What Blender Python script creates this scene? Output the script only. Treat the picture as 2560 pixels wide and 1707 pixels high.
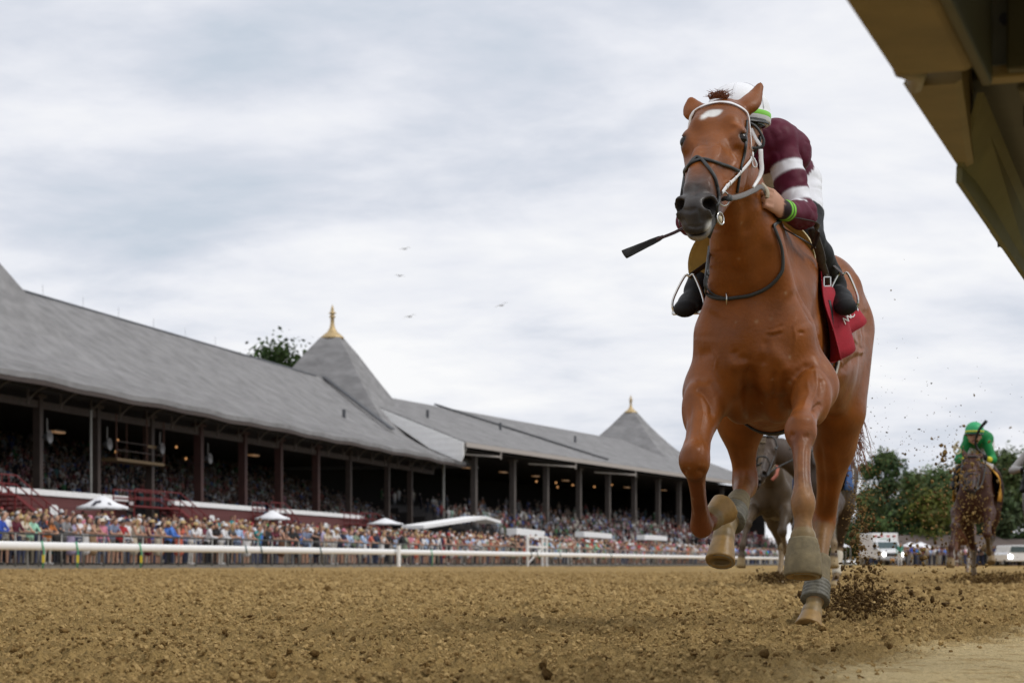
import bpy, bmesh, math, random
import numpy as np
from mathutils import Vector, Matrix
from mathutils.bvhtree import BVHTree

for o in list(bpy.data.objects):
    bpy.data.objects.remove(o)
scene = bpy.context.scene
COL = scene.collection
random.seed(7)
RNG = np.random.default_rng(11)

# ------------------------------------------------------------------ camera
FPX = 5200.0            # focal length in photo pixels (photo 2560 x 1707)
HOR = 1408.0            # eye-level line in the photo
CAMZ = 0.28
cam_d = bpy.data.cameras.new('camera')
cam = bpy.data.objects.new('camera', cam_d)
COL.objects.link(cam)
cam.location = (0, 0, CAMZ)
cam.rotation_euler = (math.radians(90), 0, 0)
cam_d.sensor_width = 36.0
cam_d.lens = 36.0 * FPX / 2560.0
cam_d.shift_y = (HOR - 853.5) / 2560.0
cam_d.clip_start = 0.05
cam_d.clip_end = 4000
cam_d.dof.use_dof = True
cam_d.dof.focus_distance = 7.75
cam_d.dof.aperture_fstop = 7.0
scene.camera = cam

# ------------------------------------------------------------------ world: overcast Nishita sky
SUN_EL, SUN_AZ = math.radians(50), math.radians(104)   # azimuth clockwise from +Y
world = bpy.data.worlds.new('World')
scene.world = world
world.use_nodes = True
nt = world.node_tree
for n in list(nt.nodes):
    nt.nodes.remove(n)
def WN(t, **kw):
    n = nt.nodes.new(t)
    for k, v in kw.items():
        setattr(n, k, v)
    return n
w_out = WN('ShaderNodeOutputWorld')
w_bg = WN('ShaderNodeBackground')
w_bg.inputs['Strength'].default_value = 0.1
w_sky = WN('ShaderNodeTexSky', sky_type='NISHITA', sun_disc=False, sun_elevation=SUN_EL, sun_rotation=SUN_AZ)
w_tc = WN('ShaderNodeTexCoord')
w_sep = WN('ShaderNodeSeparateXYZ')
nt.links.new(w_tc.outputs['Generated'], w_sep.inputs[0])
def WM(op, a, b=None, c=None):
    n = WN('ShaderNodeMath', operation=op)
    for i, v in enumerate((a, b, c)):
        if v is None:
            continue
        if isinstance(v, (int, float)):
            n.inputs[i].default_value = v
        else:
            nt.links.new(v, n.inputs[i])
    return n.outputs[0]
zc = WM('ADD', WM('MAXIMUM', w_sep.outputs['Z'], 0.0), 0.20)   # flat cloud deck, foreshortened to the horizon
w_cmb = WN('ShaderNodeCombineXYZ')
nt.links.new(WM('DIVIDE', w_sep.outputs['X'], zc), w_cmb.inputs[0])
nt.links.new(WM('DIVIDE', w_sep.outputs['Y'], zc), w_cmb.inputs[1])
w_map = WN('ShaderNodeMapping')
w_map.inputs['Location'].default_value = (20.4, 6.1, 0)
w_map.inputs['Rotation'].default_value = (0, 0, 0.35)
w_map.inputs['Scale'].default_value = (1.0, 1.25, 1.0)
nt.links.new(w_cmb.outputs[0], w_map.inputs[0])
def WNoise(scale, detail, rough, dist, off=0.0):
    n = WN('ShaderNodeTexNoise', noise_dimensions='3D')
    n.inputs['Scale'].default_value = scale
    n.inputs['Detail'].default_value = detail
    n.inputs['Roughness'].default_value = rough
    n.inputs['Distortion'].default_value = dist
    nt.links.new(w_map.outputs[0], n.inputs['Vector'])
    return n.outputs['Fac']
cl = WM('ADD', WM('MULTIPLY', WNoise(0.75, 3, 0.5, 0.2), 0.50), WM('MULTIPLY', WNoise(2.6, 8, 0.58, 0.15), 0.50))
w_ramp = WN('ShaderNodeValToRGB')
cr = w_ramp.color_ramp
cr.elements[0].position, cr.elements[0].color = 0.36, (0.59, 0.655, 0.745, 1)
cr.elements[1].position, cr.elements[1].color = 0.59, (0.99, 0.99, 1.00, 1)
e = cr.elements.new(0.43); e.color = (0.71, 0.745, 0.825, 1)
e = cr.elements.new(0.50); e.color = (0.86, 0.875, 0.93, 1)
nt.links.new(cl, w_ramp.inputs[0])
w_sc = WN('ShaderNodeMix', data_type='RGBA', blend_type='MULTIPLY')
w_sc.inputs[0].default_value = 1.0
nt.links.new(w_ramp.outputs[0], w_sc.inputs[6])
w_sc.inputs[7].default_value = (10, 10, 10, 1)
w_mix = WN('ShaderNodeMix', data_type='RGBA')
w_mix.inputs[0].default_value = 0.95
nt.links.new(w_sky.outputs[0], w_mix.inputs[6])
nt.links.new(w_sc.outputs[2], w_mix.inputs[7])
nt.links.new(w_mix.outputs[2], w_bg.inputs['Color'])
nt.links.new(w_bg.outputs[0], w_out.inputs['Surface'])

sun_d = bpy.data.lights.new('sun', 'SUN')
sun_d.energy = 1.5
sun_d.angle = math.radians(20)
sun_d.color = (1.0, 0.96, 0.90)
sun = bpy.data.objects.new('sun', sun_d)
COL.objects.link(sun)
sdir = Vector((math.sin(SUN_AZ) * math.cos(SUN_EL), math.cos(SUN_AZ) * math.cos(SUN_EL), math.sin(SUN_EL)))
sun.rotation_euler = sdir.to_track_quat('Z', 'Y').to_euler()
sun.location = (5, -5, 30)

vs = scene.view_settings
vs.view_transform = 'Standard'
vs.look = 'None'
vs.exposure = 0.0
vs.gamma = 1.0
vs.use_curve_mapping = False
scene.cycles.use_denoising = True
scene.cycles.max_bounces = 8

# ------------------------------------------------------------------ helpers
def at(px, py, Y):
    """world point that lies at depth Y along the ray through photo pixel (px, py)"""
    return np.array([(px - 1280.0) / FPX * Y, Y, CAMZ + (HOR - py) / FPX * Y])

def tag(o, label=None, cat=None, group=None, kind=None):
    if label: o['label'] = label
    if cat: o['category'] = cat
    if group: o['group'] = group
    if kind: o['kind'] = kind
    return o

def empty(name, loc=(0, 0, 0), label=None, cat=None, group=None, rot=None):
    o = bpy.data.objects.new(name, None)
    o.empty_display_size = 0.2
    o.location = loc
    if rot: o.rotation_euler = rot
    COL.objects.link(o)
    return tag(o, label, cat, group)

def link(name, me, parent=None, loc=None, mats=()):
    o = bpy.data.objects.new(name, me)
    for m in mats:
        me.materials.append(m)
    COL.objects.link(o)
    if parent: o.parent = parent
    if loc is not None: o.location = loc
    return o

def mesh_np(name, V, F, smooth=True, cols=None, colname='Col', mi=None):
    """mesh from arrays: V (n,3), F (m,k) or list of faces"""
    me = bpy.data.meshes.new(name)
    if isinstance(F, np.ndarray):
        k = F.shape[1]
        me.vertices.add(len(V)); me.vertices.foreach_set('co', np.asarray(V, np.float32).ravel())
        me.loops.add(F.size); me.loops.foreach_set('vertex_index', F.astype(np.int32).ravel())
        me.polygons.add(len(F))
        me.polygons.foreach_set('loop_start', np.arange(0, F.size, k, dtype=np.int32))
        me.update(calc_edges=True)
    else:
        me.from_pydata([tuple(map(float, v)) for v in V], [], [tuple(int(i) for i in f) for f in F])
    if smooth:
        me.polygons.foreach_set('use_smooth', np.ones(len(me.polygons), bool))
    if mi is not None:
        me.polygons.foreach_set('material_index', np.asarray(mi, np.int32))
    if cols is not None:
        ca = me.color_attributes.new(colname, 'FLOAT_COLOR', 'POINT')
        c4 = np.ones((len(V), 4), np.float32); c4[:, :3] = cols
        ca.data.foreach_set('color', c4.ravel())
    me.update()
    return me

class MB:
    """collects simple solids and links them as ONE mesh"""
    def __init__(s): s.V, s.F, s.M, s.mi = [], [], [], 0
    def add(s, V, F):
        b = len(s.V); s.V += [tuple(v) for v in V]; s.F += [tuple(b + i for i in f) for f in F]; s.M += [s.mi] * len(F)
        return s
    def box(s, c, d, ax=None):
        c = np.array(c, float); d = np.array(d, float) / 2
        ax = np.eye(3) if ax is None else np.array(ax, float)
        V = [c + ax[0] * d[0] * sx + ax[1] * d[1] * sy + ax[2] * d[2] * sz for sx in (-1, 1) for sy in (-1, 1) for sz in (-1, 1)]
        return s.add(V, [(0, 1, 3, 2), (4, 6, 7, 5), (0, 4, 5, 1), (2, 3, 7, 6), (0, 2, 6, 4), (1, 5, 7, 3)])
    def bar(s, a, b, w, h=None, up=(0, 0, 1)):
        a = np.array(a, float); b = np.array(b, float); t = b - a; L = np.linalg.norm(t); t = t / L
        up = np.array(up, float)
        if abs(t @ up) > 0.95: up = np.array([1., 0, 0])
        sd = np.cross(t, up); sd /= np.linalg.norm(sd); u2 = np.cross(sd, t)
        return s.box((a + b) / 2, (L, w, h or w), (t, sd, u2))
    def tube(s, pts, r, n=8, cap=True, flat=None, side=None):
        P = np.array(pts, float); R = np.broadcast_to(np.array(r, float), (len(P),))
        T = np.gradient(P, axis=0); T /= np.linalg.norm(T, axis=1)[:, None] + 1e-12
        ref = np.array([0, 0, 1.0]) if abs(T[0][2]) < 0.9 else np.array([1.0, 0, 0])
        b = len(s.V); N = None
        for i in range(len(P)):
            if side is not None:
                N = np.array(side[i] if np.ndim(side) > 1 else side, float)
            elif N is None: N = np.cross(T[i], ref)
            N = N - T[i] * (N @ T[i]); N /= np.linalg.norm(N) + 1e-12
            B = np.cross(T[i], N)
            for j in range(n):
                a = 2 * math.pi * j / n
                s.V.append(tuple(P[i] + R[i] * (math.cos(a) * N * (1 if flat is None else flat) + math.sin(a) * B)))
        for i in range(len(P) - 1):
            for j in range(n):
                s.F.append((b + i * n + j, b + i * n + (j + 1) % n, b + (i + 1) * n + (j + 1) % n, b + (i + 1) * n + j)); s.M.append(s.mi)
        if cap:
            s.F.append(tuple(b + j for j in range(n))[::-1]); s.M.append(s.mi)
            s.F.append(tuple(b + (len(P) - 1) * n + j for j in range(n))); s.M.append(s.mi)
        return s
    def lathe(s, prof, c=(0, 0, 0), ax=None, n=24, cap=True, noise=0.0):
        """prof: (r, z) pairs"""
        ax = np.eye(3) if ax is None else np.array(ax, float); c = np.array(c, float); b = len(s.V)
        for r, z in prof:
            for j in range(n):
                a = 2 * math.pi * j / n; rr = r * (1 + noise * random.uniform(-1, 1))
                s.V.append(tuple(c + ax[0] * rr * math.cos(a) + ax[1] * rr * math.sin(a) + ax[2] * z))
        m = len(prof)
        for i in range(m - 1):
            for j in range(n):
                s.F.append((b + i * n + j, b + i * n + (j + 1) % n, b + (i + 1) * n + (j + 1) % n, b + (i + 1) * n + j)); s.M.append(s.mi)
        if cap:
            s.F.append(tuple(b + j for j in range(n))[::-1]); s.M.append(s.mi)
            s.F.append(tuple(b + (m - 1) * n + j for j in range(n))); s.M.append(s.mi)
        return s
    def mesh(s, name, smooth=False):
        return mesh_np(name, s.V, s.F, smooth, mi=s.M)
    def build(s, name, mats, parent=None, origin=None, smooth=False, bevel=0):
        if not isinstance(mats, (list, tuple)): mats = [mats]
        me = s.mesh(name, smooth)
        if origin is not None:
            me.transform(Matrix.Translation(-Vector(origin)))
        o = link(name, me, parent, origin, mats)
        if bevel:
            m = o.modifiers.new('bevel', 'BEVEL'); m.width = bevel; m.segments = 2; m.limit_method = 'ANGLE'
        return o

def child_at(o, parent):
    """parent o (placed in world coordinates) under parent, keeping its place (parents are unrotated)"""
    o.parent = parent
    o.location = Vector(o.location) - Vector(parent.location)
    return o

def spline(P, n):
    """Catmull-Rom through rows of P (any width), n samples"""
    P = np.array(P, float)
    Q = np.vstack([2 * P[0] - P[1], P, 2 * P[-1] - P[-2]])
    ts = np.linspace(0, len(P) - 1, n); out = []
    for t in ts:
        i = min(int(t), len(P) - 2); u = t - i
        p0, p1, p2, p3 = Q[i], Q[i + 1], Q[i + 2], Q[i + 3]
        out.append(0.5 * (2 * p1 + (p2 - p0) * u + (2 * p0 - 5 * p1 + 4 * p2 - p3) * u * u + (3 * p1 - p0 - 3 * p2 + p3) * u ** 3))
    return np.array(out)

# ------------------------------------------------------------------ materials
MATS = {}
def mat(name, color=(0.5, 0.5, 0.5), rough=0.6, metal=0.0, attr=None, var=0.0, vscale=8.0, bump=0.0, bscale=40.0,
        bdist=0.01, spec=0.5, emit=None, estr=0.0, sheen=0.0, coat=0.0, rvar=0.0, coords='Object', stretch=None, alpha=None, detail=5):
    if name in MATS: return MATS[name]
    m = bpy.data.materials.new(name); m.use_nodes = True
    t = m.node_tree; p = t.nodes['Principled BSDF']
    p.inputs['Base Color'].default_value = (*color, 1)
    p.inputs['Roughness'].default_value = rough
    p.inputs['Metallic'].default_value = metal
    p.inputs['Specular IOR Level'].default_value = spec
    if sheen: p.inputs['Sheen Weight'].default_value = sheen
    if coat:
        p.inputs['Coat Weight'].default_value = coat; p.inputs['Coat Roughness'].default_value = 0.15
    if emit:
        p.inputs['Emission Color'].default_value = (*emit, 1); p.inputs['Emission Strength'].default_value = estr
    if alpha is not None: p.inputs['Alpha'].default_value = alpha
    src = None
    if attr:
        a = t.nodes.new('ShaderNodeAttribute'); a.attribute_name = attr; src = a.outputs['Color']
    if var or bump or rvar:
        tc = t.nodes.new('ShaderNodeTexCoord'); vec = tc.outputs[coords]
        if stretch:
            mp = t.nodes.new('ShaderNodeMapping'); mp.inputs['Scale'].default_value = stretch
            t.links.new(vec, mp.inputs[0]); vec = mp.outputs[0]
    if var:
        n = t.nodes.new('ShaderNodeTexNoise'); n.inputs['Scale'].default_value = vscale; n.inputs['Detail'].default_value = detail
        n.inputs['Roughness'].default_value = 0.6
        t.links.new(vec, n.inputs['Vector'])
        r = t.nodes.new('ShaderNodeMapRange'); r.inputs[1].default_value = 0.3; r.inputs[2].default_value = 0.7
        r.inputs[3].default_value = 1 - var; r.inputs[4].default_value = 1 + var
        t.links.new(n.outputs['Fac'], r.inputs[0])
        x = t.nodes.new('ShaderNodeMix'); x.data_type = 'RGBA'; x.blend_type = 'MULTIPLY'; x.inputs[0].default_value = 1
        if src: t.links.new(src, x.inputs[6])
        else: x.inputs[6].default_value = (*color, 1)
        t.links.new(r.outputs[0], x.inputs[7]); src = x.outputs[2]
    if src: t.links.new(src, p.inputs['Base Color'])
    if rvar:
        n = t.nodes.new('ShaderNodeTexNoise'); n.inputs['Scale'].default_value = vscale * 1.7; n.inputs['Detail'].default_value = 4
        t.links.new(vec, n.inputs['Vector'])
        r = t.nodes.new('ShaderNodeMapRange'); r.inputs[1].default_value = 0.3; r.inputs[2].default_value = 0.7
        r.inputs[3].default_value = max(0.02, rough - rvar); r.inputs[4].default_value = min(1, rough + rvar)
        t.links.new(n.outputs['Fac'], r.inputs[0]); t.links.new(r.outputs[0], p.inputs['Roughness'])
    if bump:
        n = t.nodes.new('ShaderNodeTexNoise'); n.inputs['Scale'].default_value = bscale; n.inputs['Detail'].default_value = 6
        t.links.new(vec, n.inputs['Vector'])
        b = t.nodes.new('ShaderNodeBump'); b.inputs['Strength'].default_value = bump; b.inputs['Distance'].default_value = bdist
        t.links.new(n.outputs['Fac'], b.inputs['Height']); t.links.new(b.outputs[0], p.inputs['Normal'])
    MATS[name] = m
    return m

# ------------------------------------------------------------------ implicit-surface modeller (muscles and bodies as ONE continuous skin)
class Field:
    def __init__(s, lo, hi, h):
        s.lo = np.array(lo, np.float32); s.h = h
        s.n = np.ceil((np.array(hi) - np.array(lo)) / h).astype(int) + 1
        s.D = np.full(s.n, 9.0, np.float32); s.I = np.zeros(s.n, np.int16)
    def _sl(s, lo, hi):
        a = np.clip(np.floor((np.array(lo) - s.lo) / s.h).astype(int), 0, s.n)
        b = np.clip(np.ceil((np.array(hi) - s.lo) / s.h).astype(int) + 1, 0, s.n)
        if np.any(b <= a): return None, None
        g = [(s.lo[i] + s.h * np.arange(a[i], b[i])).astype(np.float32) for i in range(3)]
        return tuple(slice(a[i], b[i]) for i in range(3)), (g[0][:, None, None], g[1][None, :, None], g[2][None, None, :])
    def comb(s, sl, d, k, idn, cut=False):
        o = s.D[sl]
        if cut:
            d = -d
            if k > 0:
                hh = np.maximum(k - np.abs(o - d), 0) / k; r = np.maximum(o, d) + hh * hh * k * 0.25
            else: r = np.maximum(o, d)
            if idn is not None:
                s.I[sl] = np.where(d > o - 0.004, idn, s.I[sl])
        else:
            if k > 0:
                hh = np.maximum(k - np.abs(o - d), 0) / k; r = np.minimum(o, d) - hh * hh * k * 0.25
            else: r = np.minimum(o, d)
            if idn is not None: s.I[sl] = np.where(d < o, idn, s.I[sl])
        s.D[sl] = r
    def cap(s, a, b, ra, rb, k=0.03, idn=1, cut=False):
        a = np.array(a, np.float32); b = np.array(b, np.float32); R = max(ra, rb) + max(k, 0.05) + 2 * s.h
        sl, g = s._sl(np.minimum(a, b) - R, np.maximum(a, b) + R)
        if sl is None: return s
        t = b - a; L2 = float(t @ t) + 1e-12
        q = [g[i] - a[i] for i in range(3)]
        u = np.clip((q[0] * t[0] + q[1] * t[1] + q[2] * t[2]) / L2, 0, 1)
        d = np.sqrt((q[0] - u * t[0]) ** 2 + (q[1] - u * t[1]) ** 2 + (q[2] - u * t[2]) ** 2) - (ra + (rb - ra) * u)
        s.comb(sl, d, k, idn, cut); return s
    def ell(s, c, r, ax=None, k=0.04, idn=1, cut=False):
        c = np.array(c, np.float32); r = np.array(r, np.float32); A = np.eye(3, dtype=np.float32) if ax is None else np.array(ax, np.float32)
        R = float(r.max()) + max(k, 0.05) + 2 * s.h
        sl, g = s._sl(c - R, c + R)
        if sl is None: return s
        q = [g[i] - c[i] for i in range(3)]
        l = [(q[0] * A[i][0] + q[1] * A[i][1] + q[2] * A[i][2]) / r[i] for i in range(3)]
        k0 = np.sqrt(l[0] ** 2 + l[1] ** 2 + l[2] ** 2) + 1e-9
        k1 = np.sqrt((l[0] / r[0]) ** 2 + (l[1] / r[1]) ** 2 + (l[2] / r[2]) ** 2) + 1e-9
        s.comb(sl, k0 * (k0 - 1) / k1, k, idn, cut); return s
    def ecap(s, a, b, wa, wb, side, k=0.03, idn=1, cut=False):
        """elliptical tapered capsule: wa/wb = (half width along side, half height)"""
        a = np.array(a, np.float32); b = np.array(b, np.float32)
        R = max(max(wa), max(wb)) + max(k, 0.05) + 2 * s.h
        sl, g = s._sl(np.minimum(a, b) - R, np.maximum(a, b) + R)
        if sl is None: return s
        t = b - a; L = float(np.linalg.norm(t)); t = t / L
        sd = np.array(side, np.float32); sd = sd - t * (sd @ t); sd /= np.linalg.norm(sd); up = np.cross(t, sd)
        q = [g[i] - a[i] for i in range(3)]
        dt = lambda v: q[0] * v[0] + q[1] * v[1] + q[2] * v[2]
        x = dt(t); u = np.clip(x / L, 0, 1); over = x - u * L
        w = wa[0] + (wb[0] - wa[0]) * u; h = wa[1] + (wb[1] - wa[1]) * u
        m = np.minimum(w, h)
        qq = np.sqrt((dt(sd) / w) ** 2 + (dt(up) / h) ** 2 + (over / m) ** 2)
        s.comb(sl, (qq - 1) * m, k, idn, cut); return s
    def tube(s, P, side, n=10, k=0.0, k0=0.04, idn=1, round_=False):
        """P rows: x y z w h ; built in a scratch copy so its segments join hard, then blended with k0"""
        Q = spline(P, n)
        sub = Field.__new__(Field); sub.h = s.h
        R = Q[:, 3:].max() + max(k0, 0.05) + 3 * s.h
        a = np.clip(np.floor((Q[:, :3].min(0) - R - s.lo) / s.h).astype(int), 0, s.n - 1)
        b = np.clip(np.ceil((Q[:, :3].max(0) + R - s.lo) / s.h).astype(int) + 1, 1, s.n)
        sub.lo = (s.lo + s.h * a).astype(np.float32); sub.n = b - a
        sub.D = np.full(sub.n, 9.0, np.float32); sub.I = np.zeros(sub.n, np.int16)
        for i in range(len(Q) - 1):
            sub.ecap(Q[i, :3], Q[i + 1, :3], Q[i, 3:5], Q[i + 1, 3:5], side, k=0.012, idn=None)
        sl = tuple(slice(a[i], b[i]) for i in range(3))
        s.comb(sl, sub.D, k0, idn); return s
    def plane_cut(s, p, nrm, lo, hi):
        sl, g = s._sl(lo, hi)
        d = sum((g[i] - p[i]) * nrm[i] for i in range(3))
        s.D[sl] = np.maximum(s.D[sl], d.astype(np.float32)); return s
    def mesh(s):
        D = s.D; S = D < 0; n = D.shape
        cnt = np.zeros((n[0] - 1, n[1] - 1, n[2] - 1), np.int8)
        for i in (0, 1):
            for j in (0, 1):
                for k in (0, 1):
                    cnt += S[i:n[0] - 1 + i, j:n[1] - 1 + j, k:n[2] - 1 + k]
        act = np.argwhere((cnt > 0) & (cnt < 8))
        idx = np.full(cnt.shape, -1, np.int32); idx[tuple(act.T)] = np.arange(len(act))
        acc = np.zeros((len(act), 3)); num = np.zeros(len(act))
        cs = [(i, j, k) for i in (0, 1) for j in (0, 1) for k in (0, 1)]
        val = {c: D[act[:, 0] + c[0], act[:, 1] + c[1], act[:, 2] + c[2]] for c in cs}
        for c in cs:
            for ax in range(3):
                if c[ax]: continue
                c2 = list(c); c2[ax] = 1; c2 = tuple(c2)
                va, vb = val[c], val[c2]; m = (va < 0) != (vb < 0)
                t = np.where(m, va / np.where(m, va - vb, 1), 0)
                p = np.tile(np.array(c, float), (len(act), 1)); p[:, ax] += t
                acc += np.where(m[:, None], p, 0); num += m
        loc = acc / np.maximum(num, 1)[:, None]
        V = s.lo + s.h * (act + loc)
        ids = s.I[tuple(np.minimum(np.round(act + loc).astype(int), np.array(n) - 1).T)]
        Fs = []
        for ax in range(3):
            o1, o2 = [(1, 2), (2, 0), (0, 1)][ax]
            sa = [slice(1, n[i] - 1) for i in range(3)]; sb = list(sa)
            sa[ax] = slice(0, n[ax] - 1); sb[ax] = slice(1, n[ax])
            A = S[tuple(sa)]; B = S[tuple(sb)]
            for flip in (False, True):
                e = np.argwhere((A & ~B) if not flip else (~A & B))
                if not len(e): continue
                for i in range(3):
                    if i != ax: e[:, i] += 1
                def cell(d1, d2):
                    q = e.copy(); q[:, o1] += d1; q[:, o2] += d2
                    return idx[tuple(q.T)]
                quad = np.stack([cell(-1, -1), cell(0, -1), cell(0, 0), cell(-1, 0)], 1)
                Fs.append(quad[:, ::-1] if flip else quad)
        F = np.vstack(Fs); F = F[(F >= 0).all(1)]
        return V, F, ids

def relax(V, F, it=2, lam=0.5):
    E = np.vstack([F[:, [0, 1]], F[:, [1, 2]], F[:, [2, 3]], F[:, [3, 0]]]); n = len(V)
    E = np.vstack([E, E[:, ::-1]])
    deg = np.bincount(E[:, 0], minlength=n).astype(float); deg[deg == 0] = 1
    for k in range(it):
        for l in (lam, -lam * 1.03):     # Taubin: smooth without shrinking
            A = np.stack([np.bincount(E[:, 0], V[E[:, 1], i], minlength=n) for i in range(V.shape[1])], 1) / deg[:, None]
            V = V + l * (A - V)
    return V

def blur(C, F, it):
    E = np.vstack([F[:, [0, 1]], F[:, [1, 2]], F[:, [2, 3]], F[:, [3, 0]]]); n = len(C); E = np.vstack([E, E[:, ::-1]])
    deg = np.bincount(E[:, 0], minlength=n).astype(float); deg[deg == 0] = 1
    for k in range(it):
        C = 0.5 * C + 0.5 * np.stack([np.bincount(E[:, 0], C[E[:, 1], i], minlength=n) for i in range(C.shape[1])], 1) / deg[:, None]
    return C

def vnoise(P, scale, seed=0, octaves=3):
    """cheap value noise on points (n,3) -> 0..1"""
    out = np.zeros(len(P)); amp = 1; tot = 0
    for o in range(octaves):
        q = P * scale * 2 ** o + seed * 17.3 + o * 5.1; i = np.floor(q).astype(np.int64); f = q - i; f = f * f * (3 - 2 * f)
        def hsh(a, b, c):
            x = (a * 374761393 + b * 668265263 + c * 2147483647 + seed * 974711) & 0xffffffff
            x = ((x ^ (x >> 13)) * 1274126177) & 0xffffffff
            return ((x ^ (x >> 16)) & 0xffff) / 65535.0
        r = 0
        for dx in (0, 1):
            for dy in (0, 1):
                for dz in (0, 1):
                    w = (f[:, 0] if dx else 1 - f[:, 0]) * (f[:, 1] if dy else 1 - f[:, 1]) * (f[:, 2] if dz else 1 - f[:, 2])
                    r = r + w * hsh(i[:, 0] + dx, i[:, 1] + dy, i[:, 2] + dz)
        out += amp * r; tot += amp; amp *= 0.5
    return out / tot
# ================================================================== SETTING
TU = np.array([0.264, 0.965]); TU /= np.linalg.norm(TU)     # track direction
TL = np.array([-TU[1], TU[0]])                              # to the outside of the track
Q0 = float(TL @ np.array([-16.4, 66.7]))                    # outer rail
RP = np.array([-16.4, 66.7])
def tr(s, q=0.0, z=0.0):
    """point s metres along the outer rail, q metres behind it"""
    p = RP + TU * s + TL * q
    return np.array([p[0], p[1], z])
def vn2(P, scale, seed=0, octaves=3, rough=.5):
    out = np.zeros(len(P)); amp = 1; tot = 0
    for o in range(octaves):
        q = P * scale * 2 ** o + seed * 13.7 + o * 7.7; i = np.floor(q).astype(np.int64); f = q - i; f = f * f * (3 - 2 * f)
        def hsh(a, b):
            x = (a * 374761393 + b * 668265263 + seed * 974711) & 0xffffffff
            x = ((x ^ (x >> 13)) * 1274126177) & 0xffffffff
            return ((x ^ (x >> 16)) & 0xffff) / 65535.0
        r = hsh(i[:, 0], i[:, 1]) * (1 - f[:, 0]) * (1 - f[:, 1]) + hsh(i[:, 0] + 1, i[:, 1]) * f[:, 0] * (1 - f[:, 1]) + hsh(i[:, 0], i[:, 1] + 1) * (1 - f[:, 0]) * f[:, 1] + hsh(i[:, 0] + 1, i[:, 1] + 1) * f[:, 0] * f[:, 1]
        out += amp * r; tot += amp; amp *= rough
    return out / tot
def ss(a, b, x):
    t = np.clip((x - a) / (b - a), 0, 1); return t * t * (3 - 2 * t)
def gz(x, y):
    q = TL[0] * x + TL[1] * y
    return .10 * ss(4, Q0, q)
def pad_side(P):
    """> 0 on the firm strip beside the inner rail"""
    a = np.array([.71, 5.16]); d = np.array([1.57, 4.11]); d = d / np.linalg.norm(d)
    return (P[:, 0] - a[0]) * d[1] - (P[:, 1] - a[1]) * d[0]

dirt = mat('track_dirt', rough=.95, attr='Col', var=.20, vscale=48, bump=1.0, bscale=75, bdist=.035, spec=.1, detail=9)
NR, NC = 880, 460
ys = np.concatenate([3.6 * (17 / 3.6) ** (np.arange(700) / 700), 17 * (140 / 17) ** (np.arange(180) / 179)]); rs = np.linspace(-.36, .36, NC)
YY, RR = np.meshgrid(ys, rs, indexing='ij'); P2 = np.stack([(RR * YY).ravel(), YY.ravel()], 1)
q = P2 @ TL; sd = pad_side(P2) + (vn2(P2, 2.2, 4, 4) - .5) * .5
firm = ss(-.10, .22, sd)
a1 = np.abs(vn2(P2, 6, 1, 2) - .5) * 2; a2 = vn2(P2, 15, 2, 3); a3 = vn2(P2, 30, 3, 3, .6); a4 = vn2(P2, 62, 14, 2)
amp = 1 - .90 * firm
h = (.022 * (vn2(P2, 2.4, 9, 2) - .5) + .026 * (a2 - .5) - .012 * a1 + .024 * (a3 - .5) * 1.35 + .018 * ss(.58, .80, a2) + .012 * ss(.55, .75, a3) + .016 * (a4 - .5)) * amp
hoofm = ss(.55, .8, vn2(P2, .9, 21, 3)) * amp; h -= .018 * hoofm
for c_, r_ in ((at(2060, 1560, 9.3)[:2], .30), (at(2125, 1500, 10.2)[:2], .5)):
    dd = np.linalg.norm(P2 - c_, axis=1) / r_; h += .022 * np.exp(-dd ** 2) * (a2 + a3)
edge = np.minimum(ss(0, .02, (.36 - np.abs(RR)).ravel()), 1) * ss(3.6, 3.8, P2[:, 1]) * ss(0, 8, 140 - P2[:, 1])
z = gz(P2[:, 0], P2[:, 1]) + h * edge - .08 * (1 - edge) - .25 * ss(Q0 + .9, Q0 + 1.5, q)
tone = vn2(P2, 1.1, 5, 4); clump = ss(.50, .72, vn2(P2, 9, 6, 3))
c = np.array((.350, .237, .094)) * (.84 + .32 * tone)[:, None]
c = c * (1 - (.20 * clump * (1 - firm))[:, None])
fc = np.array((.56, .44, .235)) * (.88 + .24 * vn2(P2 * np.array([1, .4]), 5, 7, 4))[:, None]
fk = np.clip(firm * 1.0 - .55 * ss(.60, .66, vn2(P2, 11, 8, 4)) * firm, 0, 1)
c = c * (1 - fk[:, None]) + fc * fk[:, None]
I_ = np.arange(NR * NC).reshape(NR, NC)
Fq = np.stack([I_[:-1, :-1], I_[:-1, 1:], I_[1:, 1:], I_[1:, :-1]], -1).reshape(-1, 4)
tag(link('race_track', mesh_np('race_track', np.column_stack([P2, z]), Fq, True, c), mats=[dirt]), 'harrowed brown dirt of the race track', kind='structure')

# wide land under everything: infield turf, far track, apron side
gx = np.concatenate([np.linspace(-700, -80, 20), np.linspace(-70, 90, 65), np.linspace(100, 700, 20)]); gy = np.concatenate([np.linspace(-300, -20, 12), np.linspace(-15, 150, 67), np.linspace(160, 480, 40), np.linspace(520, 1500, 16)])
GX, GY = np.meshgrid(gx, gy, indexing='ij'); PG = np.stack([GX.ravel(), GY.ravel()], 1); qg = PG @ TL
colg = np.where((qg < -1.8)[:, None], (.045, .085, .022), np.where((qg > Q0 + .8)[:, None], (.24, .22, .20), (.35, .23, .086)))
colg[(PG[:, 1] > 330)] = (.06, .10, .03)
IG = np.arange(len(PG)).reshape(len(gx), len(gy)); FG = np.stack([IG[:-1, :-1], IG[1:, :-1], IG[1:, 1:], IG[:-1, 1:]], -1).reshape(-1, 4)
land = mat('land', rough=.95, attr='Col', var=.2, vscale=.8, bump=.4, bscale=6, bdist=.05, spec=.1)
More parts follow.
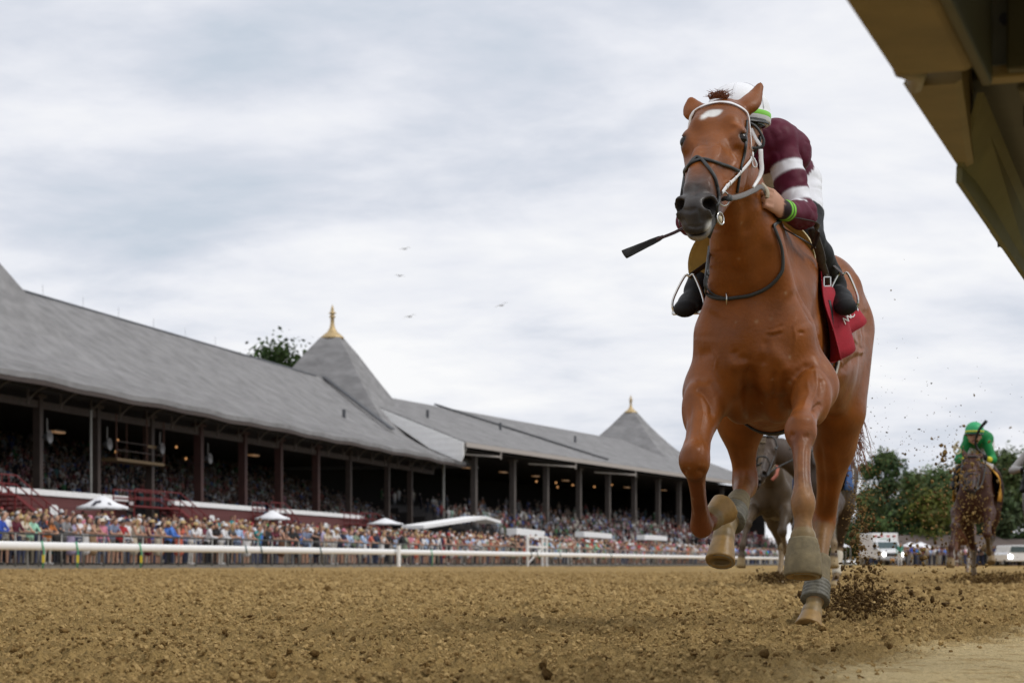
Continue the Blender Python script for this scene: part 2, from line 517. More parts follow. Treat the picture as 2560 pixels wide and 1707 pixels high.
tag(link('ground', mesh_np('ground', np.column_stack([PG, gz(PG[:, 0], PG[:, 1]) - .05]), FG, True, colg), mats=[land]), 'open ground around the race track', kind='structure')

# loose clods on the harrowed dirt: nobody could count them
ICO = None
def ico():
    t = (1 + 5 ** .5) / 2
    V = np.array([(-1, t, 0), (1, t, 0), (-1, -t, 0), (1, -t, 0), (0, -1, t), (0, 1, t), (0, -1, -t), (0, 1, -t), (t, 0, -1), (t, 0, 1), (-t, 0, -1), (-t, 0, 1)], float) / math.sqrt(1 + t * t)
    Fc = np.array([(0, 11, 5), (0, 5, 1), (0, 1, 7), (0, 7, 10), (0, 10, 11), (1, 5, 9), (5, 11, 4), (11, 10, 2), (10, 7, 6), (7, 1, 8), (3, 9, 4), (3, 4, 2), (3, 2, 6), (3, 6, 8), (3, 8, 9), (4, 9, 5), (2, 4, 11), (6, 2, 10), (8, 6, 7), (9, 8, 1)])
    return V, Fc
def lumps(name, C, S, label, m, cols, flat=.75):
    v, f = ico(); n = len(C); r = RNG.uniform(.45, 1.5, (n, 12, 1)); st = RNG.uniform(.55, 1.4, (n, 1, 3)); st[:, :, 2] *= flat
    a = RNG.uniform(0, 6.28, n); ca, sa = np.cos(a), np.sin(a)
    V = v[None] * r * st * S[:, None, None]; X = V[..., 0] * ca[:, None] - V[..., 1] * sa[:, None]; Y = V[..., 0] * sa[:, None] + V[..., 1] * ca[:, None]; V = np.stack([X, Y, V[..., 2]], -1) + C[:, None]
    Fa = (f[None] + (np.arange(n) * 12)[:, None, None]).reshape(-1, 3)
    o = link(name, mesh_np(name, V.reshape(-1, 3), Fa, False, np.repeat(cols, 12, 0)), mats=[m]); return tag(o, label, 'dirt', kind='stuff')
n = 9000
yc = 4.3 * (26 / 4.3) ** (RNG.random(n) ** .9); xc = RNG.uniform(-.30, .30, n) * yc; PC = np.stack([xc, yc], 1)
keep = (pad_side(PC) < RNG.normal(-.05, .16, n)) & (vn2(PC, .8, 15, 2) + RNG.uniform(-.3, .3, n) > .42); PC = PC[keep]
sz = np.exp(RNG.normal(math.log(.0075), .42, len(PC))); sz = np.clip(sz, .002, .017)
dk_ = RNG.random(len(PC))[:, None]; cl_c = np.array((.25, .155, .055)) * (1 - dk_) + np.array((.125, .072, .025)) * dk_
i_ = np.clip(np.searchsorted(ys, PC[:, 1]), 0, NR - 1); j_ = np.clip(((PC[:, 0] / PC[:, 1] + .36) / .72 * (NC - 1)).astype(int), 0, NC - 1)
lumps('dirt_clods', np.column_stack([PC, z.reshape(NR, NC)[i_, j_] + sz * .35]), sz, 'loose brown clods lying on the harrowed track', dirt, cl_c)

# crumbs of the harrowed surface: far too many to count, scattered by geometry nodes
def crumbs(name, P, sc, label):
    me = bpy.data.meshes.new(name); me.vertices.add(len(P)); me.vertices.foreach_set('co', np.asarray(P, np.float32).ravel())
    at_ = me.attributes.new('sc', 'FLOAT_VECTOR', 'POINT'); at_.data.foreach_set('vector', np.asarray(sc, np.float32).ravel())
    rt = me.attributes.new('rt', 'FLOAT_VECTOR', 'POINT'); rt.data.foreach_set('vector', RNG.uniform(0, 6.28, (len(P), 3)).astype(np.float32).ravel()); me.update()
    o = link(name, me); m = bpy.data.materials.new('crumb_dirt'); m.use_nodes = True; t = m.node_tree; pr = t.nodes['Principled BSDF']; pr.inputs['Roughness'].default_value = .95; pr.inputs['Specular IOR Level'].default_value = .1
    oi = t.nodes.new('ShaderNodeObjectInfo'); rp = t.nodes.new('ShaderNodeValToRGB'); rp.color_ramp.elements[0].color = (.20, .130, .052, 1); rp.color_ramp.elements[1].color = (.395, .278, .124, 1); e = rp.color_ramp.elements.new(.30); e.color = (.345, .237, .099, 1)
    t.links.new(oi.outputs['Random'], rp.inputs[0]); t.links.new(rp.outputs[0], pr.inputs['Base Color']); me.materials.append(m)
    g = bpy.data.node_groups.new('scatter_crumbs', 'GeometryNodeTree'); g.interface.new_socket('Geometry', in_out='INPUT', socket_type='NodeSocketGeometry'); g.interface.new_socket('Geometry', in_out='OUTPUT', socket_type='NodeSocketGeometry')
    N = lambda k: g.nodes.new(k); gi, go = N('NodeGroupInput'), N('NodeGroupOutput'); L = g.links.new; g2i = N('GeometryNodeGeometryToInstance')
    for sd in range(4):
        ic = N('GeometryNodeMeshIcoSphere'); ic.inputs['Radius'].default_value = 1; ic.inputs['Subdivisions'].default_value = 2; sp = N('GeometryNodeSetPosition'); ns_ = N('ShaderNodeTexNoise'); ns_.noise_dimensions = '4D'; ns_.inputs['Scale'].default_value = 1.3; ns_.inputs['W'].default_value = sd * 7.3; ns_.inputs['Detail'].default_value = 3
        sb = N('ShaderNodeVectorMath'); sb.operation = 'SUBTRACT'; sb.inputs[1].default_value = (.5, .5, .5); ml = N('ShaderNodeVectorMath'); ml.operation = 'SCALE'; ml.inputs['Scale'].default_value = 3.0
        L(ns_.outputs['Color'], sb.inputs[0]); L(sb.outputs[0], ml.inputs[0]); L(ic.outputs['Mesh'], sp.inputs['Geometry']); L(ml.outputs[0], sp.inputs['Offset']); sm = N('GeometryNodeSetMaterial'); sm.inputs['Material'].default_value = m; L(sp.outputs[0], sm.inputs['Geometry']); L(sm.outputs[0], g2i.inputs[0])
    ip = N('GeometryNodeInstanceOnPoints'); ip.inputs['Pick Instance'].default_value = True; L(gi.outputs[0], ip.inputs['Points']); L(g2i.outputs[0], ip.inputs['Instance'])
    for nm, so in (('sc', 'Scale'), ('rt', 'Rotation')):
        na = N('GeometryNodeInputNamedAttribute'); na.data_type = 'FLOAT_VECTOR'; na.inputs['Name'].default_value = nm; L(na.outputs['Attribute'], ip.inputs[so])
    L(ip.outputs[0], go.inputs[0]); md = o.modifiers.new('scatter', 'NODES'); md.node_group = g
    return tag(o, label, 'dirt', kind='stuff')
n = 330000
yc = 4.1 * (60 / 4.1) ** (RNG.random(n) ** 1.25); xc = RNG.uniform(-.31, .31, n) * yc; PC = np.stack([xc, yc], 1)
keep = (pad_side(PC) < RNG.normal(-.10, .12, n)) & (vn2(PC, 3.5, 16, 3) + RNG.uniform(-.45, .45, n) > .40); PC = PC[keep]
sz = np.clip(np.exp(RNG.normal(math.log(.0032), .50, len(PC))), .0014, .011) * np.clip(yc[keep] / 7, .8, 3.2)
i_ = np.clip(np.searchsorted(ys, PC[:, 1]), 0, NR - 1); j_ = np.clip(((PC[:, 0] / PC[:, 1] + .36) / .72 * (NC - 1)).round().astype(int), 0, NC - 1)
crumbs('dirt_crumbs', np.column_stack([PC, z.reshape(NR, NC)[i_, j_] + sz * .3]), np.stack([sz * RNG.uniform(.7, 1.4, len(sz)), sz * RNG.uniform(.7, 1.4, len(sz)), sz * RNG.uniform(.6, 1.1, len(sz))], 1), 'fine crumbs of loose dirt covering the harrowed track')

# ------------------------------------------------------------------ inner rail hood (seen from below, top right)
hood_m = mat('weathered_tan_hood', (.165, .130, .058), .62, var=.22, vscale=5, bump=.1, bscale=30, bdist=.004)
hood_d = mat('dark_olive_hood', (.048, .047, .024), .6, var=.2, vscale=6)  # dark olive plates, flanges and posts of the hood
hood_k = mat('hood_black_mesh', (.008, .008, .009), .8)
RA = np.array([.47, 2.95]); RD = np.array([.87, 2.55]); RD /= np.linalg.norm(RD); RN = np.array([RD[1], -RD[0]])   # away from the track
def rl(s, n, z): p = RA + RD * s + RN * n; return np.array([p[0], p[1], z])
RB = np.array([[*RD, 0], [*RN, 0], [0, 0, 1.0]])
hood = empty('inner_rail', tuple(rl(2.2, .3, 0)), 'tan inside running rail with an overhanging hood right beside the camera', 'rail')
ztop = 1.085
def hpart(name, m, c0, dims, bev=.006):
    mb = MB(); mb.box(c0, dims, RB); return child_at(mb.build(name, m, None, tuple(c0), bevel=bev), hood)
for s0, s1, dz, w0, w1 in ((-2.6, .49, 0, .115, .115), (.585, 1.33, .002, .085, .022)):
    mb = MB(); V = []
    for s_, w_ in ((s0, w0), (s1, w1)):
        sec = [(.0, .0), (.004, -.006), (w_, -.006), (w_ + .012, .0), (w_ + .012, .10), (w_ + .012, .168), (w_ + .012, .18), (.03, .06)]
        V += [rl(s_, n_, ztop + z_ + dz) for n_, z_ in sec]
    k = 8; mb.add(V, [(i, (i + 1) % k, k + (i + 1) % k, k + i) for i in range(k)] + [tuple(range(k))[::-1], tuple(range(k, 2 * k))])
    child_at(mb.build('hood_panel', hood_m, None, tuple(V[0]), bevel=.003), hood)
mb = MB(); mb.tube([rl(.485, .012, ztop + .004), rl(.545, .03, ztop + .008), rl(.605, .016, ztop + .004)], .016, 8); child_at(mb.build('panel_joint', mat('pale_joint', (.22, .20, .17), .5), None, tuple(rl(.545, .03, ztop)), True), hood)
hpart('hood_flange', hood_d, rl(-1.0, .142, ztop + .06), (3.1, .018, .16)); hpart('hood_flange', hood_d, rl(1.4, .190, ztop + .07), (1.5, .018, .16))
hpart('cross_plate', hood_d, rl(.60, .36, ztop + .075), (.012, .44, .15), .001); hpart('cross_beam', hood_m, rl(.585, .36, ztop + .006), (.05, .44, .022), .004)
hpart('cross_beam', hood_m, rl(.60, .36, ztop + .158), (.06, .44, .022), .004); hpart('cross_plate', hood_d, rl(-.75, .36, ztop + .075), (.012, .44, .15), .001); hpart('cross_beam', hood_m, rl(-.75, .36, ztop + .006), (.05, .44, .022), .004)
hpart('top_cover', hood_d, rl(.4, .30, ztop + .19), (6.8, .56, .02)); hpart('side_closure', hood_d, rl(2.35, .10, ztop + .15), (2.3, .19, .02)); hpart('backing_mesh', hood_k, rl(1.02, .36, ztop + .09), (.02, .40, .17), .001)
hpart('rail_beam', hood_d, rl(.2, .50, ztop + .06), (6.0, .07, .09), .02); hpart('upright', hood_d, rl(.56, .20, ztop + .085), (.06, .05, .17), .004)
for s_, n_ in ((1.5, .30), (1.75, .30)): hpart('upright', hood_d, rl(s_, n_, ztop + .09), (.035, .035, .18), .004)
mb = MB(); V = [rl(1.30, .002, ztop - .040), rl(3.4, .002, ztop - .040), rl(3.4, .02, ztop + .105), rl(1.02, .075, ztop + .075), rl(1.30, .003, ztop - .010)]
V = V + [v + np.array([*RN, 0]) * .012 for v in V]
mb.add(V, [(0, 1, 2, 3, 4), (9, 8, 7, 6, 5)] + [(i, 5 + i, 5 + (i + 1) % 5, (i + 1) % 5) for i in range(5)]); child_at(mb.build('side_skirt', mat('olive_skirt', (.125, .125, .060), .8, var=.18, vscale=5), None, tuple(V[0])), hood)
hpart('skirt_trim', hood_m, rl(2.3, .010, ztop + .110), (2.1, .03, .016), .003); hpart('skirt_trim', hood_m, rl(2.3, .07, ztop + .150), (2.1, .03, .014), .003)
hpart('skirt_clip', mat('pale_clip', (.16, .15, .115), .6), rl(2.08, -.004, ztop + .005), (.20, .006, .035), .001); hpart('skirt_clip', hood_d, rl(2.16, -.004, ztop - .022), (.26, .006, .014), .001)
mb = MB(); mb.tube([rl(2.24, -.008, ztop + .10), rl(2.26, -.012, ztop + .02), rl(2.27, -.010, ztop - .03)], .003, 5); child_at(mb.build('hanging_wire', hood_k, None, tuple(rl(2.24, 0, ztop))), hood)
for px, py in ((2422, 59), (2452, 56), (2513, 48), (2541, 43)):
    r_ = (px - 1280) / FPX; o = rl(.592, 0, 0); n_ = (r_ * o[1] - o[0]) / (RN[0] - r_ * RN[1]); c_ = rl(.590, n_, 0); c_[2] = CAMZ + (HOR - py) / FPX * c_[1]
    mb = MB(); mb.lathe([(.001, -.004), (.010, -.004), (.010, .004), (.001, .004)], c_, np.array([RB[1], RB[2], RB[0]]), 14); child_at(mb.build('bolt_head', hood_k, None, tuple(c_)), hood)
for s_ in (-2.6, 2.9):
    mb = MB(); mb.tube([rl(s_, .74, -.05), rl(s_, .74, ztop - .1), rl(s_, .70, ztop + .02), rl(s_, .55, ztop + .08), rl(s_, .45, ztop + .08)], .045, 12); child_at(mb.build('rail_post', hood_d, None, tuple(rl(s_, .62, 0)), True), hood)

# ------------------------------------------------------------------ outer rail, gate and crowd fence
white_p = mat('white_rail_paint', (.82, .82, .81), .4, var=.04, vscale=3)
galv = mat('galvanised_steel', (.26, .255, .24), .5, .4, var=.15, vscale=6)
dark_steel = mat('dark_fence_steel', (.075, .075, .072), .55, .2)
orail = empty('outer_rail', tuple(tr(0)), 'long white outer rail running along the edge of the dirt track', 'rail')
pts = [tr(s, 0, .86 + .10 * 0) for s in (-30, 0, 60, 130, 200, 260)]
end = tr(260, 0, .86); th = math.atan2(TU[1], TU[0])
for k in range(1, 16):
    th -= .10; end = end + np.array([math.cos(th), math.sin(th), 0]) * 11; pts.append(end.copy())
mb = MB(); P = np.array(pts); n_ = 10
T = np.gradient(P, axis=0); T /= np.linalg.norm(T, axis=1)[:, None]; sdv = np.cross(T, (0, 0, 1))
for i in range(len(P)):
    for j in range(n_):
        a = 2 * math.pi * j / n_; mb.V.append(tuple(P[i] + sdv[i] * .09 * math.cos(a) + np.array([0, 0, .148 * math.sin(a)])))
for i in range(len(P) - 1):
    for j in range(n_): mb.F.append((i * n_ + j, i * n_ + (j + 1) % n_, (i + 1) * n_ + (j + 1) % n_, (i + 1) * n_ + j)); mb.M.append(0)
child_at(mb.build('rail_beam', white_p, None, tuple(P[1]), True), orail)
def copies(first, places, parent=None):
    """copies of one mesh part at other places (shared mesh)"""
    out = [first]
    for p in places:
        o = first.copy(); COL.objects.link(o); o.parent = first.parent; o.location = Vector(p) - (Vector(first.parent.location) if first.parent else Vector((0, 0, 0))); out.append(o)
    return out
mb = MB(); p0 = tr(-6, .12, .35); mb.box(p0, (.05, .05, .9)); f0 = child_at(mb.build('rail_post', galv, None, tuple(p0)), orail)
copies(f0, [tr(s, .12, .35) for s in np.arange(2, 262, 8.0)])
# the stout white post in front of the rail
wp_ = empty('distance_post', tuple(tr(39.6, -.25, 0)), 'stout white post standing in front of the white outer rail', 'post')
mb = MB(); mb.box(tr(39.6, -.25, .56), (.30, .12, 1.22), [[*TU, 0], [*TL, 0], [0, 0, 1]]); child_at(mb.build('post', white_p, None, tuple(tr(39.6, -.25, .56)), bevel=.02), wp_)
mb = MB(); mb.box(tr(39.6, -.25, 1.185), (.33, .15, .03), [[*TU, 0], [*TL, 0], [0, 0, 1]]); child_at(mb.build('post_cap', white_p, None, tuple(tr(39.6, -.25, 1.185)), bevel=.008), wp_)
# gap gate
gt = empty('track_gate', tuple(tr(70, .3, 0)), 'tall white pipe gate standing behind the white rail', 'gate')
for ds, hgt, w_ in ((0, 2.05, .26), (3.8, 2.05, .24), (4.9, 2.05, .22)):
    mb = MB(); mb.box(tr(67.5 + ds, .45, hgt / 2), (w_, .14, hgt), [[*TU, 0], [*TL, 0], [0, 0, 1]]); child_at(mb.build('gate_post', white_p, None, tuple(tr(67.5 + ds, .45, hgt / 2)), bevel=.02), gt)
for zz in (2.0, 1.35):
    mb = MB(); mb.bar(tr(67.6, .47, zz), tr(72.4, .47, zz), .09, .11); child_at(mb.build('gate_bar', white_p, None, tuple(tr(70, .47, zz))), gt)
mb = MB(); mb.bar(tr(67.6, .47, .25), tr(71.2, .47, 1.25), .06, .08); child_at(mb.build('gate_brace', white_p, None, tuple(tr(70, .47, .8))), gt)
# ties knotted on the rail
tie_g = mat('green_tie', (.08, .38, .20), .6); tie_y = mat('yellow_tie', (.75, .60, .04), .6); tie_k = mat('dark_tie', (.05, .12, .13), .6)
for k, (px, two) in enumerate(((100, 1), (186, 1), (345, 1), (610, 0), (648, 0), (797, 0), (1075, 2), (1325, 0), (1340, 0), (1397, 0), (1525, 0))):
    r_ = (px - 1280) / FPX; s_ = (RP[0] - r_ * RP[1]) / (r_ * TU[1] - TU[0])
    mb = MB(); p = tr(s_, -.10, .86)
    mb.tube([p + np.array([-.03, 0, .17]), p + np.array([.01, -.01, 0]), p + np.array([.04, -.012, -.17])] + ([p + np.array([.03, -.01, -.45]), p + np.array([.0, 0, -.74])] if two else []), .03, 6)
    o = child_at(mb.build('rail_tie', tie_g if two else tie_k, None, tuple(p), True), orail)
    if two == 1:
        mb = MB(); mb.box(p + np.array([.03, -.03, -.42]), (.09, .03, .26)); child_at(mb.build('tie_tag', tie_y, None, tuple(p)), orail)

fence = empty('crowd_fence', tuple(tr(0, 1.0, 0)), 'grey steel pipe fence the spectators lean on behind the white rail', 'fence')
FQ = 1.3
for zz, r_, nm in ((1.30, .036, 'top_rail'),):
    mb = MB(); mb.tube([tr(s, FQ, zz) for s in (-12, 40, 90, 140, 200)], r_, 8); child_at(mb.build(nm, dark_steel, None, tuple(tr(0, FQ, zz)), True), fence)
mb = MB(); p0 = tr(-8.25, FQ - .01, .70); mb.tube([p0 - np.array([0, 0, .62]), p0 + np.array([0, 0, .62])], .036, 8)
f0 = child_at(mb.build('fence_post', galv, None, tuple(p0), True), fence)
copies(f0, [tr(s, FQ - .01, .70) for s in np.arange(-6.6, 140, 1.65)])

# apron the crowd stands on
apron_m = mat('apron_asphalt', (.165, .145, .115), .9, var=.2, vscale=1.5)
def apz(q): return .24 + 1.25 * np.clip((q - 2.4) / 16, 0, 1)
mb = MB(); qs = [.30, 2.4, 9, 13, 18.4, 20, 40]; S_ = [-60, 0, 60, 130, 200, 300]
V = [tr(s, q_, float(apz(q_)) if q_ > 1 else .11) for s in S_ for q_ in qs]; k = len(qs)
mb.add(V, [(i * k + j, (i + 1) * k + j, (i + 1) * k + j + 1, i * k + j + 1) for i in range(len(S_) - 1) for j in range(k - 1)])
tag(mb.build('apron', apron_m, None, None), 'grey paved apron rising from the fence to the grandstand', kind='structure')

# ------------------------------------------------------------------ grandstands
roof_m = mat('grey_slate_roof', (.215, .212, .215), .85, var=.26, vscale=.6, bump=.5, bscale=9, bdist=.05, detail=9, stretch=(1, 1, 2.2))
roof_dk = mat('valley_flashing', (.10, .105, .115), .6, .3)
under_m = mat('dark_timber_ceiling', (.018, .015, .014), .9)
beam_m = mat('brown_iron_column', (.050, .034, .028), .7, var=.2, vscale=2)
beam_r = mat('maroon_iron_column', (.055, .020, .016), .7, var=.2, vscale=2)
beam_g = mat('taupe_iron_column', (.105, .088, .078), .7, var=.15, vscale=2)
maroon = mat('maroon_clapboard', (.115, .028, .026), .7, var=.10, vscale=3)
white_w = mat('white_clapboard', (.86, .86, .86), .6, var=.05, vscale=2)
red_paint = mat('red_iron_paint', (.17, .011, .012), .6)
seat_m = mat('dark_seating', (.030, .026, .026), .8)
gold = mat('gilded_metal', (.50, .37, .19), .5, .4, var=.2, vscale=4)
gut_m = mat('pale_gutter', (.40, .36, .33), .6)
lamp_m = mat('warm_lamp_glow', (.8, .6, .4), .5, emit=(1.0, .50, .22), estr=.13)
lampw_m = mat('warm_bulb_glow', (.8, .6, .4), .5, emit=(1.0, .48, .18), estr=.55)

class Stand:
    def __init__(s, base, dirn, name, label):
        s.E = np.array(base, float); s.u = np.array(dirn, float) / np.linalg.norm(dirn); s.n = np.array([-s.u[1], s.u[0]])
        s.root = empty(name, (*s.p(40, 8)[:2], 0), label, 'grandstand')
        s.ax = np.array([[*s.u, 0], [*s.n, 0], [0, 0, 1.0]])
    def p(s, a, b, z=0.0):
        q_ = s.E + s.u * a + s.n * b; return np.array([q_[0], q_[1], z])
    def sray(s, px, b=0.0):
        """how far along the stand the sight line at photo column px meets the line b behind the eave"""
        r = (px - 1280) / FPX; o = s.E + s.n * b
        return float((o[0] - r * o[1]) / (r * s.u[1] - s.u[0]))
    def strip(s, name, m, prof, a0, a1, na=40, wob=0.0, thick=.25, smooth=False, course=0):
        A = np.linspace(a0, a1, na); V = []; k = len(prof)
        if course:
            Q = []
            for (b0, z0), (b1, z1) in zip(prof[:-1], prof[1:]):
                m_ = max(1, int(round((b1 - b0) / course)))
                for i in range(m_): t0 = i / m_; Q += [(b0 + (b1 - b0) * t0, z0 + (z1 - z0) * t0 + .035), (b0 + (b1 - b0) * (i + .97) / m_, z0 + (z1 - z0) * (i + .97) / m_)]
            prof = Q + [prof[-1]]; k = len(prof)
        for a in A:
            w = wob * (math.sin(a * .8) * .5 + math.sin(a * .33 + 1) * .5)
            for i, (b, z_) in enumerate(prof): V.append(s.p(a, b, z_ + w * (1 if i == 0 else .3)))
        for a in A:
            w = wob * (math.sin(a * .8) * .5 + math.sin(a * .33 + 1) * .5)
            for i, (b, z_) in enumerate(prof): V.append(s.p(a, b, z_ - thick + w * (1 if i == 0 else .3)))
        N = na * k; F_ = []
        for i in range(na - 1):
            for j in range(k - 1):
                F_.append((i * k + j, (i + 1) * k + j, (i + 1) * k + j + 1, i * k + j + 1)); F_.append((N + i * k + j, N + i * k + j + 1, N + (i + 1) * k + j + 1, N + (i + 1) * k + j))
            F_.append((i * k, N + i * k, N + (i + 1) * k, (i + 1) * k)); j = k - 1
            F_.append((i * k + j, (i + 1) * k + j, N + (i + 1) * k + j, N + i * k + j))
        for i in (0, na - 1): F_.append(tuple(i * k + j for j in range(k)) + tuple(N + i * k + j for j in range(k))[::-1])
        mb = MB(); mb.add(V, F_); 
        return child_at(mb.build(name, m, None, tuple(s.p((a0 + a1) / 2, 0, prof[0][1])), smooth), s.root)
    def part(s, mb, name, m, at_): return child_at(mb.build(name, m, None, tuple(at_)), s.root)
    def box(s, name, m, a, b, z_, d): 
        mb = MB(); c_ = s.p(a, b, z_); mb.box(c_, d, s.ax); return s.part(mb, name, m, c_)
    def tower(s, a, b, prof, sa, sb, m):
        """prof: (height, half width); square pyramid roof with a gilded finial"""
        mb = MB(); V = []
        for h_, r_ in prof:
            for x, y in ((-1, -1), (1, -1), (1, 1), (-1, 1)): V.append(s.p(a + x * r_ * sa, b + y * r_ * sb, h_))
        k = len(prof); mb.add(V, [(i * 4 + j, i * 4 + (j + 1) % 4, (i + 1) * 4 + (j + 1) % 4, (i + 1) * 4 + j) for i in range(k - 1) for j in range(4)] + [(3, 2, 1, 0), tuple((k - 1) * 4 + j for j in range(4))])
        o = s.part(mb, 'tower_roof', m, s.p(a, b, prof[0][0]))
        return o
    def finial(s, a, b, z0, r0, hgt, par):
        mb = MB(); c_ = s.p(a, b, z0)
        pr = [(1.0, 0), (1.0, .045), (.80, .10), (.45, .20), (.24, .32), (.17, .44), (.16, .60), (.26, .63), (.26, .66), (.16, .69), (.16, .72), (.34, .745), (.30, .765), (.14, .79), (.15, .84), (.08, .93), (.02, 1.0)]
        mb.lathe([(r_ * r0, h_ * hgt) for r_, h_ in pr], c_, s.ax, 12)
        o = mb.build('finial', gold, None, tuple(c_), True); o.parent = par; o.location = Vector(c_) - Vector(par.location) - Vector(s.root.location)

# first (near) stand ------------------------------------------------
S1 = Stand((-25.8, 105), (.2113, .9774), 'grandstand', 'long grey-roofed grandstand with a gold-tipped tower behind the crowd on the left')
prof1 = [(-1.5, 9.85), (1.2, 10.95), (4, 12.45), (8, 15.1), (12, 17.9)]
S1.strip('roof', roof_m, prof1, -45, 94.5, 90, .07, .30, False, .34)
S1.strip('roof', roof_m, [(12.05, 17.9), (16, 15.1), (24, 10.4)], -45, 94.5, 30, 0, .3)
S1.strip('eave_fascia', beam_m, [(-1.52, 9.56), (-1.40, 9.56)], -45, 94.5, 90, .07, .22)
S1.strip('ridge_cap', roof_dk, [(11.85, 17.93), (12.0, 18.02), (12.15, 17.93)], -45, 90, 4, 0, .1)
for a_ in (13.4, 95.5):
    to_ = S1.tower(a_, 12, [(9.9, 11.9), (11.0, 10.6), (12.2, 8.6), (13.6, 7.0), (16, 5.05), (18.5, 3.35), (20.5, 2.05), (22.0, .95)], 1.0, 1.0, roof_m)
    S1.finial(a_, 12, 21.95, 1.15, 3.3, to_)
    mb = MB(); 
    for sg in (-1,):
        mb.bar(S1.p(a_ + sg * 9.3, -.2 + 3.6, 12.55), S1.p(a_ + sg * 4.0, 11.6, 17.95), .45, .12)
    S1.part(mb, 'valley_flashing', roof_dk, S1.p(a_ - 6, 8, 15))
for px in (107, 208, 296, 384, 463, 538):
    a_ = S1.sray(px, 12); mb = MB(); c_ = S1.p(a_, 12, 18.4); mb.tube([c_ - np.array([0, 0, .5]), c_ + np.array([0, 0, .30])], .011, 5); S1.part(mb, 'lightning_rod', roof_dk, c_)
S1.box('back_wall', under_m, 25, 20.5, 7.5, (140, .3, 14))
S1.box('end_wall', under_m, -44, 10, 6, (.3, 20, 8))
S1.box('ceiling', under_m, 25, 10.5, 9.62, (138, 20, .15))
# columns: one mesh, copied
def column(st, a, b, z0, z1, w, m):
    mb = MB(); c_ = st.p(a, b, (z0 + z1) / 2); mb.box(c_, (w, w, z1 - z0), st.ax); mb.box(st.p(a, b, z1 - .15), (w * 2.6, w * 1.3, .16), st.ax); mb.box(st.p(a, b, z0 + .2), (w * 1.4, w * 1.4, .4), st.ax)
    return st.part(mb, 'column', m, c_)
cols1 = [S1.sray(px, 1.6) for px in (-60, 95, 240, 375, 497, 607, 697, 790)]; zc = (1.2 + 9.5) / 2
f0 = column(S1, cols1[0], 1.6, 1.2, 9.5, .42, beam_m); copies(f0, [S1.p(a, 1.6, zc) for a in cols1[1:4]] + [S1.p(c - 8.4, 1.6, zc) for c in (cols1[0], cols1[0] - 8.4)])
f0 = column(S1, cols1[4], 1.6, 1.2, 9.5, .50, beam_r); copies(f0, [S1.p(a, 1.6, zc) for a in cols1[5:]])
cg = [S1.sray(px, 1.6) for px in (872, 968, 1025, 1080)]
f0 = column(S1, cg[0], 1.6, 1.2, 9.5, .42, beam_m); copies(f0, [S1.p(a, 1.6, zc) for a in cg[1:3]])
mb = MB(); c_ = S1.p(cg[3], .5, 5.2); mb.tube([c_ - np.array([0, 0, 4.2]), c_ + np.array([0, 0, 4.6])], .14, 8); S1.part(mb, 'downpipe', galv, c_)
mb = MB(); c_ = S1.p(S1.sray(227, .6), .6, 6.4); mb.tube([c_ - np.array([0, 0, 2.5]), c_ + np.array([0, 0, 2.5])], .075, 8); S1.part(mb, 'downpipe', galv, c_)
# brackets under the eave
mb = MB(); a0 = -4.0
c_ = S1.p(a0, .5, 9.2); mb.box(S1.p(a0, .9, 9.25), (.10, .10, 1.1), S1.ax); mb.tube(spline([S1.p(a0, .9, 8.9), S1.p(a0 + .28, .7, 9.25), S1.p(a0 + .62, .5, 9.55), S1.p(a0 + .95, .3, 9.68)], 8), .06, 6)
f0 = S1.part(mb, 'eave_bracket', beam_g, c_)
copies(f0, [S1.p(a, .5, 9.2) for a in np.arange(-36, 93, 4.1) if abs(a - a0) > .5])
S1.box('eave_beam', beam_m, 25, 1.6, 8.9, (138, .25, .4))
# maroon parapet with white cap, broken by stairs
segs = [(-45, S1.sray(312, 0)), (S1.sray(430, 0), S1.sray(655, 0)), (S1.sray(680, 0), S1.sray(905, 0))]
for a0, a1 in segs:
    mb = MB(); nb = 9
    for i in range(nb):
        mb.box(S1.p((a0 + a1) / 2, .05 - .012 * (i % 2), 1.0 + (i + .5) * .325), (a1 - a0, .3, .318), S1.ax)
    S1.part(mb, 'parapet_wall', maroon, S1.p((a0 + a1) / 2, .05, 2.5))
    S1.box('parapet_cap', white_w, (a0 + a1) / 2, .02, 4.02, (a1 - a0 + .1, .45, .30))
for a0, a1 in ((S1.sray(905, 0), 96),):
    S1.box('parapet_wall', seat_m, (a0 + a1) / 2, .6, 1.9, (a1 - a0, .3, 1.8))
def plaque(px, b, zc_, w, hgt, lab=None):
    a_ = S1.sray(px, b); mb = MB(); c_ = S1.p(a_, b, zc_); k = .22
    pts = [(-.5 + k, -.5), (.5 - k, -.5), (.5, -.5 + k), (.5, .5 - k), (.5 - k, .5), (-.5 + k, .5), (-.5, .5 - k), (-.5, -.5 + k)]
    V = [c_ + S1.ax[0] * x * w + S1.ax[2] * y * hgt + S1.ax[1] * d_ for d_ in (0, -.04) for x, y in pts]
    mb.add(V, [tuple(range(8))[::-1], tuple(range(8, 16))] + [(i, (i + 1) % 8, 8 + (i + 1) % 8, 8 + i) for i in range(8)])
    o = mb.build('wall_plaque', white_w, None, tuple(c_)); tag(o, lab, 'sign', 'white plaques on the maroon wall')
    ln = MB()
    for yy, ww in ((.22, .5), (.08, .62), (-.08, .62), (-.22, .45)):
        ln.box(c_ + S1.ax[2] * yy * hgt - S1.ax[1] * .045, (ww * w, .008, .03 * hgt / .5), S1.ax)
    child_at(ln.build('faint_lines', mat('plaque_grey', (.55, .55, .56), .7), None, tuple(c_)), o)
plaque(134, -.18, 3.12, .98, .55, 'white eight-sided plaque left of the first parasol'); plaque(529, -.18, 3.10, .92, .58, 'white eight-sided plaque on the wall between the two left parasols')
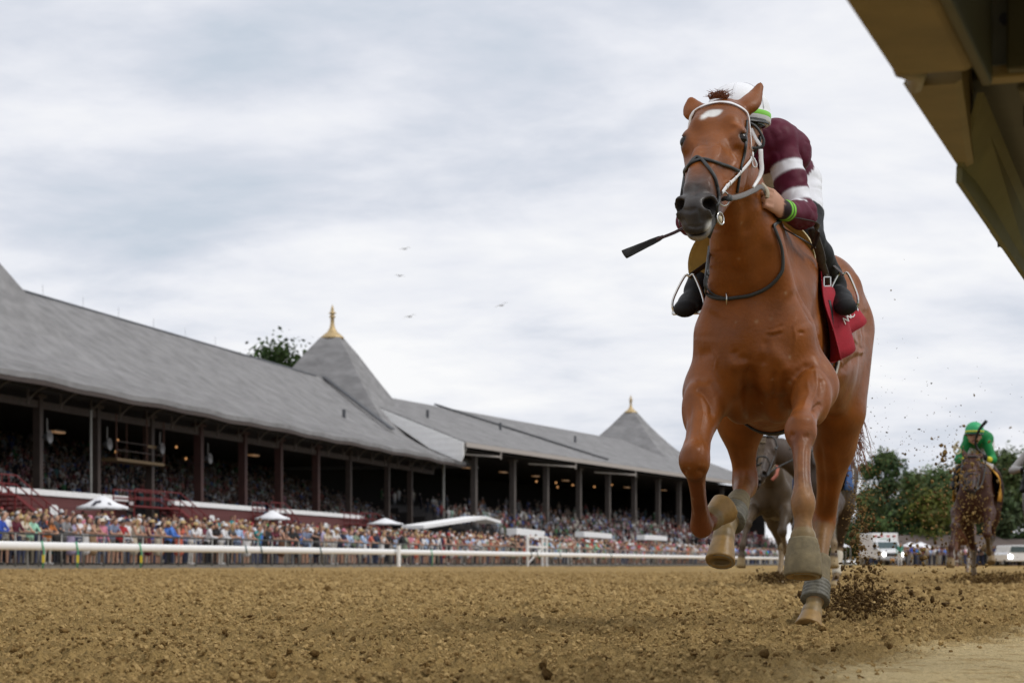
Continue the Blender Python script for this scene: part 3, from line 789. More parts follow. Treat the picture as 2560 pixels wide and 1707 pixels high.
plaque(594, -.18, 3.05, .40, .36, 'small white plaque between an eight-sided plaque and the second parasol'); plaque(814, -.18, 3.05, .90, .62, 'white round-cornered plaque right of the second parasol'); plaque(861, -.18, 3.05, .34, .30, 'smallest white plaque near the third parasol')
mb = MB(); mb.box(S1.p(S1.sray(328, -.3), -.3, 3.6), (.55, .06, .55), S1.ax); tag(mb.build('wall_notice', mat('grey_notice', (.45, .42, .42), .6), None, tuple(S1.p(S1.sray(328, -.3), -.3, 3.6))), 'square grey notice at the top of the red stairs', 'sign')
# tiers of seating
NT1 = 14
for r_ in range(NT1):
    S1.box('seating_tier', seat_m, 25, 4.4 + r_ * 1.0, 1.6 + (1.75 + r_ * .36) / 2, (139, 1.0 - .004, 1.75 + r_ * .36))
# red stairs in front of the parapet
def stairs(st, px, a_len, ztop, name_label, up=1, zbot=1.3, b=-.9, plat=2.4):
    a0 = st.sray(px, b); r = empty('staircase', tuple(st.p(a0, b, 0)), name_label, 'staircase', 'red iron stairs in front of the maroon wall')
    P_ = lambda a, bb, z_: st.p(a0 + a, b + bb, z_)
    mb = MB(); n_ = 12
    for i in range(n_):
        t = (i + .5) / n_; mb.box(P_(up * a_len * t, 0, ztop + (zbot - ztop) * t), (a_len / n_ * 1.05, 1.3, .05), st.ax)
    child_at(mb.build('treads', red_paint, None, tuple(P_(0, 0, ztop))), r)
    for bb in (-.65, .65):
        mb = MB(); mb.bar(P_(0, bb, ztop - .05), P_(up * a_len, bb, zbot - .05), .06, .16); child_at(mb.build('stringer', red_paint, None, tuple(P_(0, bb, ztop))), r)
        mb = MB()
        for dz in (.95, .5): mb.bar(P_(0, bb, ztop + dz), P_(up * a_len, bb, zbot + dz), .055, .055); mb.bar(P_(-up * plat, bb, ztop + dz), P_(0, bb, ztop + dz), .055, .055)
        for i in range(5): t = i / 4; mb.bar(P_(up * a_len * t, bb, ztop + (zbot - ztop) * t), P_(up * a_len * t, bb, ztop + (zbot - ztop) * t + .95), .05, .05)
        for i in range(4): mb.bar(P_(-up * plat * i / 3, bb, ztop), P_(-up * plat * i / 3, bb, ztop + .95), .05, .05)
        child_at(mb.build('handrail', red_paint, None, tuple(P_(0, bb, ztop + .9))), r)
    mb = MB(); mb.box(P_(-up * plat / 2, 0, ztop), (plat, 1.3, .08), st.ax)
    for i in (0, 1):
        for bb in (-.6, .6): mb.bar(P_(-up * plat * i, bb, .6), P_(-up * plat * i, bb, ztop), .08, .08)
    child_at(mb.build('landing', red_paint, None, tuple(P_(-up * plat / 2, 0, ztop))), r)
stairs(S1, 10, 7.0, 3.7, 'red iron stairs coming down at the left edge beside the maroon wall')
stairs(S1, 425, 8.0, 3.55, 'red iron stairs with a wide landing right of the first parasol', plat=7.0)
stairs(S1, 690, 6.0, 3.5, 'red iron stairs half hidden behind the second parasol', plat=3.0)
stairs(S1, 925, 6.0, 3.3, 'red iron stairs behind the third parasol', plat=5.0)

# second (far) stand --------------------------------------------------
S2 = Stand((-4.8, 193), (.3543, .9351), 'grandstand', 'farther grey-roofed grandstand with white gable end and small gold-tipped tower')
prof2 = [(-.5, 11.55), (5, 13.75), (14, 17.2)]
S2.strip('roof', roof_m, prof2, 0, 118, 40, .03, .25, False, .5)
S2.strip('roof', roof_m, [(14.05, 17.2), (26, 12.5)], 0, 118, 12, 0, .25)
S2.strip('gutter', gut_m, [(-.66, 11.50), (-.50, 11.50)], 0, 118, 20, .0, .42)
mb = MB(); V = []
prw = [(-.42, 11.50), (-.42, 10.2), (-.2, 9.7), (3, 11.0), (7, 13.6), (10.6, 15.85)]
for d_ in (-.10, -.30): V += [S2.p(d_, b, z_) for b, z_ in prw]
mb.add(V, [(0, 1, 2, 3, 4, 5), (11, 10, 9, 8, 7, 6)] + [(i, 6 + i, 6 + (i + 1) % 6, (i + 1) % 6) for i in range(6)])
S2.part(mb, 'gable_wall', white_w, S2.p(-.2, 3, 12))
for i in range(9):
    z_ = 10.3 + i * .55; b0 = -.40; b1 = max(b0 + .2, float(np.interp(z_, [9.7, 11.0, 13.6, 15.85], [-.2, 3, 7, 10.6])))
    bt = float(np.interp(z_, [11.5, 15.85], [-.4, 10.6])) if z_ > 11.5 else -.40
    if b1 - bt < .3: continue
    mb = MB(); mb.bar(S2.p(-.315, bt + .05, z_), S2.p(-.315, b1 - .05, z_), .03, .05); S2.part(mb, 'clapboard', white_w, S2.p(-.315, (bt + b1) / 2, z_))
mb = MB(); mb.tube(spline([S2.p(.2, -.5, 11.0), S2.p(.1, -.2, 10.2), S2.p(.0, .1, 9.5)], 8), .12, 6); S2.part(mb, 'curved_bracket', galv, S2.p(.1, -.2, 10.2))
mb = MB(); a0 = S2.sray(1300, 0)
mb.bar(S2.p(S2.sray(1215, 8), 13.9, 17.35), S2.p(S2.sray(1520, .2), .2, 12.02), .35, .12); S2.part(mb, 'roof_seam', roof_dk, S2.p(a0, 8, 15))
a_ = S2.sray(1577, 14)
to_ = S2.tower(a_, 14, [(11.7, 12.8), (13.0, 9.4), (15.0, 6.4), (17.2, 4.1), (19.2, 2.3), (21.2, .75)], 1.0, 1.0, roof_m); S2.finial(a_, 14, 21.15, .95, 2.5, to_)
for px in (1251, 1069, 1438):
    a_ = S2.sray(px, 7); mb = MB(); c_ = S2.p(a_, 7, 14.9); mb.box(c_, (.22, .22, .8), S2.ax); S2.part(mb, 'roof_vent', roof_dk, c_)
a_ = S1.sray(860, 4.5); mb = MB(); c_ = S1.p(a_, 4.5, 13.1); mb.box(c_, (.25, .25, .8), S1.ax); S1.part(mb, 'roof_vent', roof_dk, c_)
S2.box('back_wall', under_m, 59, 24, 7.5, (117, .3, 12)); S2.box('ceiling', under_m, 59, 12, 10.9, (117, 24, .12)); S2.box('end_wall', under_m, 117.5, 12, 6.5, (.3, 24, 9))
cols2 = [S2.sray(px, 1.8) for px in (1185, 1282, 1365, 1447, 1520, 1585, 1645, 1697)]
f0 = column(S2, cols2[0], 1.8, 2.0, 10.85, .52, beam_g); copies(f0, [S2.p(a, 1.8, (2 + 10.85) / 2) for a in cols2[1:] + [cols2[-1] + 10.6, cols2[-1] + 21.2]])
for px in (1253, 1440, 1590):
    a_ = S2.sray(px, -.6); mb = MB(); mb.bar(S2.p(a_, -.58, 11.1), S2.p(a_, -.58, 10.35), .16); mb.bar(S2.p(a_ - 9, 1.5, 10.55), S2.p(a_, -.5, 10.6), .14); S2.part(mb, 'downpipe', gut_m, S2.p(a_, -.6, 10.7))
NT2 = 11
for r_ in range(NT2):
    S2.box('seating_tier', seat_m, 59, -5 + r_ * 1.35, .9 + (1.0 + r_ * .40) / 2, (117, 1.346, 1.0 + r_ * .40))
for r_ in range(1, 8):
    mb = MB(); b = -5 + r_ * 1.35 - .6; z_ = 1.95 + r_ * .40 + .75; a0 = S2.sray(1455, b)
    mb.bar(S2.p(a0, b, z_), S2.p(116, b, z_), .07, .12); S2.part(mb, 'box_rail', red_paint, S2.p((a0 + 116) / 2, b, z_))
    for q_ in range(13):
        k0 = MB()
        a = a0 + 2 + q_ * 4.2 + (r_ * 1.7) % 4; 
        if random.random() < .75: k0.box(S2.p(a, b + .05, z_ - .42), (random.uniform(.8, 1.6), .05, .62), S2.ax); S2.part(k0, 'box_panel', white_w, S2.p(a, b, z_ - .4))
# ceiling lamps, bulbs, loudspeakers
def lamp(px, py, st, b, w, h_, m, name, label, cat, grp):
    a_ = st.sray(px, b); c0 = st.p(a_, b); z_ = CAMZ + (HOR - py) / FPX * c0[1]; c_ = np.array([c0[0], c0[1], z_])
    mb = MB()
    if name == 'ceiling_lamp': mb.box(c_, (w, .4, h_), st.ax); mb.box(c_ + np.array([0, 0, h_ * .5 + .06]), (w * 1.04, .5, .10), st.ax); mb.M[6:] = [1] * 6
    else: mb.lathe([(w * math.sin(t), -w * math.cos(t)) for t in np.linspace(.05, 3.1, 8)], c_, None, 10); mb.lathe([(w * .5, w * .8), (w * .3, w * 1.6), (.02, 9 - c_[2] if 9 > c_[2] + 2 * w else w * 2)], c_, None, 6); n_ = 8 * 10; mb.M[-(2 * 6 + 2):] = [1] * (2 * 6 + 2)
    tag(mb.build(name, [m, under_m], None, tuple(c_)), label, cat, grp)
for px, py, wh in ((142, 1080, 'leftmost, beside the first column'), (463, 1055, 'right of the hanging camera platform'), (648, 1089, 'above another lamp left of the tower'), (748, 1107, 'straight below the tower spire'), (835, 1126, 'brightest, right of the tower spire'), (634, 1138, 'lower of two left of the tower'), (990, 1150, 'last before the white gable')):
    lamp(px, py, S1, 5.0, 1.5, .10, lamp_m, 'ceiling_lamp', 'dim orange strip lamp under the near roof, ' + wh, 'lamp', 'strip lamps under the near roof')
for px, py, wh in ((1167, 1169, 'first from the white gable'), (1258, 1180, 'second from the white gable'), (1339, 1190, 'third from the white gable'), (1414, 1201, 'left of the small tower'), (1567, 1218, 'straight below the small tower'), (1659, 1225, 'nearest the lifted foreleg')):
    lamp(px, py, S2, 5.0, 1.5, .08, lamp_m, 'ceiling_lamp', 'dim orange strip lamp under the farther roof, ' + wh, 'lamp', 'strip lamps under the far roof')
for px, py, wh in ((290, 1129, 'lower of two below the camera platform left end'), (441, 1117, 'upper of two right of the camera platform'), (465, 1146, 'lower of two right of the camera platform'), (294, 1100, 'upper of two below the camera platform left end')):
    lamp(px, py, S1, 12, .10, .2, lampw_m, 'pendant_bulb', 'small bulb deep under the near roof, ' + wh, 'lamp', 'bulbs deep under the near roof')
for px, py, wh in ((1390, 1206, 'upper of a close pair'), (1394, 1217, 'lower of a close pair'), (1432, 1212, 'just right of the close pair'), (1486, 1216, 'midway between pair and small tower'), (1530, 1211, 'left of the small tower'), (1574, 1209, 'rightmost, below the small tower'), (1341, 1203, 'leftmost of the row')):
    lamp(px, py, S2, 13, .13, .2, lampw_m, 'pendant_bulb', 'glowing bulb deep under the farther roof, ' + wh, 'lamp', 'bulbs deep under the far roof')
spk_m = mat('grey_speaker', (.10, .10, .105), .6)
for px, py, which in ((118, 1092, 'leftmost'), (268, 1110, 'second'), (400, 1121, 'third'), (520, 1146, 'fourth')):
    a_ = S1.sray(px, .4); c0 = S1.p(a_, .4); z_ = CAMZ + (HOR - py) / FPX * c0[1]; c_ = np.array([c0[0], c0[1], z_]); mb = MB()
    mb.lathe([(.10, -.25), (.32, .12), (.36, .16), (.34, .18), (.06, .0)], c_, np.array([[*S1.u, 0], [0, 0, 1], [S1.n[0] * -1, S1.n[1] * -1, 0]]), 12)
    o = mb.build('loudspeaker', spk_m, None, tuple(c_)); tag(o, f'grey horn loudspeaker hanging under the near roof, {which} from the left edge', 'loudspeaker', 'loudspeakers under the near roof')
    mb = MB(); mb.bar(c_ + np.array([0, 0, .1]), c_ + np.array([0, 0, 1.0]), .05); child_at(mb.build('hanger', galv, None, tuple(c_)), o)
# hanging camera platform
a0, a1 = S1.sray(277, 1.0), S1.sray(396, 1.0); zt, zb = S1.p(0, 0)[2] + 9.0, 6.35
plat_y = mat('bare_timber', (.12, .078, .032), .7); plat = empty('camera_platform', tuple(S1.p((a0 + a1) / 2, 0, zb)), 'timber-floored camera platform hanging under the near grandstand eave', 'platform')
mb = MB(); mb.box(S1.p((a0 + a1) / 2, 1.3, zb), (a1 - a0, 1.4, .16), S1.ax); child_at(mb.build('floor', plat_y, None, tuple(S1.p((a0 + a1) / 2, 1.3, zb))), plat)
for a_ in (a0, (a0 * .37 + a1 * .63), a1):
    for b in (.65, 1.95):
        mb = MB(); mb.bar(S1.p(a_, b, zb), S1.p(a_, b, zt), .07); child_at(mb.build('hanger', mat('rusty_iron', (.10, .045, .03), .7), None, tuple(S1.p(a_, b, (zb + zt) / 2))), plat)
for z_ in (zb + .55, zb + 1.05):
    mb = MB(); mb.bar(S1.p(a0, .63, z_), S1.p(a1, .63, z_), .04); child_at(mb.build('guard_rail', beam_m, None, tuple(S1.p(a0, .63, z_))), plat)
mb = MB(); mb.bar(S1.p(a0 * .37 + a1 * .63, .60, zb + 1.0), S1.p(a1, .60, zb + 1.0), .05, .18); child_at(mb.build('guard_board', plat_y, None, tuple(S1.p(a1, .6, zb + 1.0))), plat)

# ------------------------------------------------------------------ parasols and canopies on the apron
canvas = mat('white_canvas', (.80, .81, .84), .8, bump=.1, bscale=8, bdist=.02); ink = mat('navy_print', (.012, .012, .03), .7); pole_m = mat('umbrella_pole', (.03, .025, .025), .6)
def parasol(px, py_top, q_, w, hgt, label, prints=()):
    r_ = (px - 1280) / FPX; o = RP + TL * q_; s_ = (o[0] - r_ * o[1]) / (r_ * TU[1] - TU[0]); b = tr(s_, q_); zt = CAMZ + (HOR - py_top) / FPX * b[1]; z0 = float(apz(q_))
    root = empty('parasol', (b[0], b[1], z0), label, 'parasol', 'white parasols over the crowd'); n_ = 8; mb = MB(); rows = [(.02, 0), (.30, .26), (.62, .58), (1.0, .80), (1.01, 1.0)]
    V = []
    for rr, dz in rows:
        for j in range(n_ * 4):
            a = 2 * math.pi * j / (n_ * 4); sag = 1 - .05 * (1 - abs(math.cos(a * n_ / 2))) * rr; V.append((b[0] + w * rr * sag * math.cos(a), b[1] + w * rr * sag * math.sin(a), zt - hgt * dz - (.05 * (1 - abs(math.cos(a * n_ / 2))) * -1 if dz == 1 else 0)))
    m_ = n_ * 4; mb.add(V, [(i * m_ + j, (i + 1) * m_ + j, (i + 1) * m_ + (j + 1) % m_, i * m_ + (j + 1) % m_) for i in range(len(rows) - 1) for j in range(m_)])
    o_ = child_at(mb.build('canopy', canvas, None, (b[0], b[1], zt), True), root); md = o_.modifiers.new('solid', 'SOLIDIFY'); md.thickness = .02
    mb = MB(); mb.tube([(b[0], b[1], z0), (b[0], b[1], zt + .08)], .045, 8); child_at(mb.build('pole', pole_m, None, (b[0], b[1], z0), True), root)
    mb = MB()
    for j in range(n_):
        a = 2 * math.pi * j / n_; mb.bar((b[0], b[1], zt - hgt * .25), (b[0] + w * .97 * math.cos(a), b[1] + w * .97 * math.sin(a), zt - hgt * .82), .03)
    child_at(mb.build('ribs', pole_m, None, (b[0], b[1], zt)), root)
    for a, r0, r1_, ww in prints:
        mb = MB(); d_ = np.array([math.cos(a), math.sin(a)]); e_ = np.array([-d_[1], d_[0]]); V = []
        zf_ = lambda rr: zt - hgt * float(np.interp(rr, [.02, .30, .62, 1.0], [0, .26, .58, .80])) + .035
        for rr, k in ((r0, -1), (r0, 1), (r1_, 1), (r1_, -1)):
            p = np.array(b[:2]) + d_ * w * rr + e_ * ww * k; V.append((p[0], p[1], zf_(rr)))
        V += [(x, y, z_ + .006) for x, y, z_ in V]; mb.add(V, [(0, 1, 2, 3), (7, 6, 5, 4), (0, 4, 5, 1), (1, 5, 6, 2), (2, 6, 7, 3), (3, 7, 4, 0)]); child_at(mb.build('printed_mark', ink, None, V[0]), root)
parasol(256, 1237, 12.5, 1.26, .72, 'white parasol with dark printed marks, leftmost over the crowd', ((-1.75, .50, .98, .09), (-1.55, .48, .64, .06), (-1.0, .62, .86, .05)))
parasol(681, 1274, 13.5, 1.05, .62, 'plain white parasol in front of the middle of the maroon wall')
parasol(963, 1294, 14.5, 1.30, .50, 'white parasol at the right end of the maroon wall')
def canopy(px0, px1, px2, y0, y1, y2, q_, depth, thick, label):
    """white pitched canopy: left end, peak, right end given as photo points on the line q_ behind the rail"""
    P_ = []
    for px, py in ((px0, y0), (px1, y1), (px2, y2)):
        r_ = (px - 1280) / FPX; o = RP + TL * q_; s_ = (o[0] - r_ * o[1]) / (r_ * TU[1] - TU[0]); b = tr(s_, q_); P_.append(np.array([b[0], b[1], CAMZ + (HOR - py) / FPX * b[1]]))
    root = empty('canopy', (*P_[1][:2], float(apz(q_))), label, 'canopy', 'white canopies over the crowd'); dv = np.array([*TL, 0]) * depth
    for i in (0, 1):
        mb = MB(); a, b = P_[i], P_[i + 1]; up = np.array([0, 0, thick]); V = [a, b, b + dv, a + dv, a + up, b + up, b + dv + up, a + dv + up]
        mb.add(V, [(3, 2, 1, 0), (4, 5, 6, 7), (0, 1, 5, 4), (1, 2, 6, 5), (2, 3, 7, 6), (3, 0, 4, 7)]); child_at(mb.build('roof_panel', white_w, None, tuple(a)), root)
    for p in (P_[0], P_[2], P_[0] + dv, P_[2] + dv):
        mb = MB(); mb.bar((p[0], p[1], float(apz(q_))), tuple(p), .08); child_at(mb.build('canopy_post', galv, None, tuple(p)), root)
canopy(1060, 1215, 1252, 1321, 1297, 1308, 9.0, 1.6, .22, 'long white pitched canopy roof above the crowd beyond the third parasol')
canopy(1292, 1330, 1362, 1336, 1339, 1343, 8.0, .8, .50, 'short white canopy above the crowd left of the white gate')
canopy(1460, 1495, 1530, 1341, 1343, 1346, 8.0, .8, .45, 'short white canopy above the crowd right of the white gate')
canopy(1612, 1640, 1668, 1348, 1349, 1351, 7.0, .8, .45, 'short white canopy half hidden beside the lifted foreleg')

# ------------------------------------------------------------------ trees
leaf_m = mat('foliage', rough=.75, attr='Col', spec=.25)
bark_m = mat('bark', (.06, .05, .04), .9, var=.3, vscale=2)
def tree(name, base, hgt, rad, label, grp, n=2600, leaf=.55, tone=(.045, .075, .018), seed=0, crown0=.22, lob=9):
    rg = np.random.default_rng(seed + 50); root = empty(name, tuple(base), label, 'tree', grp); b = np.array(base, float)
    mb = MB(); mb.tube(spline([b - [0, 0, .3], b + [rad * .03, 0, hgt * .3], b + [-rad * .04, 0, hgt * .62], b + [0, 0, hgt * .85]], 8), np.linspace(hgt * .024, hgt * .006, 8), 7)
    C = []; 
    for i in range(lob):
        t = rg.uniform(crown0 + .1, .92); k = math.sin(min(1, (t - crown0) / (1 - crown0)) * math.pi * .86 + .35); a = rg.uniform(0, 6.28); rr = rad * k * rg.uniform(.15, .80)
        c_ = b + np.array([rr * math.cos(a), rr * math.sin(a), hgt * t]); C.append((c_, rad * rg.uniform(.32, .50)))
        mb.tube([b + [0, 0, hgt * max(.2, t - .22)], (b + [0, 0, hgt * (t - .08)]) * .4 + c_ * .6, c_], [hgt * .009, hgt * .006, hgt * .002], 5)
    C.append((b + np.array([0, 0, hgt * .90]), rad * .34))
    child_at(mb.build('trunk', bark_m, None, tuple(b), True), root)
    per = n // len(C); V = []; cc = []
    for c_, r_ in C:
        d = rg.normal(size=(per, 3)); d /= np.linalg.norm(d, axis=1)[:, None]; rr = r_ * (rg.random(per) ** .45) * (1 + .25 * rg.normal(size=per)); p = c_ + d * rr[:, None] * [1, 1, .82]
        nn = d + rg.normal(size=(per, 3)) * .7 + [0, 0, .3]; nn /= np.linalg.norm(nn, axis=1)[:, None]; t1 = np.cross(nn, rg.normal(size=(per, 3))); t1 /= np.linalg.norm(t1, axis=1)[:, None]; t2 = np.cross(nn, t1); sz_ = leaf * rg.uniform(.5, 1.3, per)[:, None]
        V.append(np.stack([p - t1 * sz_ * .5, p + t2 * sz_ * .32, p + t1 * sz_ * .5, p - t2 * sz_ * .32], 1)); lt = rg.uniform(.6, 1.5); cc.append(np.array(tone) * lt * rg.uniform(.7, 1.3, (per, 1)) * [1 + .3 * (rg.random() - .4), 1, 1])
    V = np.concatenate(V); cc = np.concatenate(cc); m_ = len(V)
    me = mesh_np('crown', V.reshape(-1, 3) - b, np.arange(m_ * 4).reshape(m_, 4), False, np.repeat(cc, 4, 0)); link('crown', me, root, (0, 0, 0), [leaf_m])
def gpt(px, Y): p = at(px, HOR, Y); return np.array([p[0], p[1], 0.0])
TREES = [('broadleaf_tree', 2216, 290, 16.6, 4.6, 'tall rounded dark green tree behind the ambulance'), ('broadleaf_tree', 2290, 300, 13.6, 4.6, 'lower rounded tree right of the tall one behind the ambulance'),
         ('broadleaf_tree', 2420, 310, 17.2, 7.0, 'broad dark tree directly behind the jockey in green'), ('broadleaf_tree', 2355, 285, 12.5, 5.2, 'olive green tree left of the jockey in green'),
         ('broadleaf_tree', 2520, 300, 17.0, 5.8, 'leafy tree right of the jockey in green'), ('broadleaf_tree', 2600, 300, 21, 6, 'tall tree cut by the right edge of the picture'),
         ('broadleaf_tree', 2330, 335, 16.0, 7.0, 'broad tree filling the gap left of the jockey in green'), ('broadleaf_tree', 2470, 335, 18.5, 7.0, 'tall hazy tree behind and right of the green jockey'), ('broadleaf_tree', 2175, 335, 12.5, 6.0, 'farther tree left of the tall rounded one'), ('bushy_tree', 2160, 270, 9.0, 4.4, 'low bushy tree at the left end of the tree line'), ('bushy_tree', 2095, 275, 5.5, 4.0, 'low bush seen between the hind legs of the leader'), ('bushy_tree', 2250, 272, 8.6, 4.6, 'low bushy tree in shade behind the ambulance box'), ('bushy_tree', 2330, 268, 9.5, 4.8, 'yellow-green bushy tree low in front of the tree line'),
         ('bushy_tree', 2410, 275, 10.0, 5.2, 'low bushy tree hidden behind the bay horse'), ('bushy_tree', 2490, 268, 9.5, 4.6, 'low bushy tree right of the bay horse'), ('bushy_tree', 2570, 270, 10, 4.6, 'low bushy tree at the right edge')]
for i, (nm, px, Y, hg, rd, lb) in enumerate(TREES):
    tree(nm, gpt(px, Y), hg, rd, lb, 'trees beyond the far turn', 5200 if nm[0] == 'b' and nm[1] == 'r' else 4200, .60, ((.062, .096, .030), (.078, .108, .034), (.052, .082, .032))[i % 3] if i != 12 else (.085, .105, .018), i, .12 if nm[1] == 'u' else .2, 13)
tree('broadleaf_tree', np.array([at(676, HOR, 240)[0], 240, 0]), 26.6, 7.0, 'green treetop showing above the ridge of the near grandstand roof', None, 5200, .55, (.045, .085, .018), 31, .3, 20)

# ------------------------------------------------------------------ far buildings
pav_m = mat('brown_pavilion_roof', (.11, .085, .075), .9); 
pav = empty('pavilion', tuple(gpt(2380, 262)), 'low brown-roofed pavilion below the trees behind the bay horse', 'building')
mb = MB(); b = gpt(2380, 262); mb.add([b + np.array(v) for v in [(-8, 0, 2.4), (8.5, 0, 2.4), (8.5, 7, 2.4), (-8, 7, 2.4), (-6, 3.2, 3.9), (6, 3.2, 3.9)]], [(0, 1, 5, 4), (1, 2, 5), (2, 3, 4, 5), (3, 0, 4), (3, 2, 1, 0)]); child_at(mb.build('roof', pav_m, None, tuple(b)), pav)
mb = MB(); mb.box(b + np.array([0, 3.5, 1.2]), (15, 5, 2.4)); child_at(mb.build('wall', mat('pavilion_wall', (.10, .06, .055), .9), None, tuple(b)), pav)
for dx in (-7.5, -2.5, 2.5, 7.8):
    mb = MB(); mb.box(b + np.array([dx, .2, 1.2]), (.2, .2, 2.4)); child_at(mb.build('post', beam_g, None, tuple(b)), pav)
pav2 = empty('pavilion', tuple(gpt(2530, 262)), 'second low brown roof at the right edge below the trees', 'building')
mb = MB(); b = gpt(2530, 262); mb.add([b + np.array(v) for v in [(-3.5, 0, 2.2), (8.5, 0, 2.2), (8.5, 7, 2.2), (-3.5, 7, 2.2), (-2.5, 3.2, 3.4), (6, 3.2, 3.4)]], [(0, 1, 5, 4), (1, 2, 5), (2, 3, 4, 5), (3, 0, 4), (3, 2, 1, 0)]); child_at(mb.build('roof', pav_m, None, tuple(b)), pav2)
mb = MB(); mb.box(b + np.array([2, 3.5, 1.1]), (11, 5, 2.2)); child_at(mb.build('wall', MATS['pavilion_wall'], None, tuple(b)), pav2)
def far_tent(px, Y, w, hgt, label):
    b = gpt(px, Y); root = empty('tent', tuple(b), label, 'tent', 'white tents by the far turn'); mb = MB(); V = [b + np.array([x * w, y * w, hgt * .72]) for x, y in ((-1, -1), (1, -1), (1, 1), (-1, 1))] + [b + np.array([0, 0, hgt])]
    mb.add(V, [(0, 1, 4), (1, 2, 4), (2, 3, 4), (3, 0, 4), (3, 2, 1, 0)]); child_at(mb.build('roof', canvas, None, tuple(b)), root); mb = MB()
    for v in V[:4]: mb.bar((v[0], v[1], 0), tuple(v), .1)
    child_at(mb.build('legs', galv, None, tuple(b)), root)
far_tent(2276, 225, 1.5, 2.6, 'white tent just right of the ambulance'); far_tent(2302, 232, 1.4, 2.7, 'white peaked tent second to the right of the ambulance'); far_tent(2085, 235, 1.6, 3.0, 'white tent seen between the legs of the leading horse')
# ================================================================== HORSES
TR = np.array([0.264, 0.965]); TR /= np.linalg.norm(TR)      # down-track direction
HC = np.array([0.932, 8.0])                                   # chest reference of the leading horse
class Frame:
    """horse frame: f forward, l to the horse's left, z up"""
    def __init__(s, c, fwd):
        s.c = np.array(c, float); s.T = np.array(fwd, float) / np.linalg.norm(fwd); s.N = np.array([-s.T[1], s.T[0]])
    def h(s, w):
        w = np.atleast_2d(np.array(w, float)); r = w[:, :2] - s.c
        o = np.stack([r @ s.T, r @ s.N, w[:, 2]], 1)
        return o[0] if len(o) == 1 else o
    def w(s, p):
        p = np.atleast_2d(np.array(p, float))
        xy = s.c + p[:, :1] * s.T + p[:, 1:2] * s.N
        o = np.concatenate([xy, p[:, 2:3]], 1)
        return o[0] if len(o) == 1 else o
    def px(s, x, y, Y): return s.h(at(x, y, Y))
FR = Frame(HC, -TR)
hp = FR.px

POSE = dict(
    P0=hp(1802, 258, 7.55), P1=hp(1733, 500, 7.10), s=np.array([0.03, 1, 0.0]),
    earR=[hp(1741, 288, 7.60), hp(1731, 269, 7.62), hp(1727, 249, 7.63)],
    earL=[hp(1864, 272, 7.58), hp(1884, 246, 7.62), hp(1902, 211, 7.67)],
    neck=[(-.28, 0, 1.30, .17, .31), (-.06, -.005, 1.43, .142, .25), (.13, -.022, 1.58, .114, .19), (.29, -.045, 1.71, .097, .155), (.40, -.06, 1.79, .088, .125)],
    FR_=[hp(1770, 978, 8.05), hp(1736, 1146, 7.72), hp(1754, 1315, 7.95), hp(1780, 1295, 8.05), hp(1813, 1268, 8.10)],
    FL_=[hp(2034, 965, 7.98), hp(2002, 1070, 7.52), hp(2008, 1259, 7.33), hp(2008, 1350, 7.30), hp(2008, 1442, 7.27)],
    HL_=[np.array([-1.28, .16, 1.36]), hp(2098, 1035, 9.10), hp(2061, 1300, 9.45), hp(2040, 1492, 9.21), hp(2029, 1532, 9.16), hp(2020, 1570, 9.10)],
    HR_=[np.array([-1.28, -.16, 1.36]), np.array([-.80, -.19, 0.98]), hp(1864, 1208, 8.92), hp(1832, 1288, 8.55), hp(1809, 1342, 8.47), hp(1800, 1404, 8.41)],
)

def normals(V, F):
    a = V[F[:, 2]] - V[F[:, 0]]; b = V[F[:, 3]] - V[F[:, 1]]; n = np.cross(a, b); N = np.zeros_like(V)
    for i in range(4):
        for c in range(3): N[:, c] += np.bincount(F[:, i], n[:, c], minlength=len(V))
    return N / (np.linalg.norm(N, axis=1)[:, None] + 1e-12)

def sculpt(V, F, strokes):
    """press grooves (depth > 0) and raise ridges (depth < 0) along strokes given as photo points on the facing side"""
    N = normals(V, F); W = V - np.array([0, 0, CAMZ]); face = -(N * W).sum(1) / np.linalg.norm(W, axis=1)
    px = np.stack([1280 + FPX * V[:, 0] / V[:, 1], HOR - FPX * (V[:, 2] - CAMZ) / V[:, 1]], 1); dsp = np.zeros(len(V))
    for P, sig, dep, y0, y1 in strokes:
        P = np.array(P, float); sel = np.where((face > .05) & (V[:, 1] > y0) & (V[:, 1] < y1) & (px[:, 0] > P[:, 0].min() - 4 * sig) & (px[:, 0] < P[:, 0].max() + 4 * sig) & (px[:, 1] > P[:, 1].min() - 4 * sig) & (px[:, 1] < P[:, 1].max() + 4 * sig))[0]
        if not len(sel): continue
        q = px[sel]; best = np.full(len(sel), 1e9); end = np.ones(len(sel)); tot = max(1, len(P) - 1)
        for i in range(tot):
            a = P[i]; b = P[min(i + 1, len(P) - 1)]; t = b - a; u = np.clip(((q - a) @ t) / (t @ t + 1e-9), 0, 1)
            d = np.linalg.norm(q - a - u[:, None] * t, axis=1); m = d < best; best = np.where(m, d, best)
            g = (i + u) / tot; end = np.where(m, np.clip(np.minimum(g, 1 - g) * 5 + .25, 0, 1) if len(P) > 1 else 1, end)
        dsp[sel] -= 1.25 * dep * end * np.exp(-.5 * (best / sig) ** 2) * np.clip(face[sel] * 4, 0, 1)
    return V + N * dsp[:, None]

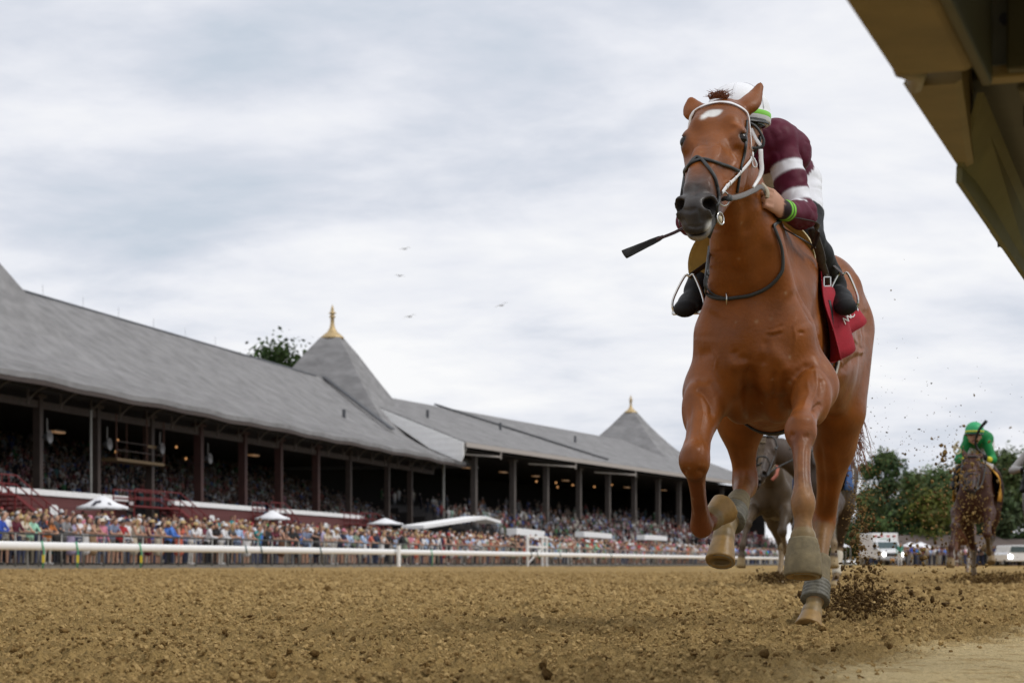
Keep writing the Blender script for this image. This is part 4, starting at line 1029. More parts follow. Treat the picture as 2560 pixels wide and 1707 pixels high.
def z5(*P): return [(1720 + x / 3.267, 620 + y / 3.267) for x, y in P]
def zf(*P): return [(2040 + x / 4.9, 640 + y / 4.9) for x, y in P]
def z2(*P): return [(1600 + x * .51, 800 + y * .51) for x, y in P]
def z3(*P): return [(1660 + x / 5.227, 180 + y / 5.227) for x, y in P]
def z4(*P): return [(1660 + x / 5.227, 400 + y / 5.227) for x, y in P]
def z1(*P): return [(1500 + x * .4783, 150 + y * .4783) for x, y in P]
STROKES = [
    (z5((640, 705), (700, 712), (770, 690)), 3.0, .005, 7, 8.6), (z5((650, 672), (720, 660), (770, 630)), 2.5, .004, 7, 8.6),
    (z5((660, 690), (770, 660)), 5, -.004, 7, 8.6), (z5((905, 690), (950, 690)), 3.0, .005, 7, 8.6),
    (z5((640, 740), (632, 860), (600, 960)), 7, .006, 7, 8.6),
    (z5((370, 830), (400, 900), (500, 905)), 7, .007, 7, 8.6), (z5((330, 960), (420, 940), (500, 950)), 14, -.010, 7, 8.6),
    (z5((500, 950), (495, 1100), (500, 1300), (520, 1420)), 12, .014, 7, 8.6),
    (z5((560, 860), (680, 850), (760, 930), (810, 1040)), 14, -.009, 7, 8.6),
    (z5((715, 1000), (705, 1080), (715, 1150), (690, 1300)), 6, .008, 7, 8.6),
    (z5((820, 1050), (815, 1200), (790, 1330)), 9, .008, 7, 8.6),
    (z5((60, 1140), (140, 1180), (200, 1270), (210, 1400)), 7, .011, 7, 8.6),
    (z5((80, 1020), (130, 1150), (240, 1260)), 12, .006, 7, 8.6),
    (z5((850, 1080), (900, 1010), (960, 965), (1030, 960)), 5, .012, 7, 8.6),
    (z5((1005, 1335), (1050, 1300), (1095, 1265)), 5, .010, 7, 8.6), (z5((1085, 1060), (1092, 1150), (1080, 1240)), 6, .006, 7, 8.6),
    (z5((1075, 700), (1095, 860), (1140, 1050)), 9, .006, 7, 8.8), (z5((850, 350), (960, 480), (1020, 640)), 22, .008, 7, 8.8),
    (z5((230, 520), (160, 640), (150, 760)), 20, .006, 7, 8.6), (z5((90, 880), (200, 850)), 10, .005, 7, 8.6),
    (zf((470, 690), (520, 820), (515, 960), (555, 1110)), 3.5, .010, 8.4, 9.9), (zf((560, 830), (582, 960), (587, 1090)), 3.0, .008, 8.4, 9.9),
    (zf((490, 1060), (540, 1120), (590, 1150)), 3.0, .008, 8.4, 9.9), (zf((400, 860), (440, 990), (510, 1080)), 3.5, -.006, 8.4, 9.9),
    (zf((500, 1190), (560, 1180), (590, 1140)), 3.0, -.008, 8.4, 9.9), (zf((320, 1420), (430, 1300), (560, 1200)), 6, .012, 8.4, 9.9),
    (zf((300, 120), (400, 260), (440, 420)), 8, .009, 8.4, 9.9), (zf((380, 290), (450, 460), (420, 520)), 8, -.008, 8.4, 9.9),
    (zf((600, 640), (640, 800), (600, 980)), 10, .008, 8.4, 9.9), (zf((540, 840), (560, 1000), (540, 1080)), 3, -.006, 8.4, 9.9),
    (z2((205, 740), (225, 750)), 5, .006, 7, 8.4), (z2((280, 735), (320, 750)), 5, .006, 7, 8.4), (z2((240, 620), (300, 640)), 8, -.004, 7, 8.4),
    (z2((740, 480), (860, 490)), 7, -.004, 7, 8.2), (z2((735, 560), (760, 570)), 5, .005, 7, 8.2), (z2((800, 575), (830, 565)), 5, .005, 7, 8.2),
    (z2((850, 380), (870, 440), (855, 480)), 5, .007, 7, 8.6), (z2((880, 600), (900, 800), (890, 950)), 6, .006, 8.5, 9.9),
    (z2((950, 620), (960, 780), (940, 940)), 8, -.005, 8.5, 9.9), (z2((470, 620), (500, 740), (490, 850)), 6, .005, 8.3, 9.4),
    (z3((880, 680), (970, 720), (1050, 790)), 4, -.006, 6.8, 7.9), (z3((850, 850), (880, 960), (940, 1040)), 6, .006, 6.8, 7.9),
    (z3((940, 1010), (1000, 1000)), 4, .004, 6.8, 7.9), (z3((520, 860), (510, 1000), (470, 1120)), 9, .004, 6.8, 7.9),
    (z3((780, 1100), (900, 1180), (940, 1280)), 8, -.005, 6.8, 7.9), (z3((640, 1230), (760, 1330), (820, 1450)), 8, .006, 6.8, 7.9),
    (z4((430, 300), (420, 380), (380, 480)), 6, .005, 6.8, 7.6), (z4((230, 640), (260, 660), (420, 640)), 4, .004, 6.8, 7.6), (z4((470, 640), (490, 740), (500, 820)), 4, .005, 6.8, 7.6),
    # veins and tendons
    (z5((900, 560), (860, 640), (880, 740), (850, 850)), 2.2, -.0030, 7, 8.8), (z5((200, 820), (240, 900), (220, 1000), (260, 1100)), 2.2, -.0028, 7, 8.6), (z5((1040, 980), (1060, 1120), (1020, 1260)), 2.2, -.0032, 7, 8.6), (z5((1090, 520), (1060, 620), (1085, 720)), 2.2, -.0028, 7, 8.8),
    (z2((290, 380), (310, 460), (290, 560), (315, 640)), 2.2, -.0030, 7, 8.4), (z2((250, 420), (240, 520), (225, 610)), 3.0, .0040, 7, 8.4), (z2((815, 290), (830, 360), (800, 430)), 2.2, -.003, 7, 8.4), (z2((780, 620), (775, 720), (785, 840)), 2.5, -.0028, 7, 8.0), (z2((815, 620), (812, 740), (822, 850)), 2.5, .0028, 7, 8.0),
    (z2((225, 790), (240, 880), (262, 960)), 2.5, .003, 7, 8.4), (z2((300, 780), (310, 880), (325, 960)), 2.5, -.003, 7, 8.4), (zf((430, 560), (480, 700), (470, 820), (520, 960)), 2.2, -.0035, 8.4, 9.9), (zf((240, 1000), (300, 1120), (290, 1260), (340, 1380)), 2.4, -.003, 8.2, 9.9),
    (z3((700, 900), (740, 1010), (720, 1110)), 2.0, -.0025, 6.8, 7.9), (z3((900, 1060), (940, 1160), (900, 1240)), 2.0, -.0028, 6.8, 7.9), (z4((560, 260), (600, 330), (590, 400)), 2.0, -.0024, 6.8, 7.6), (z3((380, 900), (400, 1010), (370, 1120)), 2.0, -.0022, 6.8, 7.9),
    (z4((430, 640), (330, 690), (260, 640)), 2.0, .0025, 6.8, 7.6), (z4((540, 640), (600, 600), (650, 640)), 2.2, .003, 6.8, 7.6), (z4((300, 860), (420, 880), (520, 850)), 2.5, .004, 6.8, 7.6), (z4((250, 760), (300, 840)), 2.2, .003, 6.8, 7.6),
    (z4((1050, 480), (1080, 700), (1060, 1000)), 10, .006, 7.2, 8.3), (z4((1250, 560), (1350, 850), (1400, 1200)), 14, -.006, 7.2, 8.3), (z4((700, 900), (720, 1200)), 16, -.005, 7.2, 8.3),
]

def build_horse(name, pose, h, frame, colors, mark=None, hi=True):
    F = Field((-1.98, -.48, -0.03), (1.13, .48, 2.17), h)
    S = (0, 1, 0)
    # --- trunk
    F.tube([(.0, 0, 1.16, .155, .18), (-.15, 0, 1.17, .186, .30), (-.38, 0, 1.20, .214, .380), (-.66, 0, 1.20, .270, .37), (-.98, 0, 1.235, .280, .33),
            (-1.22, 0, 1.31, .265, .31), (-1.42, 0, 1.37, .27, .30), (-1.58, 0, 1.30, .19, .24)], S, n=16, idn=1, k0=.02)
    F.ell((-.42, 0, 1.53), (.22, .09, .10), k=.10)                                   # withers
    for sg in (1, -1):
        F.ell((-1.36, sg * .125, 1.44), (.27, .15, .21), k=.06)                      # croup
        F.ell((-1.56, sg * .13, 1.22), (.15, .13, .27), k=.08)                       # buttock
        F.cap((-.30, sg * .122, 1.46), (.01, sg * .120, 1.16), .08, .076, k=.08)      # scapula
        F.ell((.02, sg * .124, 1.15), (.075, .068, .095), k=.06)                    # point of shoulder
        F.ell((-.27, sg * .148, 1.10), (.17, .075, .19), k=.06)                      # triceps
        F.ell((.045, sg * .080, 1.07), (.095, .092, .155), k=.05)                    # pectoral
        F.ell((-.13, sg * .075, .925), (.14, .070, .10), k=.06)                       # lower pectoral
        F.cap((.15, sg * .075, 1.50), (.03, sg * .13, 1.19), .05, .07, k=.07)      # brachiocephalic band
        F.ell((-1.02, sg * .21, 1.12), (.22, .06, .19), k=.12)                       # flank
        F.cap((-1.25, sg * .225, 1.50), (-1.10, sg * .225, 1.18), .035, .03, k=.08)    # point of hip fold
    # --- neck
    F.tube(pose['neck'], S, n=12, k0=.07)
    # --- head
    P0, P1 = np.array(pose['P0']), np.array(pose['P1']); L = np.linalg.norm(P1 - P0); d = (P1 - P0) / L
    s = np.array(pose['s'], float); s = s - d * (s @ d); s /= np.linalg.norm(s); dn = np.cross(d, s)
    if dn[2] < 0: dn = -dn
    A = (d, s, dn)
    H = lambda t, a, b: P0 + d * (t * L) + s * a + dn * b
    st = [(-.02, .086, .085), (.14, .106, .098), (.32, .098, .112), (.5, .080, .10), (.70, .066, .078), (.88, .057, .062), (.98, .052, .052)]
    F.tube([(*H(t, 0, -hh), w, hh) for t, w, hh in st], s, n=14, k0=.05)
    for sg in (1, -1):
        F.ell(H(.31, sg * .088, -.046), (.056, .034, .042), A, k=.03)                # orbit
        F.cap(H(.20, sg * .055, -.012), H(.06, sg * .045, -.03), .035, .04, k=.05)   # temple
        F.ell(H(.34, sg * .060, -.165), (.105, .036, .080), A, k=.05)                 # jowl
        F.cap(H(.36, sg * .080, -.09), H(.62, sg * .062, -.085), .020, .012, k=.03)  # facial crest
        F.cap(H(.38, sg * .045, -.20), H(.98, sg * .024, -.120), .035, .024, k=.03)  # jaw bone
        F.cap(H(.5, sg * .028, -.012), H(.86, sg * .026, -.008), .022, .02, k=.03)   # nasal bone edge
    F.ell(H(.985, 0, -.052), (.050, .050, .048), A, k=.025, idn=2)                     # muzzle
    F.ell(H(1.03, 0, -.088), (.042, .047, .034), A, k=.025, idn=2)                    # upper lip
    F.ell(H(1.0, 0, -.128), (.045, .040, .026), A, k=.015, idn=5)                     # lower lip / chin
    for sg in (1, -1):
        F.ell(H(.975, sg * .052, -.038), (.046, .026, .038), A, k=.014, idn=2)        # nostril wing
        F.cap(H(.992, sg * .054, -.026), H(.95, sg * .028, -.050), .026, .017, k=.010, idn=4, cut=True)
        F.cap(H(1.0, sg * .074, -.040), H(.98, sg * .05, -.046), .021, .021, k=.010, idn=4, cut=True)
    F.ell(H(1.06, 0, -.113), (.03, .05, .005), A, k=.012, idn=6, cut=True)           # mouth line
    if hi:
        for sg in (1, -1):
            F.ell(H(.318, sg * .114, -.024), (.026, .018, .018), A, k=.008, idn=6, cut=True)
            F.cap(H(.265, sg * .100, -.020), H(.30, sg * .106, -.014), .008, .006, k=.02)   # brow
    for e in (pose['earR'], pose['earL']):
        e = [np.array(x) for x in e]; ax = e[2] - e[0]; sd = np.cross(ax, (1, 0, .3)); sd /= np.linalg.norm(sd)
        F.tube([(*e[0], .028, .024), (*(e[0] * .55 + e[1] * .45), .033, .020), (*e[1], .028, .015), (*(e[1] * .35 + e[2] * .65), .014, .010), (*e[2], .006, .006)], sd, n=12, k0=.02)
    # --- fore legs
    hoofs = {}
    def fore(J, sg, key):
        lid = 7 if sg > 0 else 9
        el, kn, fe, co, to = [np.array(j) for j in J]
        up = np.array([-.02, sg * .135, 1.14])
        F.cap(up, el, .09, .085, k=.06)
        ax = kn - el; M = lambda t: el + ax * t
        F.tube([(*el, .085, .098), (*M(.22), .074, .088), (*M(.45), .056, .066), (*M(.72), .044, .048), (*M(.90), .049, .048)], S, n=22, k0=.05)
        F.ell(M(.28) + np.array([.03, sg * .02, -.0]), (.045, .05, .10), k=.05)
        F.ell(kn, (.054, .054, .058), k=.03); F.ell(kn + (kn - fe) / np.linalg.norm(kn - fe) * .0 + np.array([.012, 0, -.012]), (.05, .046, .052), k=.03)
        c = fe - kn; C = lambda t: kn + c * t
        F.tube([(*C(.10), .043, .045), (*C(.25), .031, .036), (*C(.5), .0255, .033), (*C(.75), .0265, .035), (*C(.92), .034, .040)], S, n=22, k0=.03, idn=lid)
        F.ell(fe, (.041, .037, .043), k=.02, idn=lid)
        F.cap(fe, fe * .35 + co * .65, .034, .030, k=.03, idn=lid); F.cap(fe * .3 + co * .7, co, .031, .038, k=.012, idn=lid)
        F.cap(kn * .75 + fe * .25 - np.array([.03, 0, 0]), fe - np.array([.022, 0, 0]), .012, .014, k=.015, idn=lid)   # tendon
        hoof(co, to, key)
    def hoof(co, to, key):
        t = to - co; Lh = np.linalg.norm(t); t /= Lh
        F.cap(co - t * .01, co + t * .004, .045, .047, k=.006, idn=10); F.cap(co + t * .006, co + t * Lh * .95, .043, .062, k=.001, idn=3)
        F.plane_cut(to, t, to - .12, to + .12)
        if hi: F.ell(to, (.040, .040, .016) if abs(t[2]) > .7 else (.030, .036, .030), None, k=.006, idn=10, cut=True); hoofs[key] = (co, to)
    def hind(J, sg, key):
        hi_, stf, hk, fe, co, to = [np.array(j) for j in J]
        bt = np.array([-1.55, sg * .13, 1.18])
        F.tube([(*hi_, .125, .20), (*(hi_ * .5 + stf * .5), .11, .20), (*stf, .088, .12)], S, n=10, k0=.08)
        g = hk - stf; G = lambda t: stf + g * t
        F.cap(bt, G(.30), .135, .080, k=.08)
        F.cap(hi_ + np.array([-.05, sg * .03, -.05]), stf + np.array([0, sg * .01, .03]), .13, .085, k=.08)
        F.tube([(*stf, .092, .105), (*G(.25), .085, .10), (*G(.5), .066, .075), (*G(.75), .047, .056), (*G(.93), .047, .056)], S, n=22, k0=.05)
        F.ell(hk, (.055, .048, .062), k=.03)
        back = np.array([-1, 0, .25]); F.ell(hk + back * .045 + np.array([0, 0, .03]), (.03, .03, .05), k=.03)        # point of hock
        F.cap(G(.55) - np.array([.05, 0, 0]), hk + back * .045 + np.array([0, 0, .05]), .018, .018, k=.03)
        c = fe - hk; C = lambda t: hk + c * t
        F.tube([(*C(.08), .045, .052), (*C(.28), .034, .044), (*C(.55), .031, .038), (*C(.8), .033, .038), (*C(.93), .040, .043)], S, n=22, k0=.03, idn=7)
        F.ell(fe, (.044, .039, .044), k=.025, idn=7)
        F.cap(fe, co, .034, .038, k=.02, idn=10)
        hoof(co, to, key)
    fore(pose['FR_'], -1, 'FR'); fore(pose['FL_'], 1, 'FL'); hind(pose['HL_'], 1, 'HL'); hind(pose['HR_'], -1, 'HR')
    V, Fc, ids = F.mesh()
    V = relax(V, Fc, 20 if hi else 3)
    if hi: V = frame.h(sculpt(frame.w(V), Fc, STROKES))
    c = np.array([colors.get(i, colors[1]) for i in range(12)])[ids]
    # ground dust clinging to the lower legs, dark muzzle fading up the nose
    c0 = np.array(colors[1])
    tt = (V - P0) @ d / L; bb = (V - P0) @ dn; aa = (V - P0) @ s
    onhead = (V[:, 0] > .35) & (V[:, 2] > 1.30)
    nz = vnoise(V, 14, 3)
    mz = np.clip((tt - .66 + .2 * (nz - .5)) / .24, 0, 1) * onhead
    c = c * (1 - mz[:, None]) + np.where(ids[:, None] == 5, c, np.where(ids[:, None] == 4, c, np.array(colors[2]))) * mz[:, None]
    dust = np.array(colors[8]); lowz = np.clip((.74 - V[:, 2] + .30 * (nz - .5)) / .34, 0, 1) * (ids == 7) * .72
    c = c * (1 - lowz[:, None]) + dust * lowz[:, None]
    hs = (ids == 3) | (ids == 10) | (ids == 7); qn = V * np.array([1, 1, .22]); sm_ = (.70 + .60 * vnoise(qn, 95, 31, 3)) * (.80 + .40 * vnoise(V, 26, 33, 3))
    c = np.where(hs[:, None], c * sm_[:, None], c)
    if mark: c = mark(V, c, tt, aa, bb, onhead)
    c = blur(c, Fc, 2 if h < .01 else 1)
    me = mesh_np(name + '_body', frame.w(V), Fc, True, c)
    return me, dict(H=H, A=A, hoofs=hoofs, L=L)

CHEST = {1: (.200, .0595, .0095), 9: (.125, .034, .009), 2: (.028, .025, .025), 3: (.275, .17, .060), 4: (.008, .006, .006), 5: (.25, .21, .155), 6: (.02, .012, .01), 7: (.165, .048, .012), 10: (.20, .14, .062), 8: (.215, .130, .050)}
def star(V, c, t, a, b, on):
    n = vnoise(V, 60, 5)
    cx = a + .010 + .25 * (t - .15); cy = (t - .150)
    m1 = (cx / .026) ** 2 + (cy / .037) ** 2; m2 = ((cx + .016) / .014) ** 2 + ((t - .185) / .05) ** 2
    m = np.clip(1.6 - np.minimum(m1, m2 * 1.5) - .5 * (n - .5), 0, 1); m = np.clip(m * 3 - .8, 0, 1) * on * (b > -.06)
    c = c * (1 - m[:, None]) + np.array((.80, .80, .78)) * m[:, None]
    sp = np.clip((vnoise(V, 75, 12, 1) - .955) * 60, 0, 1) * (V[:, 0] > -.4) * .8      # flecks of dirt
    c = c * (1 - sp[:, None]) + np.array((.42, .33, .20)) * sp[:, None]
    gm = np.clip((t - .80) / .12, 0, 1) * on * np.clip((vnoise(V, 24, 41, 3) - .38) * 2.4, 0, 1) * .55      # grey bloom on the muzzle skin
    c = c * (1 - gm[:, None]) + np.array((.105, .095, .09)) * gm[:, None]
    # foam smear at the corner of the lips
    f = np.clip(1.2 - ((a - .045) / .02) ** 2 - ((t - 1.03) / .05) ** 2 - ((b + .095) / .03) ** 2, 0, 1) * on
    c = c * (1 - f[:, None] * .8) + np.array((.75, .75, .74)) * f[:, None] * .8
    ey = np.clip(1.3 - np.sqrt(((t - .318) * .63 / .040) ** 2 + ((np.abs(a) - .104) / .026) ** 2 + ((b + .03) / .03) ** 2), 0, 1) * on * .85
    c = c * (1 - ey[:, None]) + np.array((.030, .014, .008)) * ey[:, None]
    k = np.clip((vnoise(V, 9, 8) - .45) * 3, 0, 1) * on * np.clip(1 - np.abs(t - .5) / .25, 0, 1) * (np.abs(a) > .02) * .45   # smoky hair beside the nose bone
    c = c * (1 - k[:, None]) + c * .45 * k[:, None]
    return c
coat_mat = mat('horse_coat', rough=.44, attr='Col', var=.26, vscale=7, bump=.16, bscale=70, bdist=.01, rvar=.10, spec=.28, detail=9)

HB = FR.w((-.75, .03, 0))                      # base point of the leading horse
body_me, INFO = build_horse('racehorse', POSE, 0.006, FR, CHEST, star)
race = empty('racehorse', tuple(HB), 'chestnut racehorse with a white star galloping at the front', 'horse')
body = link('body', body_me, race, mats=[coat_mat])
body_me.transform(Matrix.Translation(-Vector(HB)))
_vb = np.empty(len(body_me.vertices) * 3, np.float32); body_me.vertices.foreach_get('co', _vb)
_vb = _vb.reshape(-1, 3).astype(float) + HB
_pb = [tuple(p.vertices) for p in body_me.polygons]
BVH = BVHTree.FromPolygons([tuple(v) for v in _vb], _pb)
CAMP = Vector((0, 0, CAMZ))

def hit(px, py, Yd=None, tree=None):
    """where the line of sight through a photo pixel meets the horse"""
    dr = Vector(at(px, py, 1.0)) - CAMP; dr.normalize()
    r = (tree or BVH).ray_cast(CAMP, dr, 20)
    if r[0] is None or (Yd and abs(r[0].y - Yd) > .5):
        return (np.array(at(px, py, Yd or 7.5)), np.array((0, -1, 0.)), False)
    return (np.array(r[0]), np.array(r[1]), True)

def strap_pts(P, n=None, off=.004, Yd=None, lift=0.0):
    """spline through photo points laid onto the horse's surface"""
    n = n or len(P) * 6
    Q = spline(np.array(P, float), n); pts, nr = [], []
    for q in Q:
        p, m, ok = hit(q[0], q[1], Yd)
        pts.append(p + m * off); nr.append(m)
    pts = np.array(pts); nr = np.array(nr)
    for _ in range(3):
        pts[1:-1] = .5 * pts[1:-1] + .25 * (pts[:-2] + pts[2:]); nr[1:-1] = .5 * nr[1:-1] + .25 * (nr[:-2] + nr[2:])
    return pts, nr

# eyes
eye_m = mat('horse_eye', (.010, .006, .004), .16, spec=.35)
eyeH = INFO['H']
for sg in (1, -1):
    mb = MB(); cc = FR.w(eyeH(.318, sg * .0985, -.0335)); mb.lathe([(.0245 * math.sin(a), .0245 * math.cos(a)) for a in np.linspace(.02, 3.12, 12)], cc, n=18)
    child_at(mb.build('eye', eye_m, None, tuple(cc), True), race)

# hair strands
def strands(name, roots, rad, m, parent, seg=6):
    mb = MB()
    for path in roots:
        P = spline(path, seg); mb.tube(P, np.linspace(rad, rad * .25, seg), n=4, cap=False)
    return child_at(mb.build(name, m, None, tuple(np.array(roots[0][0])), True), parent)
hair_m = mat('horse_hair', (.20, .062, .022), .5)
R = random.Random(3)
fl = []
for i in range(170):
    x = R.uniform(1774, 1816); b0 = at(x, 250 - 4 * math.sin((x - 1772) / 46 * 3.1), 7.57); hgt = R.uniform(.010, .034)
    fl.append([b0, b0 + np.array([R.uniform(-.01, .012), R.uniform(-.01, .01), hgt * .6]), b0 + np.array([R.uniform(-.03, .035), R.uniform(-.02, .02), hgt])])
strands('forelock', fl, .0017, hair_m, race)
tl = []
for i in range(130):
    j = lambda s_: np.array([R.uniform(-s_, s_), R.uniform(-s_, s_), R.uniform(-s_, s_)])
    q = R.uniform(.75, 1.08)
    tl.append([FR.w(p) for p in (np.array((-1.60, .0, 1.48)) + j(.02), np.array((-1.80, .05, 1.40)) + j(.03), np.array((-1.98, .11, 1.2)) + j(.05), np.array((-2.03, .155, .98)) + j(.06) * q, np.array((-2.04, .16 + R.uniform(-.04, .05), .98 - .22 * q)) + j(.07))])
strands('tail', tl, .003, hair_m, race, 9)
mn = []
for i in range(170):
    t = R.uniform(0, 1); q = spline(np.array(POSE['neck']), 21)[int(4 + t * 16)]
    b0 = np.array([q[0] - .75 * q[4] * .62, q[1], q[2] + .70 * q[4]])
    mn.append([FR.w(b0), FR.w(b0 + np.array([R.uniform(-.05, .01), -.05, .015])), FR.w(b0 + np.array([R.uniform(-.12, .02), -.10 - R.uniform(0, .03), -.09 - R.uniform(0, .08)]))])
strands('mane', mn, .0025, hair_m, race)

# boots and bandages (worn, so children of the horse)
def basis(t):
    t = np.array(t, float) / np.linalg.norm(t); x = np.cross(t, (0, 1, .1)); x /= np.linalg.norm(x)
    return np.array([x, np.cross(t, x), t])
boot_m = mat('dusty_rubber', (.150, .118, .060), .75, var=.3, vscale=30, bump=.3, bscale=60, bdist=.006)
wrap_m = mat('grey_wrap_tape', (.105, .098, .072), .55, var=.45, vscale=35, bump=.5, bscale=70, bdist=.008)
co, to = [FR.w(x) for x in INFO['hoofs']['FL']]
t = to - co; Lh = np.linalg.norm(t); B = basis(t)
mb = MB()
prof = [(.040, .006), (.049, .002), (.0525, .010), (.0535, .020), (.0565, .026), (.056, .034), (.0595, .040), (.059, .050), (.062, .057), (.0645, .080), (.0665, .108), (.067, .130), (.064, .138), (.054, .138)]
mb.lathe(prof, co - (to - co) * 0.05, B, n=40, cap=False)
child_at(mb.build('bell_boot', boot_m, None, tuple(co), True), race)
def wrap(a, b, r0, r1, name, m, rid=0.004, nr=7):
    t = b - a; L = np.linalg.norm(t); B = basis(t); mb = MB(); pr = []
    for i in range(nr * 4 + 1):
        u = i / (nr * 4); pr.append((r0 + (r1 - r0) * u + rid * abs(math.sin(u * nr * math.pi)), u * L))
    mb.lathe(pr, a, B, n=28, noise=.012)
    return child_at(mb.build(name, m, None, tuple(a), True), race)
hk, fe, cr = [FR.w(x) for x in (POSE['HL_'][2], POSE['HL_'][3], POSE['HL_'][4])]
wrap(hk + (fe - hk) * .50, hk + (fe - hk) * .84, .046, .054, 'leg_boot', boot_m, .0015, 3)
wrap(hk + (fe - hk) * .82, fe + (cr - fe) * .25, .056, .062, 'ankle_wrap', wrap_m, .004, 5)
hk, fe, cr = [FR.w(x) for x in (POSE['HR_'][2], POSE['HR_'][3], POSE['HR_'][4])]
wrap(hk + (fe - hk) * .50, hk + (fe - hk) * .86, .046, .054, 'leg_boot', boot_m, .0015, 3)
wrap(hk + (fe - hk) * .84, fe + (cr - fe) * .30, .054, .060, 'ankle_wrap', wrap_m, .004, 5)
shoe_m = mat('worn_steel', (.30, .28, .25), .35, .9)
for key, (co, to) in INFO['hoofs'].items():
    if key == 'HL': continue
    co, to = FR.w(co), FR.w(to); B = basis(to - co); mb = MB(); pts = []; to = to - B[2] * .004
    fw = B[0]; 
    for a in np.linspace(-2.3, 2.3, 15):
        pts.append(to + .052 * (math.cos(a) * B[0] + math.sin(a) * B[1]))
    mb.tube(pts, .0065, 6, True)
    child_at(mb.build('horseshoe', shoe_m, None, tuple(to), True), race)
